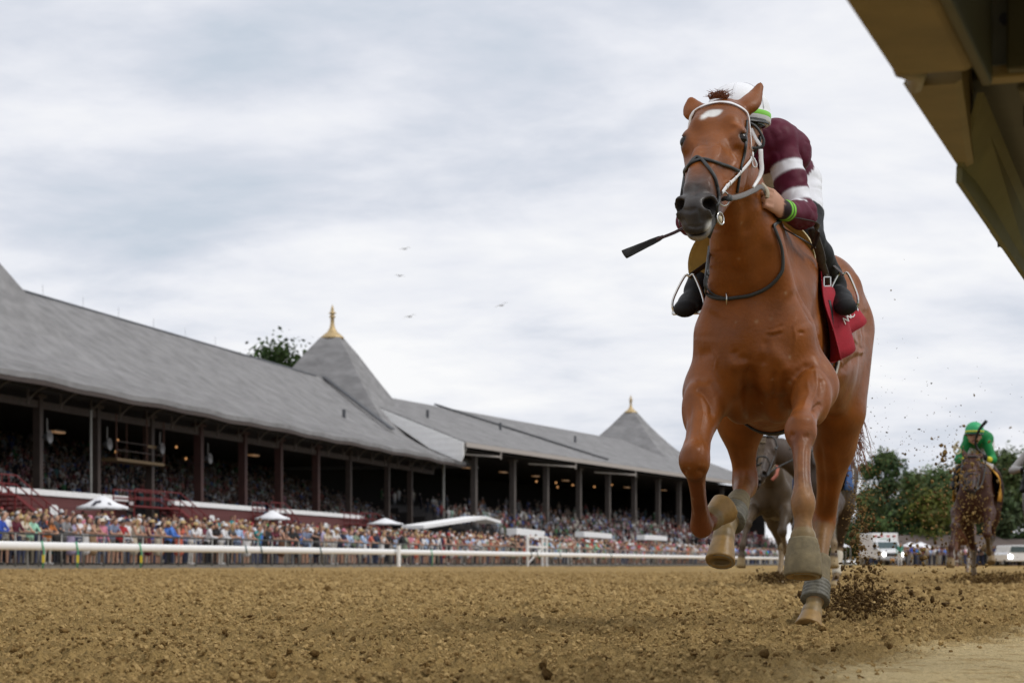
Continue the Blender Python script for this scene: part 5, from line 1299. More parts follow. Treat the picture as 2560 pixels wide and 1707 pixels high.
# ================================================================== JOCKEY AND TACK OF THE LEADING HORSE
SILK, WHT, BLK, SKIN, GRN, BRN, TRS = 1, 2, 3, 4, 5, 6, 7
def build_jockey(name, frame, J, cols, h=.0062, hi=True):
    """J: joints in the horse frame; ONE skin from boots to collar"""
    lo = np.min([np.min(v, 0) if np.ndim(v) > 1 else v for v in J.values()], 0) - .28; up = np.max([np.max(v, 0) if np.ndim(v) > 1 else v for v in J.values()], 0) + .28
    F = Field(lo, up, h); S = (0, 1, 0)
    pel, wai, che, upp, hd = [np.array(J[k]) for k in ('pel', 'wai', 'che', 'upp', 'head')]
    F.tube([(*pel, .150, .125), (*wai, .145, .115), (*che, .175, .130), (*upp, .135, .100)], S, n=12, k0=.03, idn=SILK)
    F.ell(pel + np.array([-.03, .06, -.02]), (.12, .085, .125), k=.04, idn=TRS); F.ell(pel + np.array([-.03, -.06, -.02]), (.12, .085, .125), k=.04, idn=TRS)
    F.cap(upp + np.array([.0, 0, .01]), hd + np.array([-.03, 0, -.06]), .062, .055, k=.03, idn=SILK)
    F.ell(hd, (.098, .078, .115), k=.02, idn=SKIN)                                   # skull
    F.ell(hd + np.array([.045, 0, -.075]), (.055, .052, .055), k=.03, idn=SKIN)      # jaw
    F.cap(hd + np.array([.092, 0, -.005]), hd + np.array([.112, 0, -.04]), .010, .014, k=.012, idn=SKIN)   # nose
    for sg in (1, -1):
        F.ell(hd + np.array([-.01, sg * .080, -.03]), (.022, .012, .034), k=.006, idn=SKIN)   # ear
    F.ell(hd + np.array([.090, 0, -.082]), (.016, .026, .005), k=.006, idn=6, cut=True)
    for sd, sg in (('L', 1), ('R', -1)):
        sh, el, wr, ha = [np.array(J[k + sd]) for k in ('sh', 'el', 'wr', 'ha')]
        F.ell(sh, (.085, .075, .08), k=.05, idn=SILK)
        a = el - sh; A = lambda t: sh + a * t
        F.cap(che + np.array([.04, sg * .10, 0]), sh, .10, .075, k=.04, idn=SILK)
        for t0, t1, cid in ((0, .34, SILK), (.34, .52, WHT), (.52, .72, SILK), (.72, .92, WHT), (.92, 1.0, SILK)) if hi else ((0, 1.0, SILK),):
            r = lambda t: .070 - .014 * t
            F.cap(A(t0), A(t1), r(t0), r(t1), k=.008, idn=cid)
        b = wr - el; Bv = lambda t: el + b * t
        F.ell(el, (.054, .054, .056), k=.02, idn=SILK)
        F.cap(el, Bv(.22), .054, .053, k=.01, idn=SILK); F.cap(Bv(.22), Bv(.80), .054, .040, k=.01, idn=SILK)
        F.cap(Bv(.78), Bv(.86), .041, .039, k=.003, idn=GRN); F.cap(Bv(.86), Bv(.90), .0385, .038, k=.002, idn=6 if hi else GRN); F.cap(Bv(.90), Bv(.98), .0395, .037, k=.003, idn=GRN)
        F.cap(Bv(.9), wr, .030, .029, k=.01, idn=SKIN)
        if hi:      # hand: palm, four fingers bent round the rein, thumb on top
            hv = ha - wr; hv /= np.linalg.norm(hv); dwn = np.array([.1, 0, -1.0]); dwn -= hv * (dwn @ hv); dwn /= np.linalg.norm(dwn); ins = np.cross(hv, dwn) * (1 if np.cross(hv, dwn)[1] * sg < 0 else -1)
            F.ecap(wr + hv * .02, ha, (.020, .034), (.017, .042), ins, k=.015, idn=SKIN)
            for q in range(4):
                kn = ha + dwn * (-.032 + .021 * q) + hv * (.012 - .004 * abs(q - 1)) - ins * .006; ln = (.034, .038, .036, .028)[q]
                p1 = kn + hv * ln * .75 + ins * ln * .35; p2 = p1 + ins * ln * .85 - hv * ln * .15; p3 = p2 - hv * ln * .65 + ins * .004
                F.cap(kn, p1, .0105, .0098, k=.006, idn=SKIN); F.cap(p1, p2, .0098, .009, k=.003, idn=SKIN); F.cap(p2, p3, .009, .008, k=.003, idn=SKIN)
            tb = wr + hv * .035 - dwn * .030; t1 = tb + hv * .03 - dwn * .018 + ins * .012; t2 = t1 + hv * .030 + ins * .012
            F.cap(tb, t1, .014, .012, k=.010, idn=SKIN); F.cap(t1, t2, .0115, .009, k=.004, idn=SKIN)
        else:
            F.ell(ha, (.05, .03, .045), k=.02, idn=BLK)
        hi_, kn, an, to = [np.array(J[k + sd]) for k in ('hip', 'kn', 'an', 'toe')]
        F.cap(hi_, hi_ * .45 + kn * .55, .092, .076, k=.04, idn=TRS); F.cap(hi_ * .45 + kn * .55, kn, .076, .062, k=.02, idn=BLK if hi else TRS)
        c = an - kn; C = lambda t: kn + c * t
        F.ell(kn, (.066, .060, .066), k=.02, idn=BLK if hi else TRS)
        F.cap(C(.06), C(.35), .060, .062, k=.012, idn=BLK); F.cap(C(.35), an, .062, .043, k=.012, idn=BLK)
        ft = to - an; heel = an - ft * .30 + np.array([0, 0, -.025])
        F.ecap(heel, an + ft * .45 + np.array([0, 0, -.022]), (.040, .036), (.046, .038), S, k=.02, idn=BLK); F.ecap(an + ft * .4 + np.array([0, 0, -.02]), to, (.050, .040), (.046, .034), S, k=.02, idn=BLK)
        F.cap(C(.80), an + np.array([.0, 0, -.01]), .048, .046, k=.02, idn=BLK)
    V, Fc, ids = F.mesh(); V = relax(V, Fc, 2)
    if hi:   # cloth folds
        n = normals(V, Fc); fold = ((ids == SILK) | (ids == WHT) | (ids == TRS))
        q = V.copy(); q[:, 0] *= .45
        w = blur(fold[:, None].astype(float), Fc, 2)[:, 0]
        V = V + n * ((vnoise(q, 13, 2, 3) - .5) * .014 * w)[:, None] - n * (np.clip(.12 - np.abs(vnoise(q, 17, 6, 2) - .5), 0, 1) * .030 * w)[:, None]
    c = np.array([cols.get(i, (0, 0, 0)) for i in range(9)])[ids]
    if hi:
        V0 = V
        for sd in 'LR':
            sh, el, wr = [np.array(J[k + sd]) for k in ('sh', 'el', 'wr')]
            a = el - sh; t = (V0 - sh) @ a / (a @ a); dist = np.linalg.norm(V0 - sh - np.clip(t, 0, 1)[:, None] * a, axis=1); b = wr - el; tb = (V0 - el) @ b / (b @ b); db = np.linalg.norm(V0 - el - np.clip(tb, 0, 1)[:, None] * b, axis=1)
            m = ((ids == SILK) | (ids == WHT)) & (dist < .098) & ((dist < db) | (tb < .12))
            w = np.clip((.078 - np.abs(t - .43)) * 60, 0, 1) + np.clip((.082 - np.abs(t - .80)) * 60, 0, 1); w = (w * m)[:, None]
            c = np.where(m[:, None], np.array(cols[SILK]), c); c = c * (1 - w) + np.array(cols[WHT]) * w
            g = ((ids == GRN) | (ids == 6)) & (db < .07); w2 = (np.clip((.035 - np.abs(tb - .82)) * 90, 0, 1) + np.clip((.035 - np.abs(tb - .93)) * 90, 0, 1))[:, None]
            c = np.where(g[:, None], np.array((.02, .01, .012)) * (1 - w2) + np.array(cols[GRN]) * w2, c)
        pn = (ids == SILK) & (V[:, 1] > -2) & (V[:, 2] < 1.80 + .1 * (V[:, 0] + .3)) & (np.abs(V[:, 1] + .02) < .17) & (V[:, 0] < -.16)
        c[pn] = cols[WHT]
    c = blur(c, Fc, 1)
    return mesh_np(name, frame.w(V), Fc, True, c)

helm = hp(1846, 300, 7.97)
JJ = dict(pel=(-.70, -.01, 1.87), wai=(-.52, -.005, 1.93), che=(-.30, -.02, 1.905), upp=(-.17, -.035, 1.895), head=(helm[0] - .005, helm[1], helm[2] - .035),
          shL=hp(1942, 354, 8.15), elL=hp(2006, 538, 8.03), wrL=hp(1955, 524, 7.83), haL=hp(1925, 500, 7.75),
          hipL=(-.66, .085, 1.86), knL=hp(2022, 600, 8.36), anL=hp(2086, 708, 8.62), toeL=hp(2114, 768, 8.38),
          hipR=(-.66, -.085, 1.86), toeR=hp(1712, 772, 8.20))
mir = lambda p, c=-.03: np.array([p[0], 2 * c - p[1], p[2]])
JJ['shR'] = mir(JJ['shL']); JJ['elR'] = mir(JJ['elL'], -.045); JJ['wrR'] = np.array([JJ['wrL'][0], -.15, 1.63]); JJ['haR'] = np.array([JJ['haL'][0] + .02, -.135, 1.61])
JJ['knR'] = np.array([JJ['knL'][0] - .05, -.205, JJ['knL'][2]]); JJ['anR'] = np.array([JJ['toeR'][0] - .17, JJ['toeR'][1] + .015, JJ['toeR'][2] + .10])
silk_m = mat('jockey_silks', rough=.62, attr='Col', var=.10, vscale=14, bump=.12, bscale=160, bdist=.003, spec=.22, rvar=.10)
JC = {SILK: (.088, .0058, .023), WHT: (.74, .75, .80), BLK: (.010, .010, .011), SKIN: (.46, .25, .17), GRN: (.22, .62, .06), BRN: (.04, .02, .015), TRS: (.76, .77, .82), 6: (.10, .03, .03)}
jb = FR.w((-.40, 0, 1.60))
jockey = empty('person', tuple(jb), 'jockey in maroon silks with white sleeve bands and white helmet riding the chestnut horse', 'person')
jme = build_jockey('jockey_body', FR, JJ, JC); jme.transform(Matrix.Translation(-Vector(jb)))
jbody = link('body', jme, jockey, mats=[silk_m])
JV = np.empty(len(jme.vertices) * 3, np.float32); jme.vertices.foreach_get('co', JV)
# helmet: quilted cap with green band, black harness rim and peak
hc = FR.w(helm); TX = np.array([*FR.T, 0]); NX = np.array([*FR.N, 0]); HA = np.array([TX, NX, (0, 0, 1)])
def helmet(hc, HA, mats, parent, ribs=True, sc=1.0):
    mb = MB(); n = 36; pr = []
    for a in np.linspace(0, math.pi / 2, 12): pr.append((.124 * math.cos(a) * (1 + .04 * math.sin(2 * a)), .012 + .128 * math.sin(a)))
    mb.mi = 0
    prof = [(.121, -.020), (.1255, -.016), (.1255, -.002), (.1262, -.001)] + [(.1262, .017), (.1255, .018)] + pr[1:]
    b = len(mb.V); mb.lathe(prof, hc, HA * np.array([[1.10 * sc], [.985 * sc], [1.0 * sc]]), n=n)
    for i in range(len(prof) - 1):
        for j in range(n):
            if 3 <= i <= 3 + 1: mb.M[i * n + j] = 1
    o = mb.build('helmet', mats[:2], None, tuple(hc), True); child_at(o, parent)
    if ribs:
        rb = MB()
        for a in (0, math.pi / 3, 2 * math.pi / 3):
            P = [hc + HA[0] * 1.10 * .1262 * math.cos(t) * math.cos(a) * (1 + .04 * abs(math.sin(2 * t))) + HA[1] * .985 * .1262 * math.cos(t) * math.sin(a) * (1 + .04 * abs(math.sin(2 * t))) + HA[2] * (.012 + .1292 * math.sin(t)) for t in np.linspace(.08, math.pi - .08, 24)]
            rb.tube(P, .0016, 5)
        child_at(rb.build('seam', mats[0], None, tuple(hc), True), parent)
    pk = MB(); pts = []
    for a in np.linspace(-1.15, 1.15, 13):
        for r, z in ((1.0, -.014), (1.28 - .10 * abs(a), -.034)):
            pts.append(hc + HA[0] * 1.08 * .122 * r * math.cos(a) + HA[1] * .985 * .122 * r * math.sin(a) + HA[2] * z)
    V = []; 
    for p in pts: V += [p, p - np.array([0, 0, .005])]
    Fp = []
    for i in range(12):
        q = i * 4
        Fp += [(q, q + 4, q + 6, q + 2), (q + 1, q + 3, q + 7, q + 5), (q + 2, q + 6, q + 7, q + 3), (q, q + 1, q + 5, q + 4)]
    pk.add(V, Fp); child_at(pk.build('helmet_peak', mats[2], None, tuple(hc), True), parent)
white_cloth = mat('white_helmet_cover', (.80, .81, .84), .55, bump=.1, bscale=60)
green_band = mat('lime_band', (.22, .62, .06), .5)
black_trim = mat('black_trim', (.012, .012, .013), .4)
helmet(hc, HA, [white_cloth, green_band, black_trim], jockey)
gg = MB(); hdw = FR.w(JJ['head'])
P = [hdw + TX * .094 * math.cos(a) + NX * .088 * math.sin(a) + np.array([0, 0, .005]) for a in np.linspace(-1.5, 1.5, 16)]
gg.tube(P, .019, 8, True, flat=.6, side=[np.array([0, 0, 1.0])] * 16)
child_at(gg.build('goggles', mat('smoked_goggles', (.01, .012, .012), .08), None, tuple(hdw), True), jockey)
gs = MB(); P = [hdw + TX * (.01) + NX * (.085) * math.cos(a) - np.array([0, 0, .03 + .095 * math.sin(a)]) for a in np.linspace(0, math.pi, 14)]
gs.tube(P, .007, 6); child_at(gs.build('chin_strap', black_trim, None, tuple(hdw), True), jockey)

# ------------------------------------------------------------------ whip
wh = MB()
w0 = FR.w(JJ['haR'] + np.array([-.12, .10, .08])); w1 = at(1716, 566, 7.62); w2 = at(1640, 600, 7.50); w3 = at(1561, 636, 7.38)
wh.tube(spline([w0, w1, w2], 10), np.linspace(.0075, .0055, 10), 8)
whip = empty('riding_whip', tuple(w1), 'riding whip with flat black end held out beside the chestnut horse', 'whip')
child_at(wh.build('shaft', mat('whip_shaft', (.045, .012, .012), .35), None, tuple(w1), True), whip)
wp = MB(); P = spline([w2 + (w1 - w2) * .25, w2, w2 * .5 + w3 * .5, w3], 10)
wp.tube(P, [.007, .0075, .010, .011, .0125, .013, .0145, .0155, .017, .018], 10, True, flat=.28, side=np.array([.2, -.95, .2]))
child_at(wp.build('popper', mat('whip_leather', (.010, .010, .010), .6), None, tuple(w2), True), whip)

# ------------------------------------------------------------------ bridle
white_strap = mat('white_biothane', (.80, .80, .82), .38, var=.06, vscale=40)
rubber = mat('black_rubber_strap', (.022, .024, .024), .5, bump=.2, bscale=150, bdist=.002)
grey_rein = mat('grey_rubber_rein', (.13, .115, .105), .6, bump=.5, bscale=220, bdist=.003)
steel = mat('bright_steel', (.62, .61, .58), .22, 1.0)
brl = FR.w(eyeH(.2, 0, -.1))
bridle = empty('bridle', tuple(brl), 'racing bridle of white straps and black noseband on the chestnut horse', 'bridle')
def strap(name, P, w, m, off=.004, flat=.3, n=None, Yd=None, parent=None, ends=(), cap=True):
    pts, nr = strap_pts(P, n, off, Yd)
    pts = np.vstack([*([np.array(ends[0])[None]] if len(ends) and ends[0] is not None else []), pts, *([np.array(ends[1])[None]] if len(ends) > 1 and ends[1] is not None else [])])
    if len(pts) != len(nr): nr = np.vstack([nr[:1]] * (1 if len(ends) and ends[0] is not None else 0) + [nr] + [nr[-1:]] * (1 if len(ends) > 1 and ends[1] is not None else 0))
    mb = MB(); mb.tube(pts, w, 10, cap, flat=flat, side=nr)
    return child_at(mb.build(name, m, None, tuple(pts[0]), True), parent or bridle)
W = lambda t, a, b: FR.w(eyeH(t, a, b))
# browband runs over the forehead in front of the ears and down both cheeks
strap('browband', z3((362, 590), (420, 512), (560, 442), (700, 412), (850, 418), (980, 470), (1065, 535), (1092, 610)), .0066, white_strap, .006, .3, 60, ends=(W(.16, -.125, -.10), None))
strap('cheekpiece', z3((1090, 605), (1100, 720), (1112, 850), (1120, 980), (1128, 1060)), .0042, white_strap, .007, .35, 30, 7.5)
cheek2 = strap('cheek_strap', z3((1125, 1130), (1090, 1190), (1000, 1290), (900, 1400), (800, 1500), (740, 1580)), .0080, white_strap, .006, .28, 40)
for u in (.45, .58, .70, .8):
    q = spline(np.array(z3((1125, 1130), (1090, 1190), (1000, 1290), (900, 1400), (800, 1500), (740, 1580))), 41)[int(u * 40)]
    p, m_, ok = hit(*q); mb = MB(); dr = np.array(W(.7, .08, -.05)) - np.array(W(.4, .1, -.05)); dr /= np.linalg.norm(dr)
    mb.tube([p + m_ * .006 - dr * .0035, p + m_ * .006 + dr * .0035], .0098, 10, True, flat=.42, side=m_)
    child_at(mb.build('keeper', white_strap, None, tuple(p), True), cheek2); 
    cheek2.children[-1].location = Vector(p) - Vector(brl) - Vector(cheek2.location)
kp, km, _ = hit(*z3((1132, 1100))[0]); mb = MB(); mb.tube([kp + km * .008 + np.array([0, 0, .012]), kp + km * .008 - np.array([0, 0, .012])], .008, 10, True, flat=.45, side=km)
child_at(mb.build('keeper', white_strap, None, tuple(kp), True), bridle)
lp = [kp + km * .010 + np.array([x, 0, z]) for x, z in ((-.002, -.01), (-.004, -.028), (.001, -.042), (.009, -.043), (.012, -.034), (.007, -.020), (.002, -.010))]
mb = MB(); mb.tube(spline(lp, 24), .0036, 8); child_at(mb.build('strap_loop', white_strap, None, tuple(kp), True), bridle)
# figure-eight noseband
strap('noseband', z3((262, 1400), (285, 1290), (345, 1215), (430, 1170), (520, 1152), (640, 1182), (780, 1222), (960, 1292)), .0060, rubber, .005, .9, 60, ends=(W(.80, -.085, -.11), None))
strap('noseband', z3((275, 1330), (335, 1240), (420, 1130), (490, 1160), (560, 1235), (640, 1370), (672, 1480)) + z4((686, 380), (700, 480), (692, 600), (680, 700)), .0062, rubber, .006, .9, 70, ends=(W(.78, -.085, -.13), W(.98, .03, -.165)))
strap('jaw_strap', z3((1075, 640), (1062, 900), (1040, 1080), (1000, 1230)) + z4((980, 200), (945, 430)), .0055, rubber, .004, .8, 50)
# throat latch hanging clear of the cheek
tl_pts = [at(*p, 7.56) for p in z3((1135, 740), (1195, 870), (1265, 965))]
mb = MB(); mb.tube(spline(tl_pts, 14), .0075, 8, True, flat=.3, side=np.array([.2, -1, .1])); child_at(mb.build('throat_latch', white_strap, None, tuple(tl_pts[0]), True), bridle)
tl_pts = [at(*p, y) for p, y in zip(z3((1262, 1010), (1268, 1150), (1275, 1280), (1240, 1390), (1165, 1510)), (7.56, 7.56, 7.56, 7.55, 7.52))]
mb = MB(); mb.tube(spline(tl_pts, 24), [.0088] * 13 + list(np.linspace(.0088, .0055, 11)), 8, True, flat=.35, side=np.array([.2, -1, .1])); child_at(mb.build('throat_latch', white_strap, None, tuple(tl_pts[0]), True), bridle)
bl = [at(*p, 7.56) for p in z3((1125, 672), (1190, 710), (1250, 780), (1300, 890), (1285, 975), (1220, 998), (1150, 992))]
mb = MB(); mb.tube(spline(bl, 40), .0052, 8); child_at(mb.build('cheek_roll', rubber, None, tuple(bl[0]), True), bridle)
# bit rings
def ring(px, py, Y, r, m, name, nrm, tilt=0, rr=.0028):
    p, m_, ok = hit(px, py, Y); c = p + m_ * .008; n = np.array(nrm, float); n /= np.linalg.norm(n); x = np.cross(n, (0, 0, 1)); x /= np.linalg.norm(x); y = np.cross(n, x)
    mb = MB(); mb.tube([c + r * (math.cos(a) * x + math.sin(a) * y) for a in np.linspace(0, 2 * math.pi, 33)], rr, 8, False)
    child_at(mb.build(name, m, None, tuple(c), True), bridle); return c
br = ring(*z4((750, 500))[0], 7.22, .025, steel, 'bit_ring', (.55, -.8, 0))
ring(*z4((735, 770))[0], 7.16, .021, steel, 'bit_ring', (.8, -.6, .1))
mb = MB(); mb.tube([W(.97, .045, -.11), W(.97, -.045, -.11)], .006, 8); child_at(mb.build('bit_mouthpiece', steel, None, tuple(W(.97, 0, -.11)), True), bridle)
mb = MB(); c = hit(*z4((705, 790))[0])[0]; mb.lathe([(.004, -.010), (.012, -.008), (.015, 0), (.012, .008), (.004, .010)], c + np.array([.004, -.01, 0]), np.array([(0, 0, 1), (.3, .9, 0), (.9, -.35, 0)]), 16)
child_at(mb.build('bit_guard', mat('cream_rubber', (.55, .48, .33), .55), None, tuple(c), True), bridle)
# reins: left one visible from bit to hand, right one to the other hand
hL = FR.w(JJ['haL']); hR = FR.w(JJ['haR'])
r1 = [at(*z4((845, 495))[0], 7.22), at(*z4((930, 492))[0], 7.26), at(*z4((1050, 455))[0], 7.36), at(*z4((1180, 395))[0], 7.52), at(*z4((1275, 355))[0], 7.64), hL + np.array([-.01, -.02, .005])]
mb = MB(); mb.tube(spline(r1, 30), .0098, 8, True, flat=.3, side=np.array([-.25, .1, 1.0])[[0, 1, 2]] * 0 + np.array([.35, -.9, .1])); child_at(mb.build('rein', grey_rein, None, tuple(r1[0]), True), bridle)
mb = MB(); mb.tube(spline([br, br * .6 + r1[0] * .4, r1[0], r1[1] * .3 + r1[0] * .7], 10), .0135, 10, True, flat=.5, side=np.array([.35, -.9, .1])); child_at(mb.build('rein_end', rubber, None, tuple(br), True), bridle)
r2 = [W(.95, -.07, -.12), W(.6, -.12, -.2), FR.w((.30, -.16, 1.62)), hR]
mb = MB(); mb.tube(spline(r2, 20), .0098, 8, True, flat=.3, side=np.array([.9, -.3, .1])); child_at(mb.build('rein', grey_rein, None, tuple(r2[0]), True), bridle)
mb = MB(); q = [at(*p, 7.68) for p in z4((1268, 312), (1310, 350), (1345, 400), (1355, 450), (1345, 495))]
mb.tube(spline(q, 16), .0085, 8, True, flat=.45, side=np.array([.4, -.9, 0])); child_at(mb.build('rein_wrap', mat('tan_rein_stop', (.42, .36, .26), .6), None, tuple(q[0]), True), bridle)
dk = mat('dark_leather', (.030, .020, .016), .42, bump=.15, bscale=90)
q = [at(*z1((890, 785))[0], 7.80), at(*z1((960, 812))[0], 7.83), at(*z1((1050, 830))[0], 7.92), at(*z1((1120, 850))[0], 8.02), at(*z1((1138, 890))[0], 8.08), at(*z1((1125, 960))[0], 8.10), at(*z1((1105, 985))[0], 8.12)]
mb = MB(); mb.tube(spline(q, 36), .0125, 8, True, flat=.22, side=np.array([-.35, -.7, .6])); child_at(mb.build('rein_buckle_end', dk, None, tuple(q[0]), True), bridle)
q = [at(*z1((885, 800))[0], 7.86), at(*z1((930, 860))[0], 7.94), at(*z1((1000, 905))[0], 8.02), at(*z1((1070, 945))[0], 8.08), at(*z1((1120, 975))[0], 8.12)]
mb = MB(); mb.tube(spline(q, 30), .0145, 8, True, flat=.22, side=np.array([-.3, -.7, .6])); child_at(mb.build('rein_buckle_end', dk, None, tuple(q[0]), True), bridle)

# neck strap
ns = empty('neck_strap', tuple(FR.w((.15, 0, 1.33))), 'black neck strap round the base of the chestnut horse neck', 'strap')
P = [(1930, 566), (1950, 619), (1954, 667)] + z5((745, 215), (700, 275), (640, 325), (570, 360), (490, 388), (400, 402), (320, 412), (240, 408), (180, 385), (150, 340), (140, 290), (148, 235))
strap('strap', P, .0072, rubber, .009, .7, 90, parent=ns, ends=(FR.w((-.12, .12, 1.64)), FR.w((.02, -.17, 1.50))))
strap('strap_end', z5((300, 402), (240, 388), (190, 350), (168, 300), (162, 230), (172, 150)), .0045, rubber, .010, .6, 30, parent=ns)
p, m_, ok = hit(*z5((318, 408))[0]); mb = MB(); mb.tube([p + m_ * .016 + np.array([.004, 0, .022]), p + m_ * .020 + np.array([.006, 0, 0]), p + m_ * .016 + np.array([.004, 0, -.024])], .0028, 6)
child_at(mb.build('buckle', steel, None, tuple(p), True), ns)

# ------------------------------------------------------------------ saddle pad, saddle, cloth
def shell(name, f0, f1, zfun, off, m, parent, nf=30, nt=40, thick=.008, flare=0.0, wav=0.0):
    """cloth laid over the back: rays from outside meet the hide"""
    G = np.zeros((nf, nt, 3)); last = None
    for i in range(nf):
        f = f0 + (f1 - f0) * i / (nf - 1); zl, zr = zfun(i / (nf - 1))
        for j in range(nt):
            u = -1 + 2 * j / (nt - 1); sg = 1 if u >= 0 else -1; zb = zl if sg > 0 else zr
            ang = abs(u) * 1.0; zc = 1.27
            top = 1.72
            z = top - (top - zb) * (abs(u) ** 1.35)
            if z > 1.50:
                a = (z - 1.50) / .22; o = np.array([f, sg * .62 * math.cos(a * math.pi / 2), 1.50 + .5 * math.sin(a * math.pi / 2)]); tgt = np.array([f, 0, 1.35])
            else:
                o = np.array([f, sg * .62, z]); tgt = np.array([f, 0, z])
            ow, tw = Vector(FR.w(o)), Vector(FR.w(tgt)); dr = (tw - ow).normalized()
            r = BVH.ray_cast(ow, dr, 1.0)
            p = r[0] if r[0] is not None else tw
            out = -dr; k = max(0, (abs(u) - .45) / .55)
            G[i, j] = np.array(p + out * (off + flare * k * k + wav * k * math.sin(i / (nf - 1) * 17 + sg * 1.3) * (.4 + .6 * k)))
    for _ in range(2): G[1:-1, 1:-1] = .5 * G[1:-1, 1:-1] + .125 * (G[:-2, 1:-1] + G[2:, 1:-1] + G[1:-1, :-2] + G[1:-1, 2:])
    V = G.reshape(-1, 3); idx = np.arange(nf * nt).reshape(nf, nt)
    Fq = np.stack([idx[:-1, :-1], idx[1:, :-1], idx[1:, 1:], idx[:-1, 1:]], -1).reshape(-1, 4)
    org = V.mean(0); me = mesh_np(name, V - org, Fq, True); o = link(name, me, None, tuple(org), [m])
    md = o.modifiers.new('solid', 'SOLIDIFY'); md.thickness = thick; md.offset = 1
    child_at(o, parent)
    return o, G
red_cloth = mat('red_saddle_cloth', (.31, .007, .020), .85, bump=.25, bscale=120, bdist=.003, var=.15, vscale=18)
sc_b = FR.w((-.6, 0, 1.5))
cloth = empty('saddle_cloth', tuple(sc_b), 'crimson saddle cloth with white lettering hanging at the chestnut horse flank', 'saddle cloth')
c_o, CG = shell('cloth', -.30, -.92, lambda t: (1.085 + .30 * max(0, t - .25) / .75, 1.12 + .10 * t), .010, red_cloth, cloth, 44, 46, .004, .040, .026)
# lettering printed on the cloth
def text_mesh(txt, size, m, name, p, x, y, parent, ext=.001):
    cu = bpy.data.curves.new('txt', 'FONT'); cu.body = txt; cu.size = size; cu.extrude = ext; cu.align_x = 'CENTER'; cu.align_y = 'CENTER'
    to = bpy.data.objects.new('txt', cu); COL.objects.link(to)
    dg = bpy.context.evaluated_depsgraph_get(); me = bpy.data.meshes.new_from_object(to.evaluated_get(dg)); bpy.data.objects.remove(to); bpy.data.curves.remove(cu)
    x = np.array(x, float); x /= np.linalg.norm(x); y = np.array(y, float); y -= x * (x @ y); y /= np.linalg.norm(y); z = np.cross(x, y)
    Mx = Matrix(((x[0], y[0], z[0], 0), (x[1], y[1], z[1], 0), (x[2], y[2], z[2], 0), (0, 0, 0, 1))); me.transform(Mx)
    o = link(name, me, None, tuple(p), [m]); o.name = name
    return child_at(o, parent)
CB = BVHTree.FromPolygons([tuple(v) for v in CG.reshape(-1, 3)], [tuple(f) for f in (lambda I: np.stack([I[:-1, :-1], I[1:, :-1], I[1:, 1:], I[:-1, 1:]], -1).reshape(-1, 4))(np.arange(44 * 46).reshape(44, 46))])
letter_m = mat('white_print', (.80, .80, .80), .6)
for ch, q in zip(('N', 'N', 'C'), zf((345, 790), (385, 755), (425, 722))):
    p, m_, ok = hit(*q, None, CB)
    if ok:
        m_ = m_ if m_ @ (p - np.array([0, 0, CAMZ])) < 0 else -m_
        xx = np.cross((0, 0, 1), m_); text_mesh(ch, .045, letter_m, 'letter', p + m_ * .008, xx + np.array([0, 0, .75]) * np.linalg.norm(xx), np.array([0, 0, 1]) - xx * .5, cloth)
pad_m = mat('yellow_foam_pad', (.42, .26, .055), .8, bump=.25, bscale=70, bdist=.004, var=.15, vscale=12)
pad_e = mat('pale_pad_edge', (.60, .50, .30), .8)
sp_b = FR.w((-.45, 0, 1.62))
saddle = empty('racing_saddle', tuple(sp_b), 'small racing saddle on a yellow foam pad behind the horse neck', 'saddle')
pb = MB(); nseg = 44; fr = []
for f, k in ((-.285, .93), (-.27, .985), (-.30, 1.0), (-.74, .98), (-.76, .90)):
    for a in np.linspace(-.42, math.pi + .42, nseg):
        fr.append(FR.w((f, -.055 + .258 * k * math.cos(a), 1.475 + .205 * k * math.sin(a))))
Fp = []
for i in range(4):
    for j in range(nseg - 1):
        Fp.append((i * nseg + j, i * nseg + j + 1, (i + 1) * nseg + j + 1, (i + 1) * nseg + j))
Fp.append(tuple(range(nseg))[::-1]); Fp.append(tuple(4 * nseg + j for j in range(nseg)))
for i in range(4): Fp.append((i * nseg, (i + 1) * nseg, (i + 1) * nseg + nseg - 1, i * nseg + nseg - 1))
pb.add(fr, Fp); pb.M = [1 if i < 2 * (nseg - 1) else 0 for i in range(len(Fp))]; pb.M[4 * (nseg - 1)] = 0
pb.M[:nseg - 1] = [0] * (nseg - 1)
child_at(pb.build('foam_pad', [pad_m, pad_e], None, tuple(sp_b), True), saddle)
F_ = Field((-.95, -.25, 1.55), (-.25, .25, 1.9), .01)
F_.tube([(-.34, -.01, 1.725, .10, .03), (-.45, 0, 1.70, .15, .025), (-.62, 0, 1.695, .17, .025), (-.80, 0, 1.74, .14, .03)], (0, 1, 0), n=10, k0=.0)
v, f_, _ = F_.mesh(); sm = mesh_np('seat', FR.w(v) - sp_b, f_, True); link('seat', sm, saddle, (0, 0, 0), [dk])
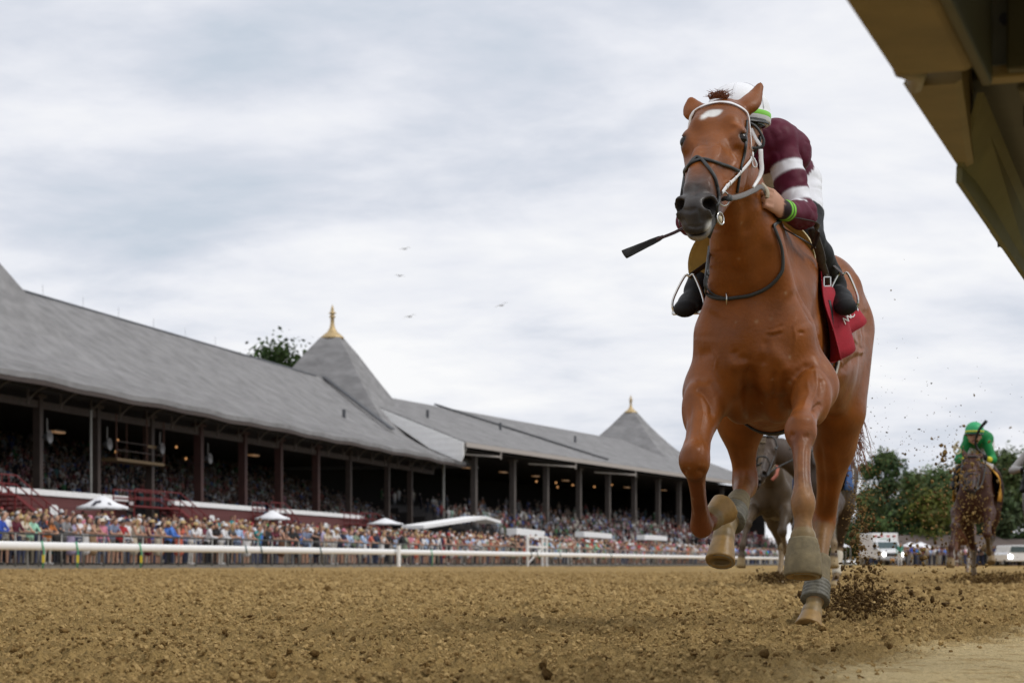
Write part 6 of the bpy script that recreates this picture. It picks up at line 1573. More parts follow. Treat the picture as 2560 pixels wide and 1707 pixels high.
for key, sg in (('L', 1), ('R', -1)):
    toe = FR.w(JJ['toe' + key]); an = FR.w(JJ['an' + key]); topp = FR.w((-.47, sg * .20, 1.60)); mid = toe * .72 + an * .28 + np.array([0, 0, -.035])
    ir = MB(); wv = NX * .058
    up_ = mid + np.array([0, 0, .145]) - TX * .03
    ir.tube(spline([mid - wv, mid - wv * 1.05 + np.array([0, 0, .05]), up_ - wv * .35, up_, up_ + wv * .35, mid + wv * 1.05 + np.array([0, 0, .05]), mid + wv], 26), .0052, 8)
    ir.box(mid + np.array([0, 0, -.004]), (.040, .125, .010), (TX, NX, (0, 0, 1)))
    child_at(ir.build('stirrup_iron', steel, None, tuple(mid), False), saddle)
    st_ = MB(); st_.tube(spline([topp, topp * .5 + up_ * .5 - NX * sg * .03, up_], 12), .012, 8, True, flat=.2, side=NX); child_at(st_.build('stirrup_leather', dk, None, tuple(topp), True), saddle)
q = [at(*z1((1110, 880))[0], 8.12), at(*z1((1128, 940))[0], 8.14), at(*z1((1150, 1010))[0], 8.18), at(*z1((1160, 1060))[0], 8.20), at(*z1((1178, 1120))[0], 8.25), at(*z1((1186, 1175))[0], 8.28)]
mb = MB(); mb.tube(spline(q, 24), [.019] * 14 + [.015] * 10, 8, True, flat=.3, side=np.array([-.2, -.95, .1])); child_at(mb.build('billet_strap', dk, None, tuple(q[0]), True), saddle)
mb = MB(); c = at(*z1((1186, 1160))[0], 8.26)
for a, b in (((-.013, .018), (.013, .018)), ((.013, .018), (.013, -.018)), ((.013, -.018), (-.013, -.018)), ((-.013, -.018), (-.013, .018))):
    mb.bar(c + np.array([a[0], -.012, a[1]]), c + np.array([b[0], -.012, b[1]]), .004)
child_at(mb.build('buckle', steel, None, tuple(c), False), saddle)
# girth under the belly
def girth(name, f, w, m, off):
    P = []; N_ = []
    for a in np.linspace(-.3, math.pi + .3, 40):
        o = np.array([f, .6 * math.cos(a), 1.25 - .75 * math.sin(a)]); ow, tw = Vector(FR.w(o)), Vector(FR.w((f, 0, 1.25))); d_ = (tw - ow).normalized(); r = BVH.ray_cast(ow, d_, 1.2)
        if r[0] is None: continue
        q_ = FR.h(np.array(r[0]))
        if math.hypot(q_[1], q_[2] - 1.22) > .42: continue
        P.append(np.array(r[0] - d_ * off)); N_.append(-np.array(d_))
    mb = MB(); mb.tube(np.array(P), w, 10, True, flat=.15, side=np.array(N_)); return child_at(mb.build(name, m, None, tuple(P[0]), True), saddle)
girth('girth', -.50, .050, mat('black_girth_webbing', (.014, .014, .016), .6), .006)
girth('girth', -.57, .024, mat('white_girth_webbing', (.62, .61, .58), .6), .008)
# ================================================================== SPECTATORS
PAL = {'white': (.70, .70, .72), 'cream': (.60, .53, .42), 'black': (.014, .014, .016), 'navy': (.018, .024, .060), 'royal blue': (.02, .07, .42), 'bright blue': (.07, .20, .62), 'pale blue': (.38, .50, .72),
       'slate blue': (.17, .21, .32), 'teal': (.03, .25, .27), 'mint green': (.36, .68, .52), 'green': (.03, .28, .07), 'sage': (.22, .28, .20), 'grey': (.22, .22, .23), 'dark grey': (.07, .07, .075), 'red': (.42, .025, .03),
       'burgundy': (.12, .012, .03), 'maroon': (.10, .01, .025), 'pink': (.62, .22, .30), 'coral': (.60, .14, .09), 'tan': (.36, .24, .14), 'brown': (.13, .06, .03), 'orange': (.48, .15, .03), 'yellow': (.62, .50, .06), 'lilac': (.42, .36, .55)}
SKINS = [(.50, .29, .20), (.44, .25, .17), (.56, .34, .25), (.36, .19, .12), (.12, .055, .032)]
HAIRS = {'dark': (.012, .009, .008), 'brown': (.06, .03, .015), 'blonde': (.38, .25, .10), 'grey': (.30, .29, .28), 'red': (.18, .05, .02)}
BOT = [(.03, .035, .06), (.05, .06, .11), (.22, .19, .14), (.55, .53, .49), (.016, .016, .018), (.10, .12, .19), (.30, .27, .22)]
def pm(kind, c, rough=.75):
    nm = kind + '_' + '_'.join(f'{int(x * 255):d}' for x in c)
    return mat(nm, c, rough, var=.10, vscale=9, bump=.15, bscale=40, bdist=.01)
def person_mesh(name, pose, female=False, shorts=False, sleeves=True, dress=False, hair='short', seed=0):
    """standing figure about 1.74 m, facing +x; ids -> material slots 0 skin 1 top 2 bottom 3 hair 4 shoe"""
    F = Field((-.55, -.62, -.03), (.75, .62, 2.35), .024); S = (0, 1, 0); w = .88 if female else 1.0
    lean = {'lean': .26, 'point': .20, 'stand': .02, 'cross': .0, 'phone': .03, 'raise': .0, 'clap': .05}[pose]
    P = lambda x, y, z: np.array([x + lean * max(0, z - .95) / .5 * .55, y, z - lean * max(0, z - .95) * .18])
    pel = P(0, 0, .95)
    for sg in (1, -1):
        hp_, kn_, an_ = P(0, sg * .095, .92), np.array([.02 * sg, sg * .10, .50]), np.array([-.02 + .02 * sg, sg * .105, .08]); low = 0 if (shorts or dress) else 2
        F.cap(hp_, kn_, .088, .058, k=.02, idn=2 if not dress else 1); F.cap(kn_, an_, .056, .040, k=.012, idn=low)
        F.cap(an_ + np.array([-.03, 0, -.04]), an_ + np.array([.15, sg * .02, -.045]), .038, .034, k=.012, idn=4)
    if dress: F.tube([(*P(0, 0, 1.0), .15, .13), (*P(0, 0, .75), .19, .16), (*P(0, 0, .52), .23, .19)], S, n=6, k0=.01, idn=1)
    F.tube([(*pel, .155 * w + (.01 if female else 0), .12), (*P(0, 0, 1.12), .145 * w, .11), (*P(.0, 0, 1.30), .175 * w, .12), (*P(-.01, 0, 1.44), .15 * w, .085)], S, n=8, k0=.02, idn=1)
    F.ell(pel, (.125, .165, .10), k=.03, idn=2 if not dress else 1)
    if female: F.ell(P(.085, .06, 1.28), (.06, .06, .06), k=.04, idn=1); F.ell(P(.085, -.06, 1.28), (.06, .06, .06), k=.04, idn=1)
    nk = P(.0, 0, 1.46); hd = P(.03, 0, 1.62); F.cap(nk, hd, .052, .05, k=.02, idn=0)
    F.ell(hd, (.095, .075, .118), k=.015, idn=0); F.ell(hd + np.array([.045, 0, -.07]), (.05, .05, .05), k=.02, idn=0); F.ell(hd + np.array([.10, 0, -.02]), (.018, .014, .028), k=.012, idn=0)
    for sg in (1, -1): F.ell(hd + np.array([-.005, sg * .077, -.015]), (.02, .012, .03), k=.006, idn=0)
    F.ell(hd + np.array([-.022, 0, .030]), (.098, .084, .112), k=.004, idn=3)
    if hair == 'long':
        F.ell(hd + np.array([-.065, 0, -.10]), (.06, .10, .18), k=.02, idn=3)
        for sg in (1, -1): F.cap(hd + np.array([-.02, sg * .075, .0]), hd + np.array([-.01, sg * .095, -.22]), .035, .03, k=.012, idn=3)
    rg = random.Random(seed)
    for sg in (1, -1):
        sh = P(-.005, sg * .185 * w, 1.405); fs = 1 if sleeves else 0
        if pose == 'lean': el, ha = np.array([sh[0] + .14, sg * .27, 1.14]), np.array([.47, sg * (.04 + .06 * rg.random()), 1.12])
        elif pose == 'point': el, ha = (np.array([sh[0] + .26, sg * .26, 1.30]), np.array([.70, sg * .28, 1.24])) if sg == 1 else (np.array([sh[0] + .14, sg * .27, 1.14]), np.array([.47, sg * .06, 1.12]))
        elif pose == 'phone': el, ha = np.array([sh[0] + .17, sg * .25, 1.30]), np.array([sh[0] + .30, sg * .06, 1.62])
        elif pose == 'raise': el, ha = (np.array([sh[0] + .08, sg * .27, 1.66]), np.array([sh[0] + .14, sg * .24, 1.97])) if sg == 1 else (np.array([sh[0] + .02, sg * .27, 1.14]), np.array([.24, sg * .14, 1.10]))
        elif pose == 'cross': el, ha = np.array([sh[0] + .02, sg * .27, 1.13]), np.array([sh[0] + .22, -sg * .10, 1.20 + .03 * sg])
        elif pose == 'clap': el, ha = np.array([sh[0] + .08, sg * .27, 1.16]), np.array([sh[0] + .33, sg * .03, 1.34])
        else: el, ha = np.array([sh[0] - .02, sg * .27, 1.13]), np.array([sh[0] + .10, sg * .27, .88])
        F.ell(sh, (.07, .065, .07), k=.03, idn=1 if sleeves != 'none' else 0)
        F.cap(sh, sh * .45 + el * .55, .058, .050, k=.015, idn=0 if sleeves == 'none' else 1); F.cap(sh * .45 + el * .55, el, .046, .040, k=.01, idn=1 if sleeves is True else 0)
        F.cap(el, ha, .042, .030, k=.012, idn=1 if sleeves is True else 0); d = ha - el; d /= np.linalg.norm(d); F.ell(ha + d * .04, (.05, .034, .045), k=.012, idn=0)
    if pose == 'phone': pass
    V, Fc, ids = F.mesh(); V = relax(V, Fc, 1)
    fi = ids[Fc]; mi = np.array([np.bincount(r, minlength=5).argmax() for r in fi])
    me = mesh_np(name, V, Fc, True, mi=mi); m0 = pm('skin', SKINS[0])
    for _ in range(5): me.materials.append(m0)
    return me, hd
VAR = []   # (mesh, head, pose words, garment, bare)
for nm, kw, words, gar in (
        ('a', dict(pose='lean'), 'leaning on the fence', 'pullover'), ('b', dict(pose='lean', sleeves='short', shorts=True), 'leaning on the fence', 'tee'), ('c', dict(pose='lean', female=True, hair='long', sleeves='none', dress=True), 'leaning on the fence', 'dress'),
        ('d', dict(pose='lean', female=True, hair='long', sleeves='short'), 'leaning on the fence', 'top'), ('e', dict(pose='phone', sleeves='short'), 'holding up a phone', 'tee'), ('f', dict(pose='phone', female=True, hair='long', sleeves='none'), 'holding up a phone', 'top'),
        ('g', dict(pose='stand', sleeves='short', shorts=True), 'standing', 'polo'), ('h', dict(pose='stand', female=True, hair='long', sleeves='none', dress=True), 'standing', 'sundress'), ('i', dict(pose='raise', sleeves='short'), 'one arm raised', 'shirt'),
        ('j', dict(pose='cross', sleeves=True), 'arms folded', 'shirt'), ('k', dict(pose='point', sleeves='short', shorts=True), 'reaching over the fence', 'tee'), ('l', dict(pose='clap', female=True, hair='long', sleeves='short'), 'hands together', 'blouse'), ('m', dict(pose='stand', sleeves=True), 'standing', 'jacket')):
    me, hd = person_mesh('body_' + nm, seed=len(VAR), **kw); VAR.append((me, hd, words, gar, kw))
# headwear, fitted to a head centred on the origin
mb = MB(); mb.lathe([(.104, .02), (.106, .045), (.100, .085), (.080, .120), (.045, .140), (.008, .146)], (-.014, 0, 0), None, 14)
V = [(.07, -.075, .035), (.07, .075, .035), (.19, .05, .022), (.19, -.05, .022)]; V += [(x, y, z_ - .012) for x, y, z_ in V]; mb.add(V, [(0, 1, 2, 3), (7, 6, 5, 4), (0, 4, 5, 1), (1, 5, 6, 2), (2, 6, 7, 3), (3, 7, 4, 0)]); CAPM = mb.mesh('cap', True)
mb = MB(); mb.lathe([(.21, .035), (.205, .028), (.108, .040), (.106, .06), (.100, .115), (.07, .140), (.01, .142)], (-.01, 0, 0), None, 16); HATM = mb.mesh('hat', True)
mb = MB(); mb.lathe([(.26, .01), (.255, .004), (.115, .045), (.108, .07), (.09, .125), (.05, .145), (.01, .147)], (-.01, 0, 0), None, 16); SUNM = mb.mesh('sun_hat', True)
for m_ in (CAPM, HATM, SUNM): m_.materials.append(pm('hat', (.7, .7, .7)))
mb = MB(); mb.box((0, 0, 0), (.012, .085, .155)); PHM = mb.mesh('phone'); PHM.materials.append(mat('phone_black', (.01, .01, .01), .2))
HATW = {'cap': (CAPM, 'cap'), 'straw': (HATM, 'straw_hat'), 'sun': (SUNM, 'sun_hat')}

USED = {}; BARE = []
def place_name(px):
    for lim, t in ((55, 'at the left edge'), (110, 'left of the first plaque'), (175, 'below the first plaque'), (240, 'left under the first parasol'), (315, 'right under the first parasol'), (385, 'below the red landing'), (440, 'below the first stairs'), (500, 'left of the second plaque'), (560, 'below the second plaque'),
                   (640, 'left of the second parasol'), (740, 'under the second parasol'), (810, 'left of the third plaque'), (880, 'below the third plaque'), (960, 'left of the stout white post'), (1040, 'right of the stout white post'), (1130, 'below the long canopy'), (1260, 'before the canopy peak'), (1330, 'left of the white gate'), (1400, 'behind the white gate'), (1480, 'just right of the gate'), (1580, 'well right of the gate')):
        if px < lim: return t
    return 'far along the fence'
PN = 0
def put_person(px, q, vi, top, hat=None, hatc=None, hair='brown', skin=0, bot=0, turn=None, sc=1.0, row='front'):
    global PN
    me, hd, words, gar, kw = VAR[vi]; r_ = (px - 1280) / FPX; o = RP + TL * q; s_ = (o[0] - r_ * o[1]) / (r_ * TU[1] - TU[0]); b = tr(s_, q, float(apz(q)) + .0)
    ang0 = math.atan2(-TL[1], -TL[0]); t = turn if turn is not None else (random.uniform(-.55, .30) if 'lean' in words or 'reach' in words else random.uniform(-1.15, .25))
    root = empty('person', tuple(b), rot=(0, 0, ang0 + t)); root.scale = (sc, sc, sc)
    o_ = bpy.data.objects.new('body', me); COL.objects.link(o_); o_.parent = root
    cols = [pm('skin', SKINS[skin]), pm('cloth', PAL[top]), pm('cloth', BOT[bot]), pm('hair', HAIRS[hair], .5), pm('shoe', (.05, .045, .04) if bot != 3 else (.6, .6, .6))]
    for i, m_ in enumerate(cols):
        o_.material_slots[i].link = 'OBJECT'; o_.material_slots[i].material = m_
    hw = ''
    if hat:
        hm, hn = HATW[hat]; h_ = bpy.data.objects.new(hn, hm); COL.objects.link(h_); h_.parent = root; h_.location = tuple(hd + np.array([0, 0, .012])); h_.rotation_euler = (0, random.uniform(-.1, .18), 0)
        h_.material_slots[0].link = 'OBJECT'; h_.material_slots[0].material = pm('hat', PAL.get(hatc, (.50, .36, .17)) if hatc else (.50, .36, .17))
        hw = {'cap': f'{hatc} cap', 'straw': 'straw hat', 'sun': f'{hatc or "straw"} sun hat'}[hat]
    elif 'long' in kw.get('hair', ''): hw = f'long {hair} hair'
    else: hw = f'{hair} hair'
    if kw['pose'] == 'phone':
        p_ = bpy.data.objects.new('phone', PHM); COL.objects.link(p_); p_.parent = root; p_.location = (hd[0] + .33, 0, hd[2] + .03); p_.rotation_euler = (0, -.1, 0)
    lab = f'person in {top} {gar}, {hw}, {words}, {place_name(px)}'
    if row != 'front': lab = f'person in {top} {gar}, {hw}, standing one row back, {place_name(px)}'
    tag(root, lab, 'person', 'spectators along the fence'); BARE.append((px, root, f'{top} {gar}', row))
    PN += 1
Q1 = FQ + .40
FRONT = [(-6, 0, 'royal blue', None, None, 'brown', 0, 4), (10, 6, 'white', None, None, 'grey', 0, 2), (32, 0, 'maroon', None, None, 'dark', 1, 0), (53, 3, 'cream', None, None, 'blonde', 0, 1), (74, 0, 'mint green', 'cap', 'black', 'dark', 0, 2), (96, 3, 'navy', None, None, 'brown', 1, 1),
         (118, 3, 'orange', None, None, 'brown', 1, 3), (139, 9, 'dark grey', None, None, 'grey', 0, 4), (157, 0, 'grey', None, None, 'dark', 1, 4), (176, 2, 'lilac', None, None, 'brown', 1, 4), (195, 11, 'white', 'cap', 'white', 'brown', 0, 5), (211, 2, 'white', None, None, 'brown', 1, 5), (231, 2, 'tan', None, None, 'dark', 1, 6),
         (254, 12, 'pink', 'sun', 'cream', 'blonde', 0, 5), (278, 1, 'slate blue', None, None, 'brown', 0, 2), (299, 1, 'red', 'cap', 'dark grey', 'dark', 0, 4), (316, 12, 'white', 'cap', 'navy', 'dark', 2, 1), (333, 2, 'cream', None, None, 'blonde', 1, 2), (347, 6, 'grey', 'cap', 'white', 'dark', 3, 4), (368, 2, 'burgundy', 'straw', None, 'dark', 1, 4),
         (395, 2, 'cream', None, None, 'brown', 1, 6), (422, 0, 'bright blue', None, None, 'grey', 2, 4), (447, 2, 'coral', 'straw', None, 'brown', 0, 6), (477, 3, 'white', 'straw', None, 'brown', 1, 3), (497, 9, 'white', None, None, 'grey', 1, 1), (517, 0, 'white', None, None, 'dark', 1, 4), (532, 3, 'black', None, None, 'dark', 1, 4), (552, 0, 'white', 'cap', 'white', 'brown', 1, 3),
         (572, 3, 'dark grey', None, None, 'blonde', 0, 4), (593, 9, 'pale blue', None, None, 'dark', 3, 5), (616, 2, 'white', None, None, 'blonde', 0, 5), (644, 4, 'teal', None, None, 'dark', 1, 1), (662, 0, 'black', None, None, 'dark', 1, 4), (682, 3, 'burgundy', None, None, 'brown', 1, 0), (703, 2, 'brown', None, None, 'dark', 1, 4), (721, 3, 'black', None, None, 'dark', 0, 2),
         (741, 12, 'black', 'straw', None, 'dark', 1, 4), (762, 10, 'slate blue', None, None, 'grey', 0, 1), (790, 8, 'black', None, None, 'dark', 0, 4), (812, 3, 'cream', None, None, 'blonde', 0, 2), (834, 3, 'white', 'cap', 'white', 'blonde', 0, 3), (850, 1, 'navy', 'cap', 'pink', 'brown', 0, 0), (866, 0, 'pale blue', None, None, 'brown', 1, 2), (884, 1, 'sage', None, None, 'grey', 2, 4), (900, 0, 'pale blue', None, None, 'brown', 0, 6),
         (922, 3, 'coral', None, None, 'brown', 1, 1), (938, 12, 'navy', 'cap', 'white', 'dark', 1, 1), (953, 2, 'white', None, None, 'blonde', 0, 5), (966, 0, 'black', None, None, 'dark', 1, 4), (1000, 0, 'black', None, None, 'dark', 1, 4)]
for px, vi, top, hat, hc_, hair, sk, bt in FRONT: put_person(px, Q1 + random.uniform(-.04, .05), vi, top, hat, hc_, hair, sk, bt, sc=random.uniform(.97, 1.04))
TOPS = ['white'] * 5 + ['pale blue'] * 3 + ['navy'] * 3 + ['black'] * 4 + ['pink', 'coral', 'coral', 'tan', 'tan', 'cream', 'cream', 'grey', 'dark grey', 'royal blue', 'bright blue', 'red', 'burgundy', 'green', 'mint green', 'teal', 'lilac', 'orange', 'slate blue', 'brown', 'sage']
def rnd_person(px, q, row='front'):
    vi = random.choice([0, 1, 2, 3, 3, 2, 0, 1, 4, 6, 9, 10, 11, 12, 7]) if row == 'front' else random.choice([6, 7, 12, 9, 8, 5, 4, 11, 6, 7, 12])
    hat, hc_ = random.choice([(None, None)] * 6 + [('cap', random.choice(['white', 'black', 'navy', 'red', 'grey', 'white', 'pink']))] * 3 + [('straw', None), ('sun', 'white')])
    put_person(px, q, vi, random.choice(TOPS), hat, hc_, random.choice(['dark', 'dark', 'brown', 'brown', 'brown', 'blonde', 'grey', 'red']), random.choice([0, 0, 1, 1, 2, 3]), random.randrange(7), sc=random.uniform(.93, 1.05), row=row)
sF = lambda px, q: (lambda r_, o: (o[0] - r_ * o[1]) / (r_ * TU[1] - TU[0]))((px - 1280) / FPX, RP + TL * q)
def pxF(s, q): p = tr(s, q); return 1280 + FPX * p[0] / p[1]
s = sF(1012, Q1)
s0_front_end = s
while PN < 250 and pxF(s, Q1) < 1790:
    rnd_person(pxF(s, Q1), Q1 + random.uniform(-.05, .15)); s += random.uniform(.44, .66)
front_s_end = s
s = -1.0
while PN < 300:
    rnd_person(pxF(s, Q1 + .75), Q1 + .75 + random.uniform(-.1, .2), 'second'); s += random.uniform(.55, .85)
second_s_end = s
# labels that several share: tell them apart by the neighbour on their right, far ones keep a shared label
from collections import Counter
BARE.sort(key=lambda t: (t[3], t[0]))
cnt = Counter(r['label'] for _, r, _, _ in BARE)
for i, (px, r, w_, row) in enumerate(BARE):
    if cnt[r['label']] > 1 and i + 1 < len(BARE):
        a = r['label'].split(', '); r['label'] = f'{a[0]}, {a[1]}, {a[-1]}, left of one in {BARE[i + 1][2]}'
        if len(r['label'].split()) > 16: r['label'] = f'{a[0]}, {a[1]}, left of one in {BARE[i + 1][2]}, {row} row'
for _, r, _, _ in BARE:
    wds = r['label'].split()
    if len(wds) > 16: r['label'] = ' '.join(wds[:16]).rstrip(',')

# the rest of the crowd as simple figures, one object each for the standing and the seated mass
def crowd_mass(name, B, seated, label, dim=1.0, scale=1.0):
    n = len(B); ang = RNG.uniform(0, 6.28, n); k = 6
    ring = np.array([(math.cos(2 * math.pi * j / k), math.sin(2 * math.pi * j / k)) for j in range(k)])
    z0 = .40 if seated else 0
    prof = [(0.10, .13, z0), (.12, .17, z0 + .45 if seated else .90), (.12, .20, z0 + .72 if seated else 1.28), (.09, .19, z0 + .90 if seated else 1.46), (.045, .05, z0 + .96 if seated else 1.52)]
    hz = z0 + 1.09 if seated else 1.645; head = [(.05, -.10), (.085, -.03), (.09, .02), (.082, .06), (.045, .115)]
    V = []; F_ = []; part = []
    for rx, ry, z_ in prof:
        for c_ in ring: V.append((c_[0] * rx, c_[1] * ry, z_)); part.append(1 if z_ > (z0 + .2 if seated else .95) else 2)
    for i in range(len(prof) - 1):
        for j in range(k): F_.append((i * k + j, i * k + (j + 1) % k, (i + 1) * k + (j + 1) % k, (i + 1) * k + j))
    b = len(V)
    for r_, z_ in head:
        for c_ in ring: V.append((c_[0] * r_ * 1.05 + .01, c_[1] * r_ * .88, hz + z_)); part.append(3 if z_ > .03 or (c_[0] < -.3 and z_ > -.05) else 0)
    for i in range(len(head) - 1):
        for j in range(k): F_.append((b + i * k + j, b + i * k + (j + 1) % k, b + (i + 1) * k + (j + 1) % k, b + (i + 1) * k + j))
    F_.append((b + 4 * k, b + 4 * k + 1, b + 4 * k + 2, b + 4 * k + 3)); F_.append((b + 4 * k, b + 4 * k + 3, b + 4 * k + 4, b + 4 * k + 5))
    for sg in (1, -1):   # arms
        b2 = len(V); top_z = z0 + .84 if seated else 1.40; bz = z0 + .45 if seated else 1.02
        for x, y, z_ in ((0, sg * .20, top_z), (.06, sg * .25, top_z - .02), (.22, sg * .20, bz), (.16, sg * .24, bz - .06)): V.append((x, y, z_)); part.append(1 if z_ > bz + .1 else 0)
        for x, y, z_ in ((-.07, sg * .20, top_z), (.0, sg * .27, top_z - .04), (.16, sg * .27, bz + .02), (.20, sg * .14, bz + .03)): V.append((x, y, z_)); part.append(1 if z_ > bz + .1 else 0)
        F_ += [(b2, b2 + 1, b2 + 2, b2 + 3), (b2 + 4, b2 + 5, b2 + 6, b2 + 7), (b2, b2 + 4, b2 + 7, b2 + 2), (b2 + 1, b2 + 5, b2 + 6, b2 + 3)]
    V = np.array(V); part = np.array(part); Fn = np.array(F_)
    fd = math.atan2(-TL[1], -TL[0]); ang = fd + RNG.normal(-.3, .5, n); ca, sa = np.cos(ang), np.sin(ang); sc = RNG.uniform(.92, 1.08, n) * scale
    W = np.repeat(V[None], n, 0) * sc[:, None, None]; X = W[..., 0] * ca[:, None] - W[..., 1] * sa[:, None]; Y = W[..., 0] * sa[:, None] + W[..., 1] * ca[:, None]; W = np.stack([X, Y, W[..., 2]], -1) + B[:, None]
    tops = np.array([PAL[t] for t in TOPS]); hs = np.array([(.012, .009, .008)] * 3 + [(.06, .03, .015)] * 3 + [(.36, .24, .10), (.30, .29, .28), (.62, .62, .63), (.60, .60, .60), (.42, .30, .14), (.02, .03, .08), (.35, .04, .05)])
    pal = np.stack([np.array(SKINS)[RNG.choice(5, n, p=[.34, .30, .2, .12, .04])], tops[RNG.integers(0, len(tops), n)], np.array(BOT)[RNG.integers(0, len(BOT), n)], hs[RNG.integers(0, len(hs), n)]], 1)
    C = pal[:, part].reshape(-1, 3)
    if dim < 1: C = (C * .6 + C.mean(1, keepdims=True) * .4) * dim  # darkens and greys the colours to stand in for shade under the roofs
    Fa = (Fn[None] + (np.arange(n) * len(V))[:, None, None]).reshape(-1, 4)
    o = link(name, mesh_np(name, W.reshape(-1, 3), Fa, True, C), mats=[mat('crowd_cloth', rough=.8, attr='Col', spec=.2)]); tag(o, label, 'crowd', kind='stuff')
Bs = []
def fill(s0, s1, q, ds):
    s = s0
    while s < s1:
        b = tr(s, q + random.uniform(-.3, .3)); qq = q; Bs.append((b[0], b[1], float(apz(qq)))); s += random.uniform(.75, 1.25) * ds
fill(second_s_end, 150, Q1 + .75, .6)
fill(front_s_end, 175, Q1, .55)
for q, ds in ((3.2, .8), (4.1, .9), (5.2, 1.0), (6.4, 1.2), (7.8, 1.5), (9.4, 1.9), (11.2, 2.6), (13.5, 3.6)): fill(-3, 170, q, ds)
for q, ds in ((1.8, .7), (3, .9), (4.2, 1.2)): fill(176, 258, q, ds)
crowd_mass('standing_crowd', np.array(Bs), False, 'dense standing crowd packed behind the front row of spectators')
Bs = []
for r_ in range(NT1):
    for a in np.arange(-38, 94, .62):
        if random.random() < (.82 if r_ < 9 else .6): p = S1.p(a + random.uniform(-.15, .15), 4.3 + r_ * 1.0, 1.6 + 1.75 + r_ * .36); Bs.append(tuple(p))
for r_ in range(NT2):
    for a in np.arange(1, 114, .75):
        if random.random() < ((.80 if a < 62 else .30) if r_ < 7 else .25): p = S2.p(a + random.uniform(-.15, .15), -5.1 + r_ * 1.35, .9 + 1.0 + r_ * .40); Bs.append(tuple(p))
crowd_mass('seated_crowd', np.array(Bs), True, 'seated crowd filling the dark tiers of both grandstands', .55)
# crowd behind the rail of the far turn
Bs = []
for i in range(420):
    t = random.random(); p = gpt(2150 + t * 470, 212 + random.uniform(0, 9)); Bs.append(tuple(p + [0, 0, .2]))
crowd_mass('far_crowd', np.array(Bs), False, 'small distant crowd beyond the rail of the far turn')
# ================================================================== OTHER RUNNERS
def mirrored(P):
    m = lambda p: np.array(p, float) * [1, -1, 1]
    o = dict(P0=m(P['P0']), P1=m(P['P1']), s=np.array([-.03, 1, 0.]), earR=[m(x) for x in P['earL']], earL=[m(x) for x in P['earR']], neck=[(a, -b, *r) for a, b, *r in P['neck']])
    for a, b in (('FR_', 'FL_'), ('FL_', 'FR_'), ('HR_', 'HL_'), ('HL_', 'HR_')): o[a] = [m(x) for x in P[b]]
    return o
def nod(P, dz, df=0.0, dl=0.0):
    """carry the head lower / further out"""
    o = dict(P); d = np.array([df, dl, dz])
    for k in ('P0', 'P1'): o[k] = P[k] + d
    for k in ('earR', 'earL'): o[k] = [x + d for x in P[k]]
    nk = []
    for i, n_ in enumerate(P['neck']):
        t = i / (len(P['neck']) - 1); nk.append((n_[0] + df * t, n_[1] + dl * t, n_[2] + dz * t, *n_[3:]))
    o['neck'] = nk; return o
far_coat = mat('far_horse_coat', rough=.5, attr='Col', var=.2, vscale=7, spec=.3)
def runner(px, Y, pose, cols, label, sc=1.0):
    c = gpt(px, Y)[:2]; fr = Frame(c, -TR); me, info = build_horse('horse', pose, .017, fr, cols, None, hi=False)
    b = fr.w((-.75, 0, 0)); me.transform(Matrix.Translation(-Vector(b))); root = empty('racehorse', tuple(b), label, 'horse'); link('body', me, root, mats=[far_coat])
    H = info['H']
    for sg in (1, -1):
        mb = MB(); cc = fr.w(H(.315, sg * .105, -.035)); mb.lathe([(.024 * math.sin(a), .024 * math.cos(a)) for a in np.linspace(.02, 3.12, 7)], cc, n=10); child_at(mb.build('eye', eye_m, None, tuple(cc), True), root)
    tl = []; R = random.Random(int(px))
    for i in range(40):
        j = lambda s_: np.array([R.uniform(-s_, s_) for _ in range(3)])
        tl.append([fr.w(np.array(p) + j(q)) for p, q in (((-1.6, 0, 1.48), .02), ((-1.85, .03, 1.40), .04), ((-2.02, .05, 1.12), .07), ((-2.06, .06, .82), .09))])
    strands('tail', tl, .008, mat('dark_horse_hair', (.015, .012, .010), .6), root, 6)
    return fr, root, info
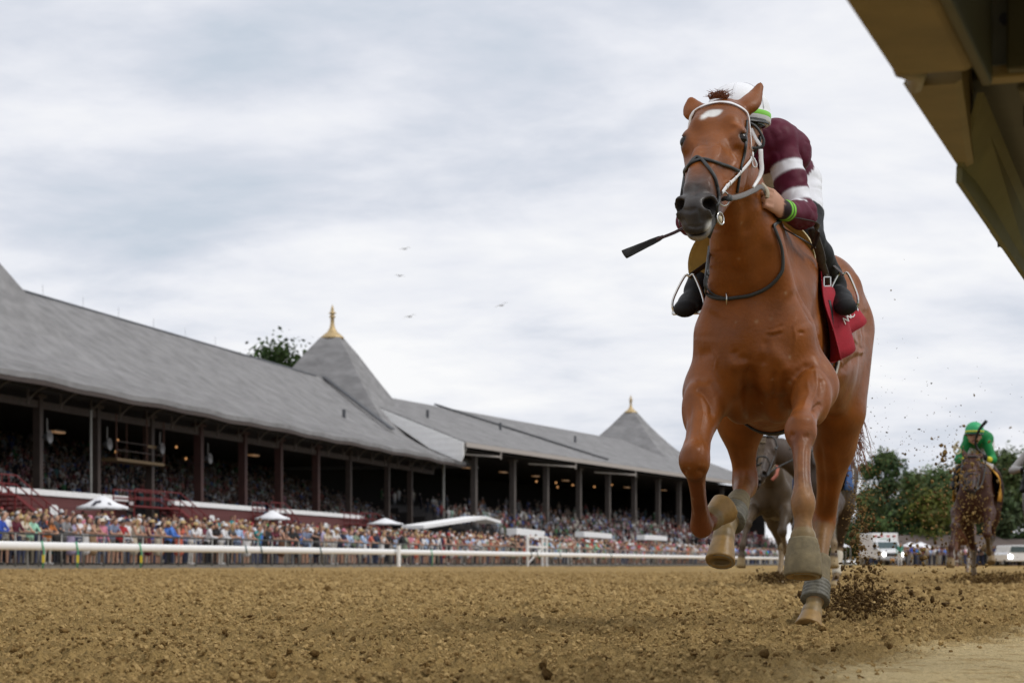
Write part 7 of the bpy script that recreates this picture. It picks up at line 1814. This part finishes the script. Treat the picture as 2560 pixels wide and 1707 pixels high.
def tack(fr, info, root_label, m, cloth_m=None, cl_label=None, num=None):
    H = info['H']; W_ = lambda t, a, b: fr.w(H(t, a, b)); br = empty('bridle', tuple(W_(.3, 0, -.1)), root_label, 'bridle')
    for nm, pts in (('browband', [(.16, -.115, -.10), (.10, -.08, .01), (.10, 0, .028), (.10, .08, .01), (.16, .115, -.10)]), ('noseband', [(.66, -.075, -.10), (.62, -.05, .0), (.62, 0, .018), (.62, .05, .0), (.66, .075, -.10)]),
                    ('cheek_strap', [(.14, .115, -.08), (.5, .092, -.10), (.92, .060, -.10)]), ('cheek_strap', [(.14, -.115, -.08), (.5, -.092, -.10), (.92, -.060, -.10)])):
        mb = MB(); mb.tube(spline([W_(*p) for p in pts], 16), .010, 6); child_at(mb.build(nm, m, None, tuple(W_(*pts[0])), True), br)
    for sg in (1, -1):
        mb = MB(); mb.tube(spline([W_(.92, sg * .06, -.10), W_(.5, sg * .13, -.2), fr.w((.25, sg * .15, 1.60)), fr.w((.05, sg * .12, 1.66))], 14), .010, 6); child_at(mb.build('rein', m, None, tuple(W_(.92, sg * .06, -.1)), True), br)
    if cloth_m:
        cl = empty('saddle_cloth', tuple(fr.w((-.6, 0, 1.5))), cl_label, 'saddle cloth'); V = []; nf, ntt = 8, 22
        for i in range(nf):
            f = -.32 - .62 * i / (nf - 1)
            for j in range(ntt):
                a = -.32 + (math.pi + .64) * j / (ntt - 1); V.append(fr.w((f, .315 * math.cos(a) * (1 + .05 * math.sin(5 * f + j)), 1.27 + (.37 if math.sin(a) > 0 else .5) * math.sin(a))))
        mb = MB(); mb.add(V, [(i * ntt + j, (i + 1) * ntt + j, (i + 1) * ntt + j + 1, i * ntt + j + 1) for i in range(nf - 1) for j in range(ntt - 1)]); o = child_at(mb.build('cloth', cloth_m, None, tuple(fr.w((-.6, 0, 1.5))), True), cl)
        md = o.modifiers.new('solid', 'SOLIDIFY'); md.thickness = .012
        if num: text_mesh(num, .26, letter_m, 'number', fr.w((-.72, .335, 1.27)), np.array([*-fr.T, 0]), (0, 0, 1), cl, .004)
def rider(fr, JD, cols, label, helm_mats, whip_pts=None):
    b = fr.w((-.4, 0, 1.6)); root = empty('person', tuple(b), label, 'person'); me = build_jockey('rider', fr, JD, cols, .015, False); me.transform(Matrix.Translation(-Vector(b))); link('body', me, root, mats=[silk_m])
    hA = np.array([[*fr.T, 0], [*fr.N, 0], [0, 0, 1.0]]); helmet(fr.w(JD['head'] + np.array([.005, 0, .035])), hA, helm_mats, root, False)
    mb = MB(); hdw = fr.w(JD['head']); P = [hdw + hA[0] * .094 * math.cos(a) + hA[1] * .088 * math.sin(a) for a in np.linspace(-1.4, 1.4, 10)]; mb.tube(P, .020, 6, True, flat=.6, side=[np.array([0, 0, 1.0])] * 10); child_at(mb.build('goggles', MATS['smoked_goggles'], None, tuple(hdw), True), root)
    return root
# bay horse with the jockey in green
BAY = {1: (.050, .016, .008), 2: (.02, .016, .015), 3: (.22, .15, .07), 4: (.008, .006, .006), 5: (.20, .16, .12), 7: (.020, .012, .009), 8: (.16, .105, .05)}
MP = mirrored(POSE)
fr_g, bay_r, inf = runner(2437, 27.4, nod(MP, -.27, .06, -.06), BAY, 'dark bay racehorse carrying the jockey in green at the right')
dkst = mat('dark_strap', (.02, .02, .02), .5)
tack(fr_g, inf, 'dark bridle on the bay horse behind the leader', dkst, mat('orange_saddle_cloth', (.62, .30, .03), .8), 'orange and white saddle cloth on the bay horse')
JG = {k: np.array(v, float) for k, v in JJ.items()}
GC = {SILK: (.010, .20, .055), WHT: (.012, .22, .06), BLK: (.012, .012, .013), SKIN: (.40, .22, .15), GRN: (.55, .50, .03), BRN: (.04, .02, .015), TRS: (.62, .60, .58), 6: (.1, .03, .03)}
for k in ('shL', 'elL', 'wrL', 'haL', 'shR', 'elR', 'wrR', 'haR', 'che', 'upp', 'head', 'wai', 'pel', 'hipL', 'hipR'): JG[k] = JG[k] + np.array([-.05, .05, .03])
green_h = mat('emerald_cap', (.02, .36, .13), .5)
g_r = rider(fr_g, JG, GC, 'jockey in emerald green silks and green cap riding the bay horse', [green_h, mat('yellow_band', (.60, .55, .05), .5), black_trim])
mb = MB(); a = fr_g.w(JG['haL'] + np.array([.03, .02, 0])); mb.tube(spline([a, at(2440, 1115, 27.2), at(2446, 1078, 27.1), at(2466, 1052, 27.0)], 12), np.linspace(.014, .024, 12), 6)
wp2 = empty('riding_whip', tuple(a), 'dark whip held upright before the green cap', 'whip'); child_at(mb.build('shaft', MATS['whip_leather'], None, tuple(a), True), wp2)
pb_ = mb = MB(); c_ = fr_g.w((-.12, -.23, 1.80)); d_ = np.array([*fr_g.T, 0]); text_mesh('6', .26, mat('cream_number', (.62, .55, .35), .6), 'arm_number', c_ + d_ * .09, np.array([*fr_g.N, 0]), (0, 0, 1), g_r, .004)
# grey-brown pair following between the leader's legs
MUD = {1: (.078, .052, .029), 2: (.05, .042, .035), 3: (.32, .23, .11), 4: (.01, .008, .008), 5: (.20, .17, .13), 7: (.11, .095, .08), 8: (.28, .19, .09)}
def blaze(V, c, t, a, b, on): return c
_fa = Frame(gpt(1930, 25.5)[:2], -TR); _mp = mirrored(POSE); _d = _fa.px(1908, 1098, 24.75) - _mp['P0']; PA = nod(_mp, _d[2], _d[0], _d[1]); PA['P1'] = _fa.px(1887, 1203, 24.48)
fr_a, a_r, inf_a = runner(1930, 25.5, PA, MUD, 'muddy grey-brown racehorse with bridled head low seen between the leader legs')
tack(fr_a, inf_a, 'dusty bridle on the muddy grey-brown horse', mat('dusty_leather', (.16, .12, .07), .8))
mb = MB(); P = spline([at(1938, 1135, 24.6), at(1944, 1160, 24.55), at(1942, 1185, 24.5), at(1930, 1200, 24.5)], 10); mb.tube(P, .022, 6)
sr = empty('sheepskin_strap', tuple(P[0]), 'salmon pink padded strap beside the muddy horse head', 'strap'); child_at(mb.build('strap', mat('salmon_padding', (.50, .17, .12), .8), None, tuple(P[0]), True), sr)
DUN = {1: (.052, .033, .022), 2: (.045, .034, .03), 3: (.30, .22, .11), 4: (.01, .008, .008), 5: (.26, .22, .18), 7: (.07, .055, .045), 8: (.26, .175, .08)}
fr_b, b_r, inf_b = runner(2040, 23.2, nod(POSE, -.26, .05, -.42), DUN, 'dark brown racehorse half hidden behind the hind leg of the leader')
tack(fr_b, inf_b, 'dark bridle on the half hidden brown horse', dkst, mat('blue_saddle_cloth', (.03, .10, .30), .8), 'blue saddle cloth with white number 1 on the half hidden horse', '1')
wh_b = mat('white_bandage', (.55, .50, .40), .8)
for J, k0_ in ((POSE['HL_'], .25),):
    hk, fe = [fr_b.w(np.array(J[i])) for i in (2, 3)]; t = fe - hk; B = basis(t); mb = MB(); mb.lathe([(.052 + .006 * math.sin(u * 30), u) for u in np.linspace(0, np.linalg.norm(t) * .75, 14)], hk + t * .2, B, 12)
    child_at(mb.build('leg_bandage', wh_b, None, tuple(hk), True), b_r)
# grey-sleeved rider at the right edge
GRC = dict(DUN); GRC[1] = (.06, .05, .045)
fr_r, r_r, inf_r = runner(2612, 28.5, nod(POSE, -.05), GRC, 'dark racehorse cut off by the right edge of the picture')
tack(fr_r, inf_r, 'dark bridle on the horse cut by the right edge', dkst)
JR = {k: np.array(v, float) for k, v in JJ.items()}
for k in ('elR', 'wrR', 'haR'): JR[k] = JR[k] + np.array([0, -.16, -.06])
EC = dict(GC); EC[SILK] = (.42, .41, .40); EC[WHT] = (.44, .43, .42); EC[SKIN] = (.012, .012, .012); EC[GRN] = (.42, .41, .40)
rider(fr_r, JR, EC, 'jockey in pale grey silks and black gloves at the right edge', [mat('grey_cap', (.4, .4, .4), .5), black_trim, black_trim])
# distant red-coated outrider
fr_o, o_r, inf_o = runner(2407, 62, nod(POSE, -.1), {1: (.10, .035, .015), 2: (.03, .02, .02), 3: (.3, .25, .2), 7: (.30, .28, .26), 8: (.3, .25, .2), 4: (.01, .01, .01), 5: (.2, .15, .1)}, 'small distant chestnut pony carrying the red-coated outrider')
OC = dict(GC); OC[SILK] = (.34, .02, .03); OC[WHT] = (.34, .02, .03); OC[TRS] = (.7, .7, .7); OC[GRN] = (.34, .02, .03)
JO = {k: np.array(v, float) for k, v in JJ.items()}
for k in JO:
    if k not in ('knL', 'knR', 'anL', 'anR', 'toeL', 'toeR'): JO[k] = JO[k] + np.array([.0, 0, -.12])
rider(fr_o, JO, OC, 'distant outrider in red coat and white breeches below the bay horse', [black_trim, black_trim, black_trim])

# ================================================================== VEHICLES AND PEOPLE BY THE FAR TURN
amb_w = mat('ambulance_white', (.78, .79, .80), .35, coat=.3); glass = mat('dark_windscreen', (.06, .09, .095), .08); tyre = mat('tyre_rubber', (.015, .015, .015), .85); blk_pl = mat('dark_grille', (.03, .03, .032), .4); red_l = mat('red_lamp', (.45, .02, .03), .2); head_l = mat('headlight_glow', (1, 1, 1), .2, emit=(1, .97, .90), estr=14)
chrome = mat('bumper_chrome', (.35, .35, .36), .3, .9)
AB = gpt(2216, 176); AB[2] = .10
amb = empty('ambulance', tuple(AB), 'white box ambulance with red roof lights and lit headlamps driving up the track', 'ambulance'); AF = np.array([.10, -.995, 0]); AF /= np.linalg.norm(AF); AS = np.array([-AF[1], AF[0], 0]); AX = np.array([AF, AS, (0, 0, 1.0)])
ap_ = lambda f, s_, z_: AB + AF * f + AS * s_ + np.array([0, 0, z_])
def abox(name, m, f, s_, z_, d, bev=.03, par=None): mb = MB(); mb.box(ap_(f, s_, z_), d, AX); return child_at(mb.build(name, m, None, tuple(ap_(f, s_, z_)), bevel=bev), amb)
abox('box_body', amb_w, -2.4, 0, 1.72, (3.9, 2.30, 2.10), .10)
mb = MB(); sec = [(-.5, .55), (-.5, 2.05), (.15, 2.05), (.75, 1.42), (1.95, 1.22), (2.05, 1.0), (2.05, .5)]
V = [ap_(f, s_, z_) for s_ in (-.98, .98) for f, z_ in sec]; k = len(sec); mb.add(V, [tuple(range(k)), tuple(range(2 * k - 1, k - 1, -1))] + [(i, k + i, k + (i + 1) % k, (i + 1) % k) for i in range(k)]); child_at(mb.build('cab', amb_w, None, tuple(ap_(.8, 0, 1.2)), bevel=.04), amb)
mb = MB(); V = [ap_(f, s_, z_) for s_ in (-.86, .86) for f, z_ in ((.175, 2.0), (.72, 1.46), (.75, 1.47), (.21, 2.01))]; mb.add(V, [(0, 4, 5, 1), (1, 5, 6, 2), (2, 6, 7, 3), (3, 7, 4, 0), (0, 1, 2, 3), (7, 6, 5, 4)]); child_at(mb.build('windscreen', glass, None, tuple(ap_(.45, 0, 1.75))), amb)
for sg in (1, -1):
    mb = MB(); mb.box(ap_(-.05, sg * .985, 1.72), (.70, .02, .5), AX); child_at(mb.build('side_window', glass, None, tuple(ap_(-.05, sg * .985, 1.72))), amb)
    for f in (1.35, -2.9):
        mb = MB(); mb.lathe([(.22, -.12), (.38, -.12), (.40, -.06), (.40, .06), (.38, .12), (.22, .12)], ap_(f, sg * .90, .40), np.array([AF, (0, 0, 1.0), AS]), 18); w_ = child_at(mb.build('wheel', tyre, None, tuple(ap_(f, sg * .9, .4)), True), amb)
    mb = MB(); mb.lathe([(.0, .02), (.12, .01), (.13, -.02)], ap_(2.06, sg * .78, .95), np.array([AS, (0, 0, 1.0), AF]), 14); child_at(mb.build('headlight', head_l, None, tuple(ap_(2.06, sg * .78, .95))), amb)
    mb = MB(); mb.box(ap_(.55, sg * 1.17, 1.52), (.10, .22, .34), AX); child_at(mb.build('wing_mirror', blk_pl, None, tuple(ap_(.55, sg * 1.17, 1.52))), amb)
abox('grille', blk_pl, 2.06, 0, .92, (.05, 1.15, .30), .01); abox('bumper', chrome, 2.12, 0, .56, (.16, 2.0, .24), .03); abox('number_plate', mat('orange_plate', (.55, .25, .05), .5), 2.21, -.1, .50, (.02, .34, .18), .004)
for s_ in (-.80, -.28, .28, .80):
    mb = MB(); mb.box(ap_(-.44, s_, 2.50), (.05, .24, .14), AX); child_at(mb.build('roof_light', red_l, None, tuple(ap_(-.44, s_, 2.5)), bevel=.02), amb)
mb = MB(); mb.box(ap_(-.445, 0, 2.26), (.02, .9, .10), AX); child_at(mb.build('pale_green_stripe', mat('pale_green_print', (.45, .58, .52), .6), None, tuple(ap_(-.445, 0, 2.26))), amb)
CB2 = gpt(2549, 150); CB2[2] = .1
car = empty('parked_car', tuple(CB2), 'pale vehicle with a lit headlamp at the right edge behind the hooves', 'car'); cp = lambda x, y, z_: CB2 + np.array([x, y, z_])
mb = MB(); sec = [(-.92, .35), (-.95, .85), (-.80, .95), (-.68, 1.5), (.68, 1.5), (.80, .95), (.95, .85), (.92, .35)]; V = [cp(x, y, z_) for y in (0, 4.2) for x, z_ in sec]; k = 8; mb.add(V, [tuple(range(k)), tuple(range(2 * k - 1, k - 1, -1))] + [(i, k + i, k + (i + 1) % k, (i + 1) % k) for i in range(k)]); child_at(mb.build('body', amb_w, None, tuple(cp(0, 0, .9)), bevel=.05), car)
mb = MB(); V = [cp(x, -.02, z_) for x, z_ in ((-.70, .98), (.70, .98), (.62, 1.42), (-.62, 1.42))]; V += [v + np.array([0, .03, 0]) for v in V]; mb.add(V, [(0, 1, 2, 3), (7, 6, 5, 4), (0, 4, 5, 1), (1, 5, 6, 2), (2, 6, 7, 3), (3, 7, 4, 0)]); child_at(mb.build('windscreen', glass, None, tuple(cp(0, 0, 1.2))), car)
for x in (-.66, .66):
    mb = MB(); mb.lathe([(.0, .03), (.12, .02), (.14, 0)], cp(x, -.02, .68), np.array([(1., 0, 0), (0, 0, 1.0), (0, -1.0, 0)]), 12); child_at(mb.build('headlight', head_l, None, tuple(cp(x, 0, .68))), car)
    for y in (.8, 3.4):
        mb = MB(); mb.lathe([(.2, -.1), (.33, -.1), (.33, .1), (.2, .1)], cp(x * 1.25, y, .33), np.array([(0, 1.0, 0), (0, 0, 1.0), (1.0, 0, 0)]), 16); child_at(mb.build('wheel', tyre, None, tuple(cp(x, y, .33)), True), car)
def bystander(px, Y, vi, top, bot, label, sc=1.0):
    me, hd, words, gar, kw = VAR[vi]; b = gpt(px, Y); b[2] = .08; root = empty('person', tuple(b), label, 'person', rot=(0, 0, -1.4)); root.scale = (sc,) * 3; o_ = bpy.data.objects.new('body', me); COL.objects.link(o_); o_.parent = root
    for i, m_ in enumerate([pm('skin', SKINS[1]), pm('cloth', top), pm('cloth', bot), pm('hair', HAIRS['dark'], .5), pm('shoe', (.05, .045, .04))]):
        o_.material_slots[i].link = 'OBJECT'; o_.material_slots[i].material = m_
bystander(2250, 160, 12, (.04, .22, .16), (.66, .66, .66), 'attendant in green jacket and white trousers standing beside the ambulance', 1.02)
bystander(2389, 118, 6, (.5, .5, .5), (.5, .5, .5), 'small pale figure on the far track below the bay horse chest', .9)

# birds
bird_m = mat('grey_gull', (.34, .34, .35), .8); n_b = 0
for px, py, Y, roll, lb in ((1012, 623, 120, .25, 'grey bird gliding highest above the tower spire'), (999, 690, 125, -.1, 'faint grey bird gliding second from the top'), (1024, 792, 110, .35, 'grey bird with raised wing lowest of the three above the roof'), (1253, 764, 105, .5, 'grey bird alone to the right of the other three')):
    c = at(px, py, Y); b = empty('bird', tuple(c), lb, 'bird', 'birds in the sky'); mb = MB(); mb.tube(spline([c + [-.12, 0, 0], c + [-.03, 0, .012], c + [.06, 0, .006], c + [.14, 0, -.006]], 8), [.006, .02, .03, .034, .03, .024, .015, .005], 8); child_at(mb.build('body', bird_m, None, tuple(c), True), b)
    for sg in (1, -1):
        mb = MB(); P = [c + np.array([.02, 0, .02]), c + np.array([sg * .15, -.03, .06 + sg * roll * .13]), c + np.array([sg * .32, .01, .03 + sg * roll * .26])]
        V = []
        for p, w_ in zip(spline(P, 6), (.06, .065, .06, .05, .035, .012)): V += [p + [0, -w_, 0], p + [0, w_, .0], p + [0, 0, .012]]
        mb.add(V, [f for i in range(5) for f in ((i * 3, i * 3 + 3, i * 3 + 5, i * 3 + 2), (i * 3 + 2, i * 3 + 5, i * 3 + 4, i * 3 + 1), (i * 3 + 1, i * 3 + 4, i * 3 + 3, i * 3))]); child_at(mb.build('wing', bird_m, None, tuple(c)), b)

# ------------------------------------------------------------------ dirt thrown up by the hooves
C, S_, K = [], [], []
def spray(n, x0, y0, sx, sy, Y0, Y1, smin, smax, dark=.5):
    for i in range(n):
        x = x0 + RNG.normal() * sx; y = y0 + RNG.normal() * sy; Y = RNG.uniform(Y0, Y1); p = at(x, y, Y)
        if p[2] < .0: p[2] = abs(p[2]) * .3
        C.append(p); s = smin * (smax / smin) ** (RNG.random() ** 2.2); S_.append(s * 1.0); d = RNG.random() < dark; K.append((.105, .062, .024) if d else (.27, .175, .066))
spray(900, 2150, 1508, 52, 24, 9.3, 11.2, .0025, .012, .7); spray(600, 2110, 1500, 40, 24, 9.2, 10.4, .002, .010, .75); spray(300, 2160, 1445, 32, 34, 9.5, 11, .002, .012, .7); spray(900, 2190, 1522, 80, 20, 9.3, 11.5, .002, .007, .65); spray(40, 2140, 1500, 55, 32, 9.3, 11, .011, .019, .85)
spray(90, 2150, 1385, 22, 45, 10, 11.5, .004, .018, .6); spray(650, 2148, 1290, 17, 75, 10, 13, .0025, .007, .25); spray(260, 2165, 1180, 30, 60, 11, 15, .002, .006, .3)
spray(420, 2300, 1300, 75, 90, 11, 20, .003, .011, .35); spray(170, 2330, 1420, 80, 40, 10, 18, .004, .016, .6); spray(45, 2330, 1110, 60, 40, 12, 20, .003, .013, .8); spray(60, 2400, 1060, 90, 60, 11, 18, .002, .005, .9)
spray(460, 2430, 1280, 38, 62, 19, 25.5, .005, .017, .15); spray(140, 2400, 1180, 30, 50, 17, 24, .006, .022, .3); spray(10, 2360, 1150, 14, 40, 13, 17, .010, .020, .3); spray(45, 2300, 1500, 90, 25, 9, 12, .005, .018, .7)
spray(120, 2200, 1000, 60, 150, 10, 15, .0015, .004, .8)
lumps('flying_dirt', np.array(C), np.array(S_), 'clods and grains of dirt thrown into the air by the hooves', dirt, np.array(K), 1.0)
C, S_, K = [], [], []
spray(700, 1945, 1443, 30, 8, 23, 26, .006, .020, .75); spray(900, 2490, 1445, 44, 8, 25, 29, .006, .020, .65); spray(400, 2440, 1448, 60, 5, 25, 28, .005, .016, .6)
lumps('hoof_spray', np.array(C), np.array(S_), 'low spray of dirt under the hooves of the following horses', dirt, np.array(K), 1.0)
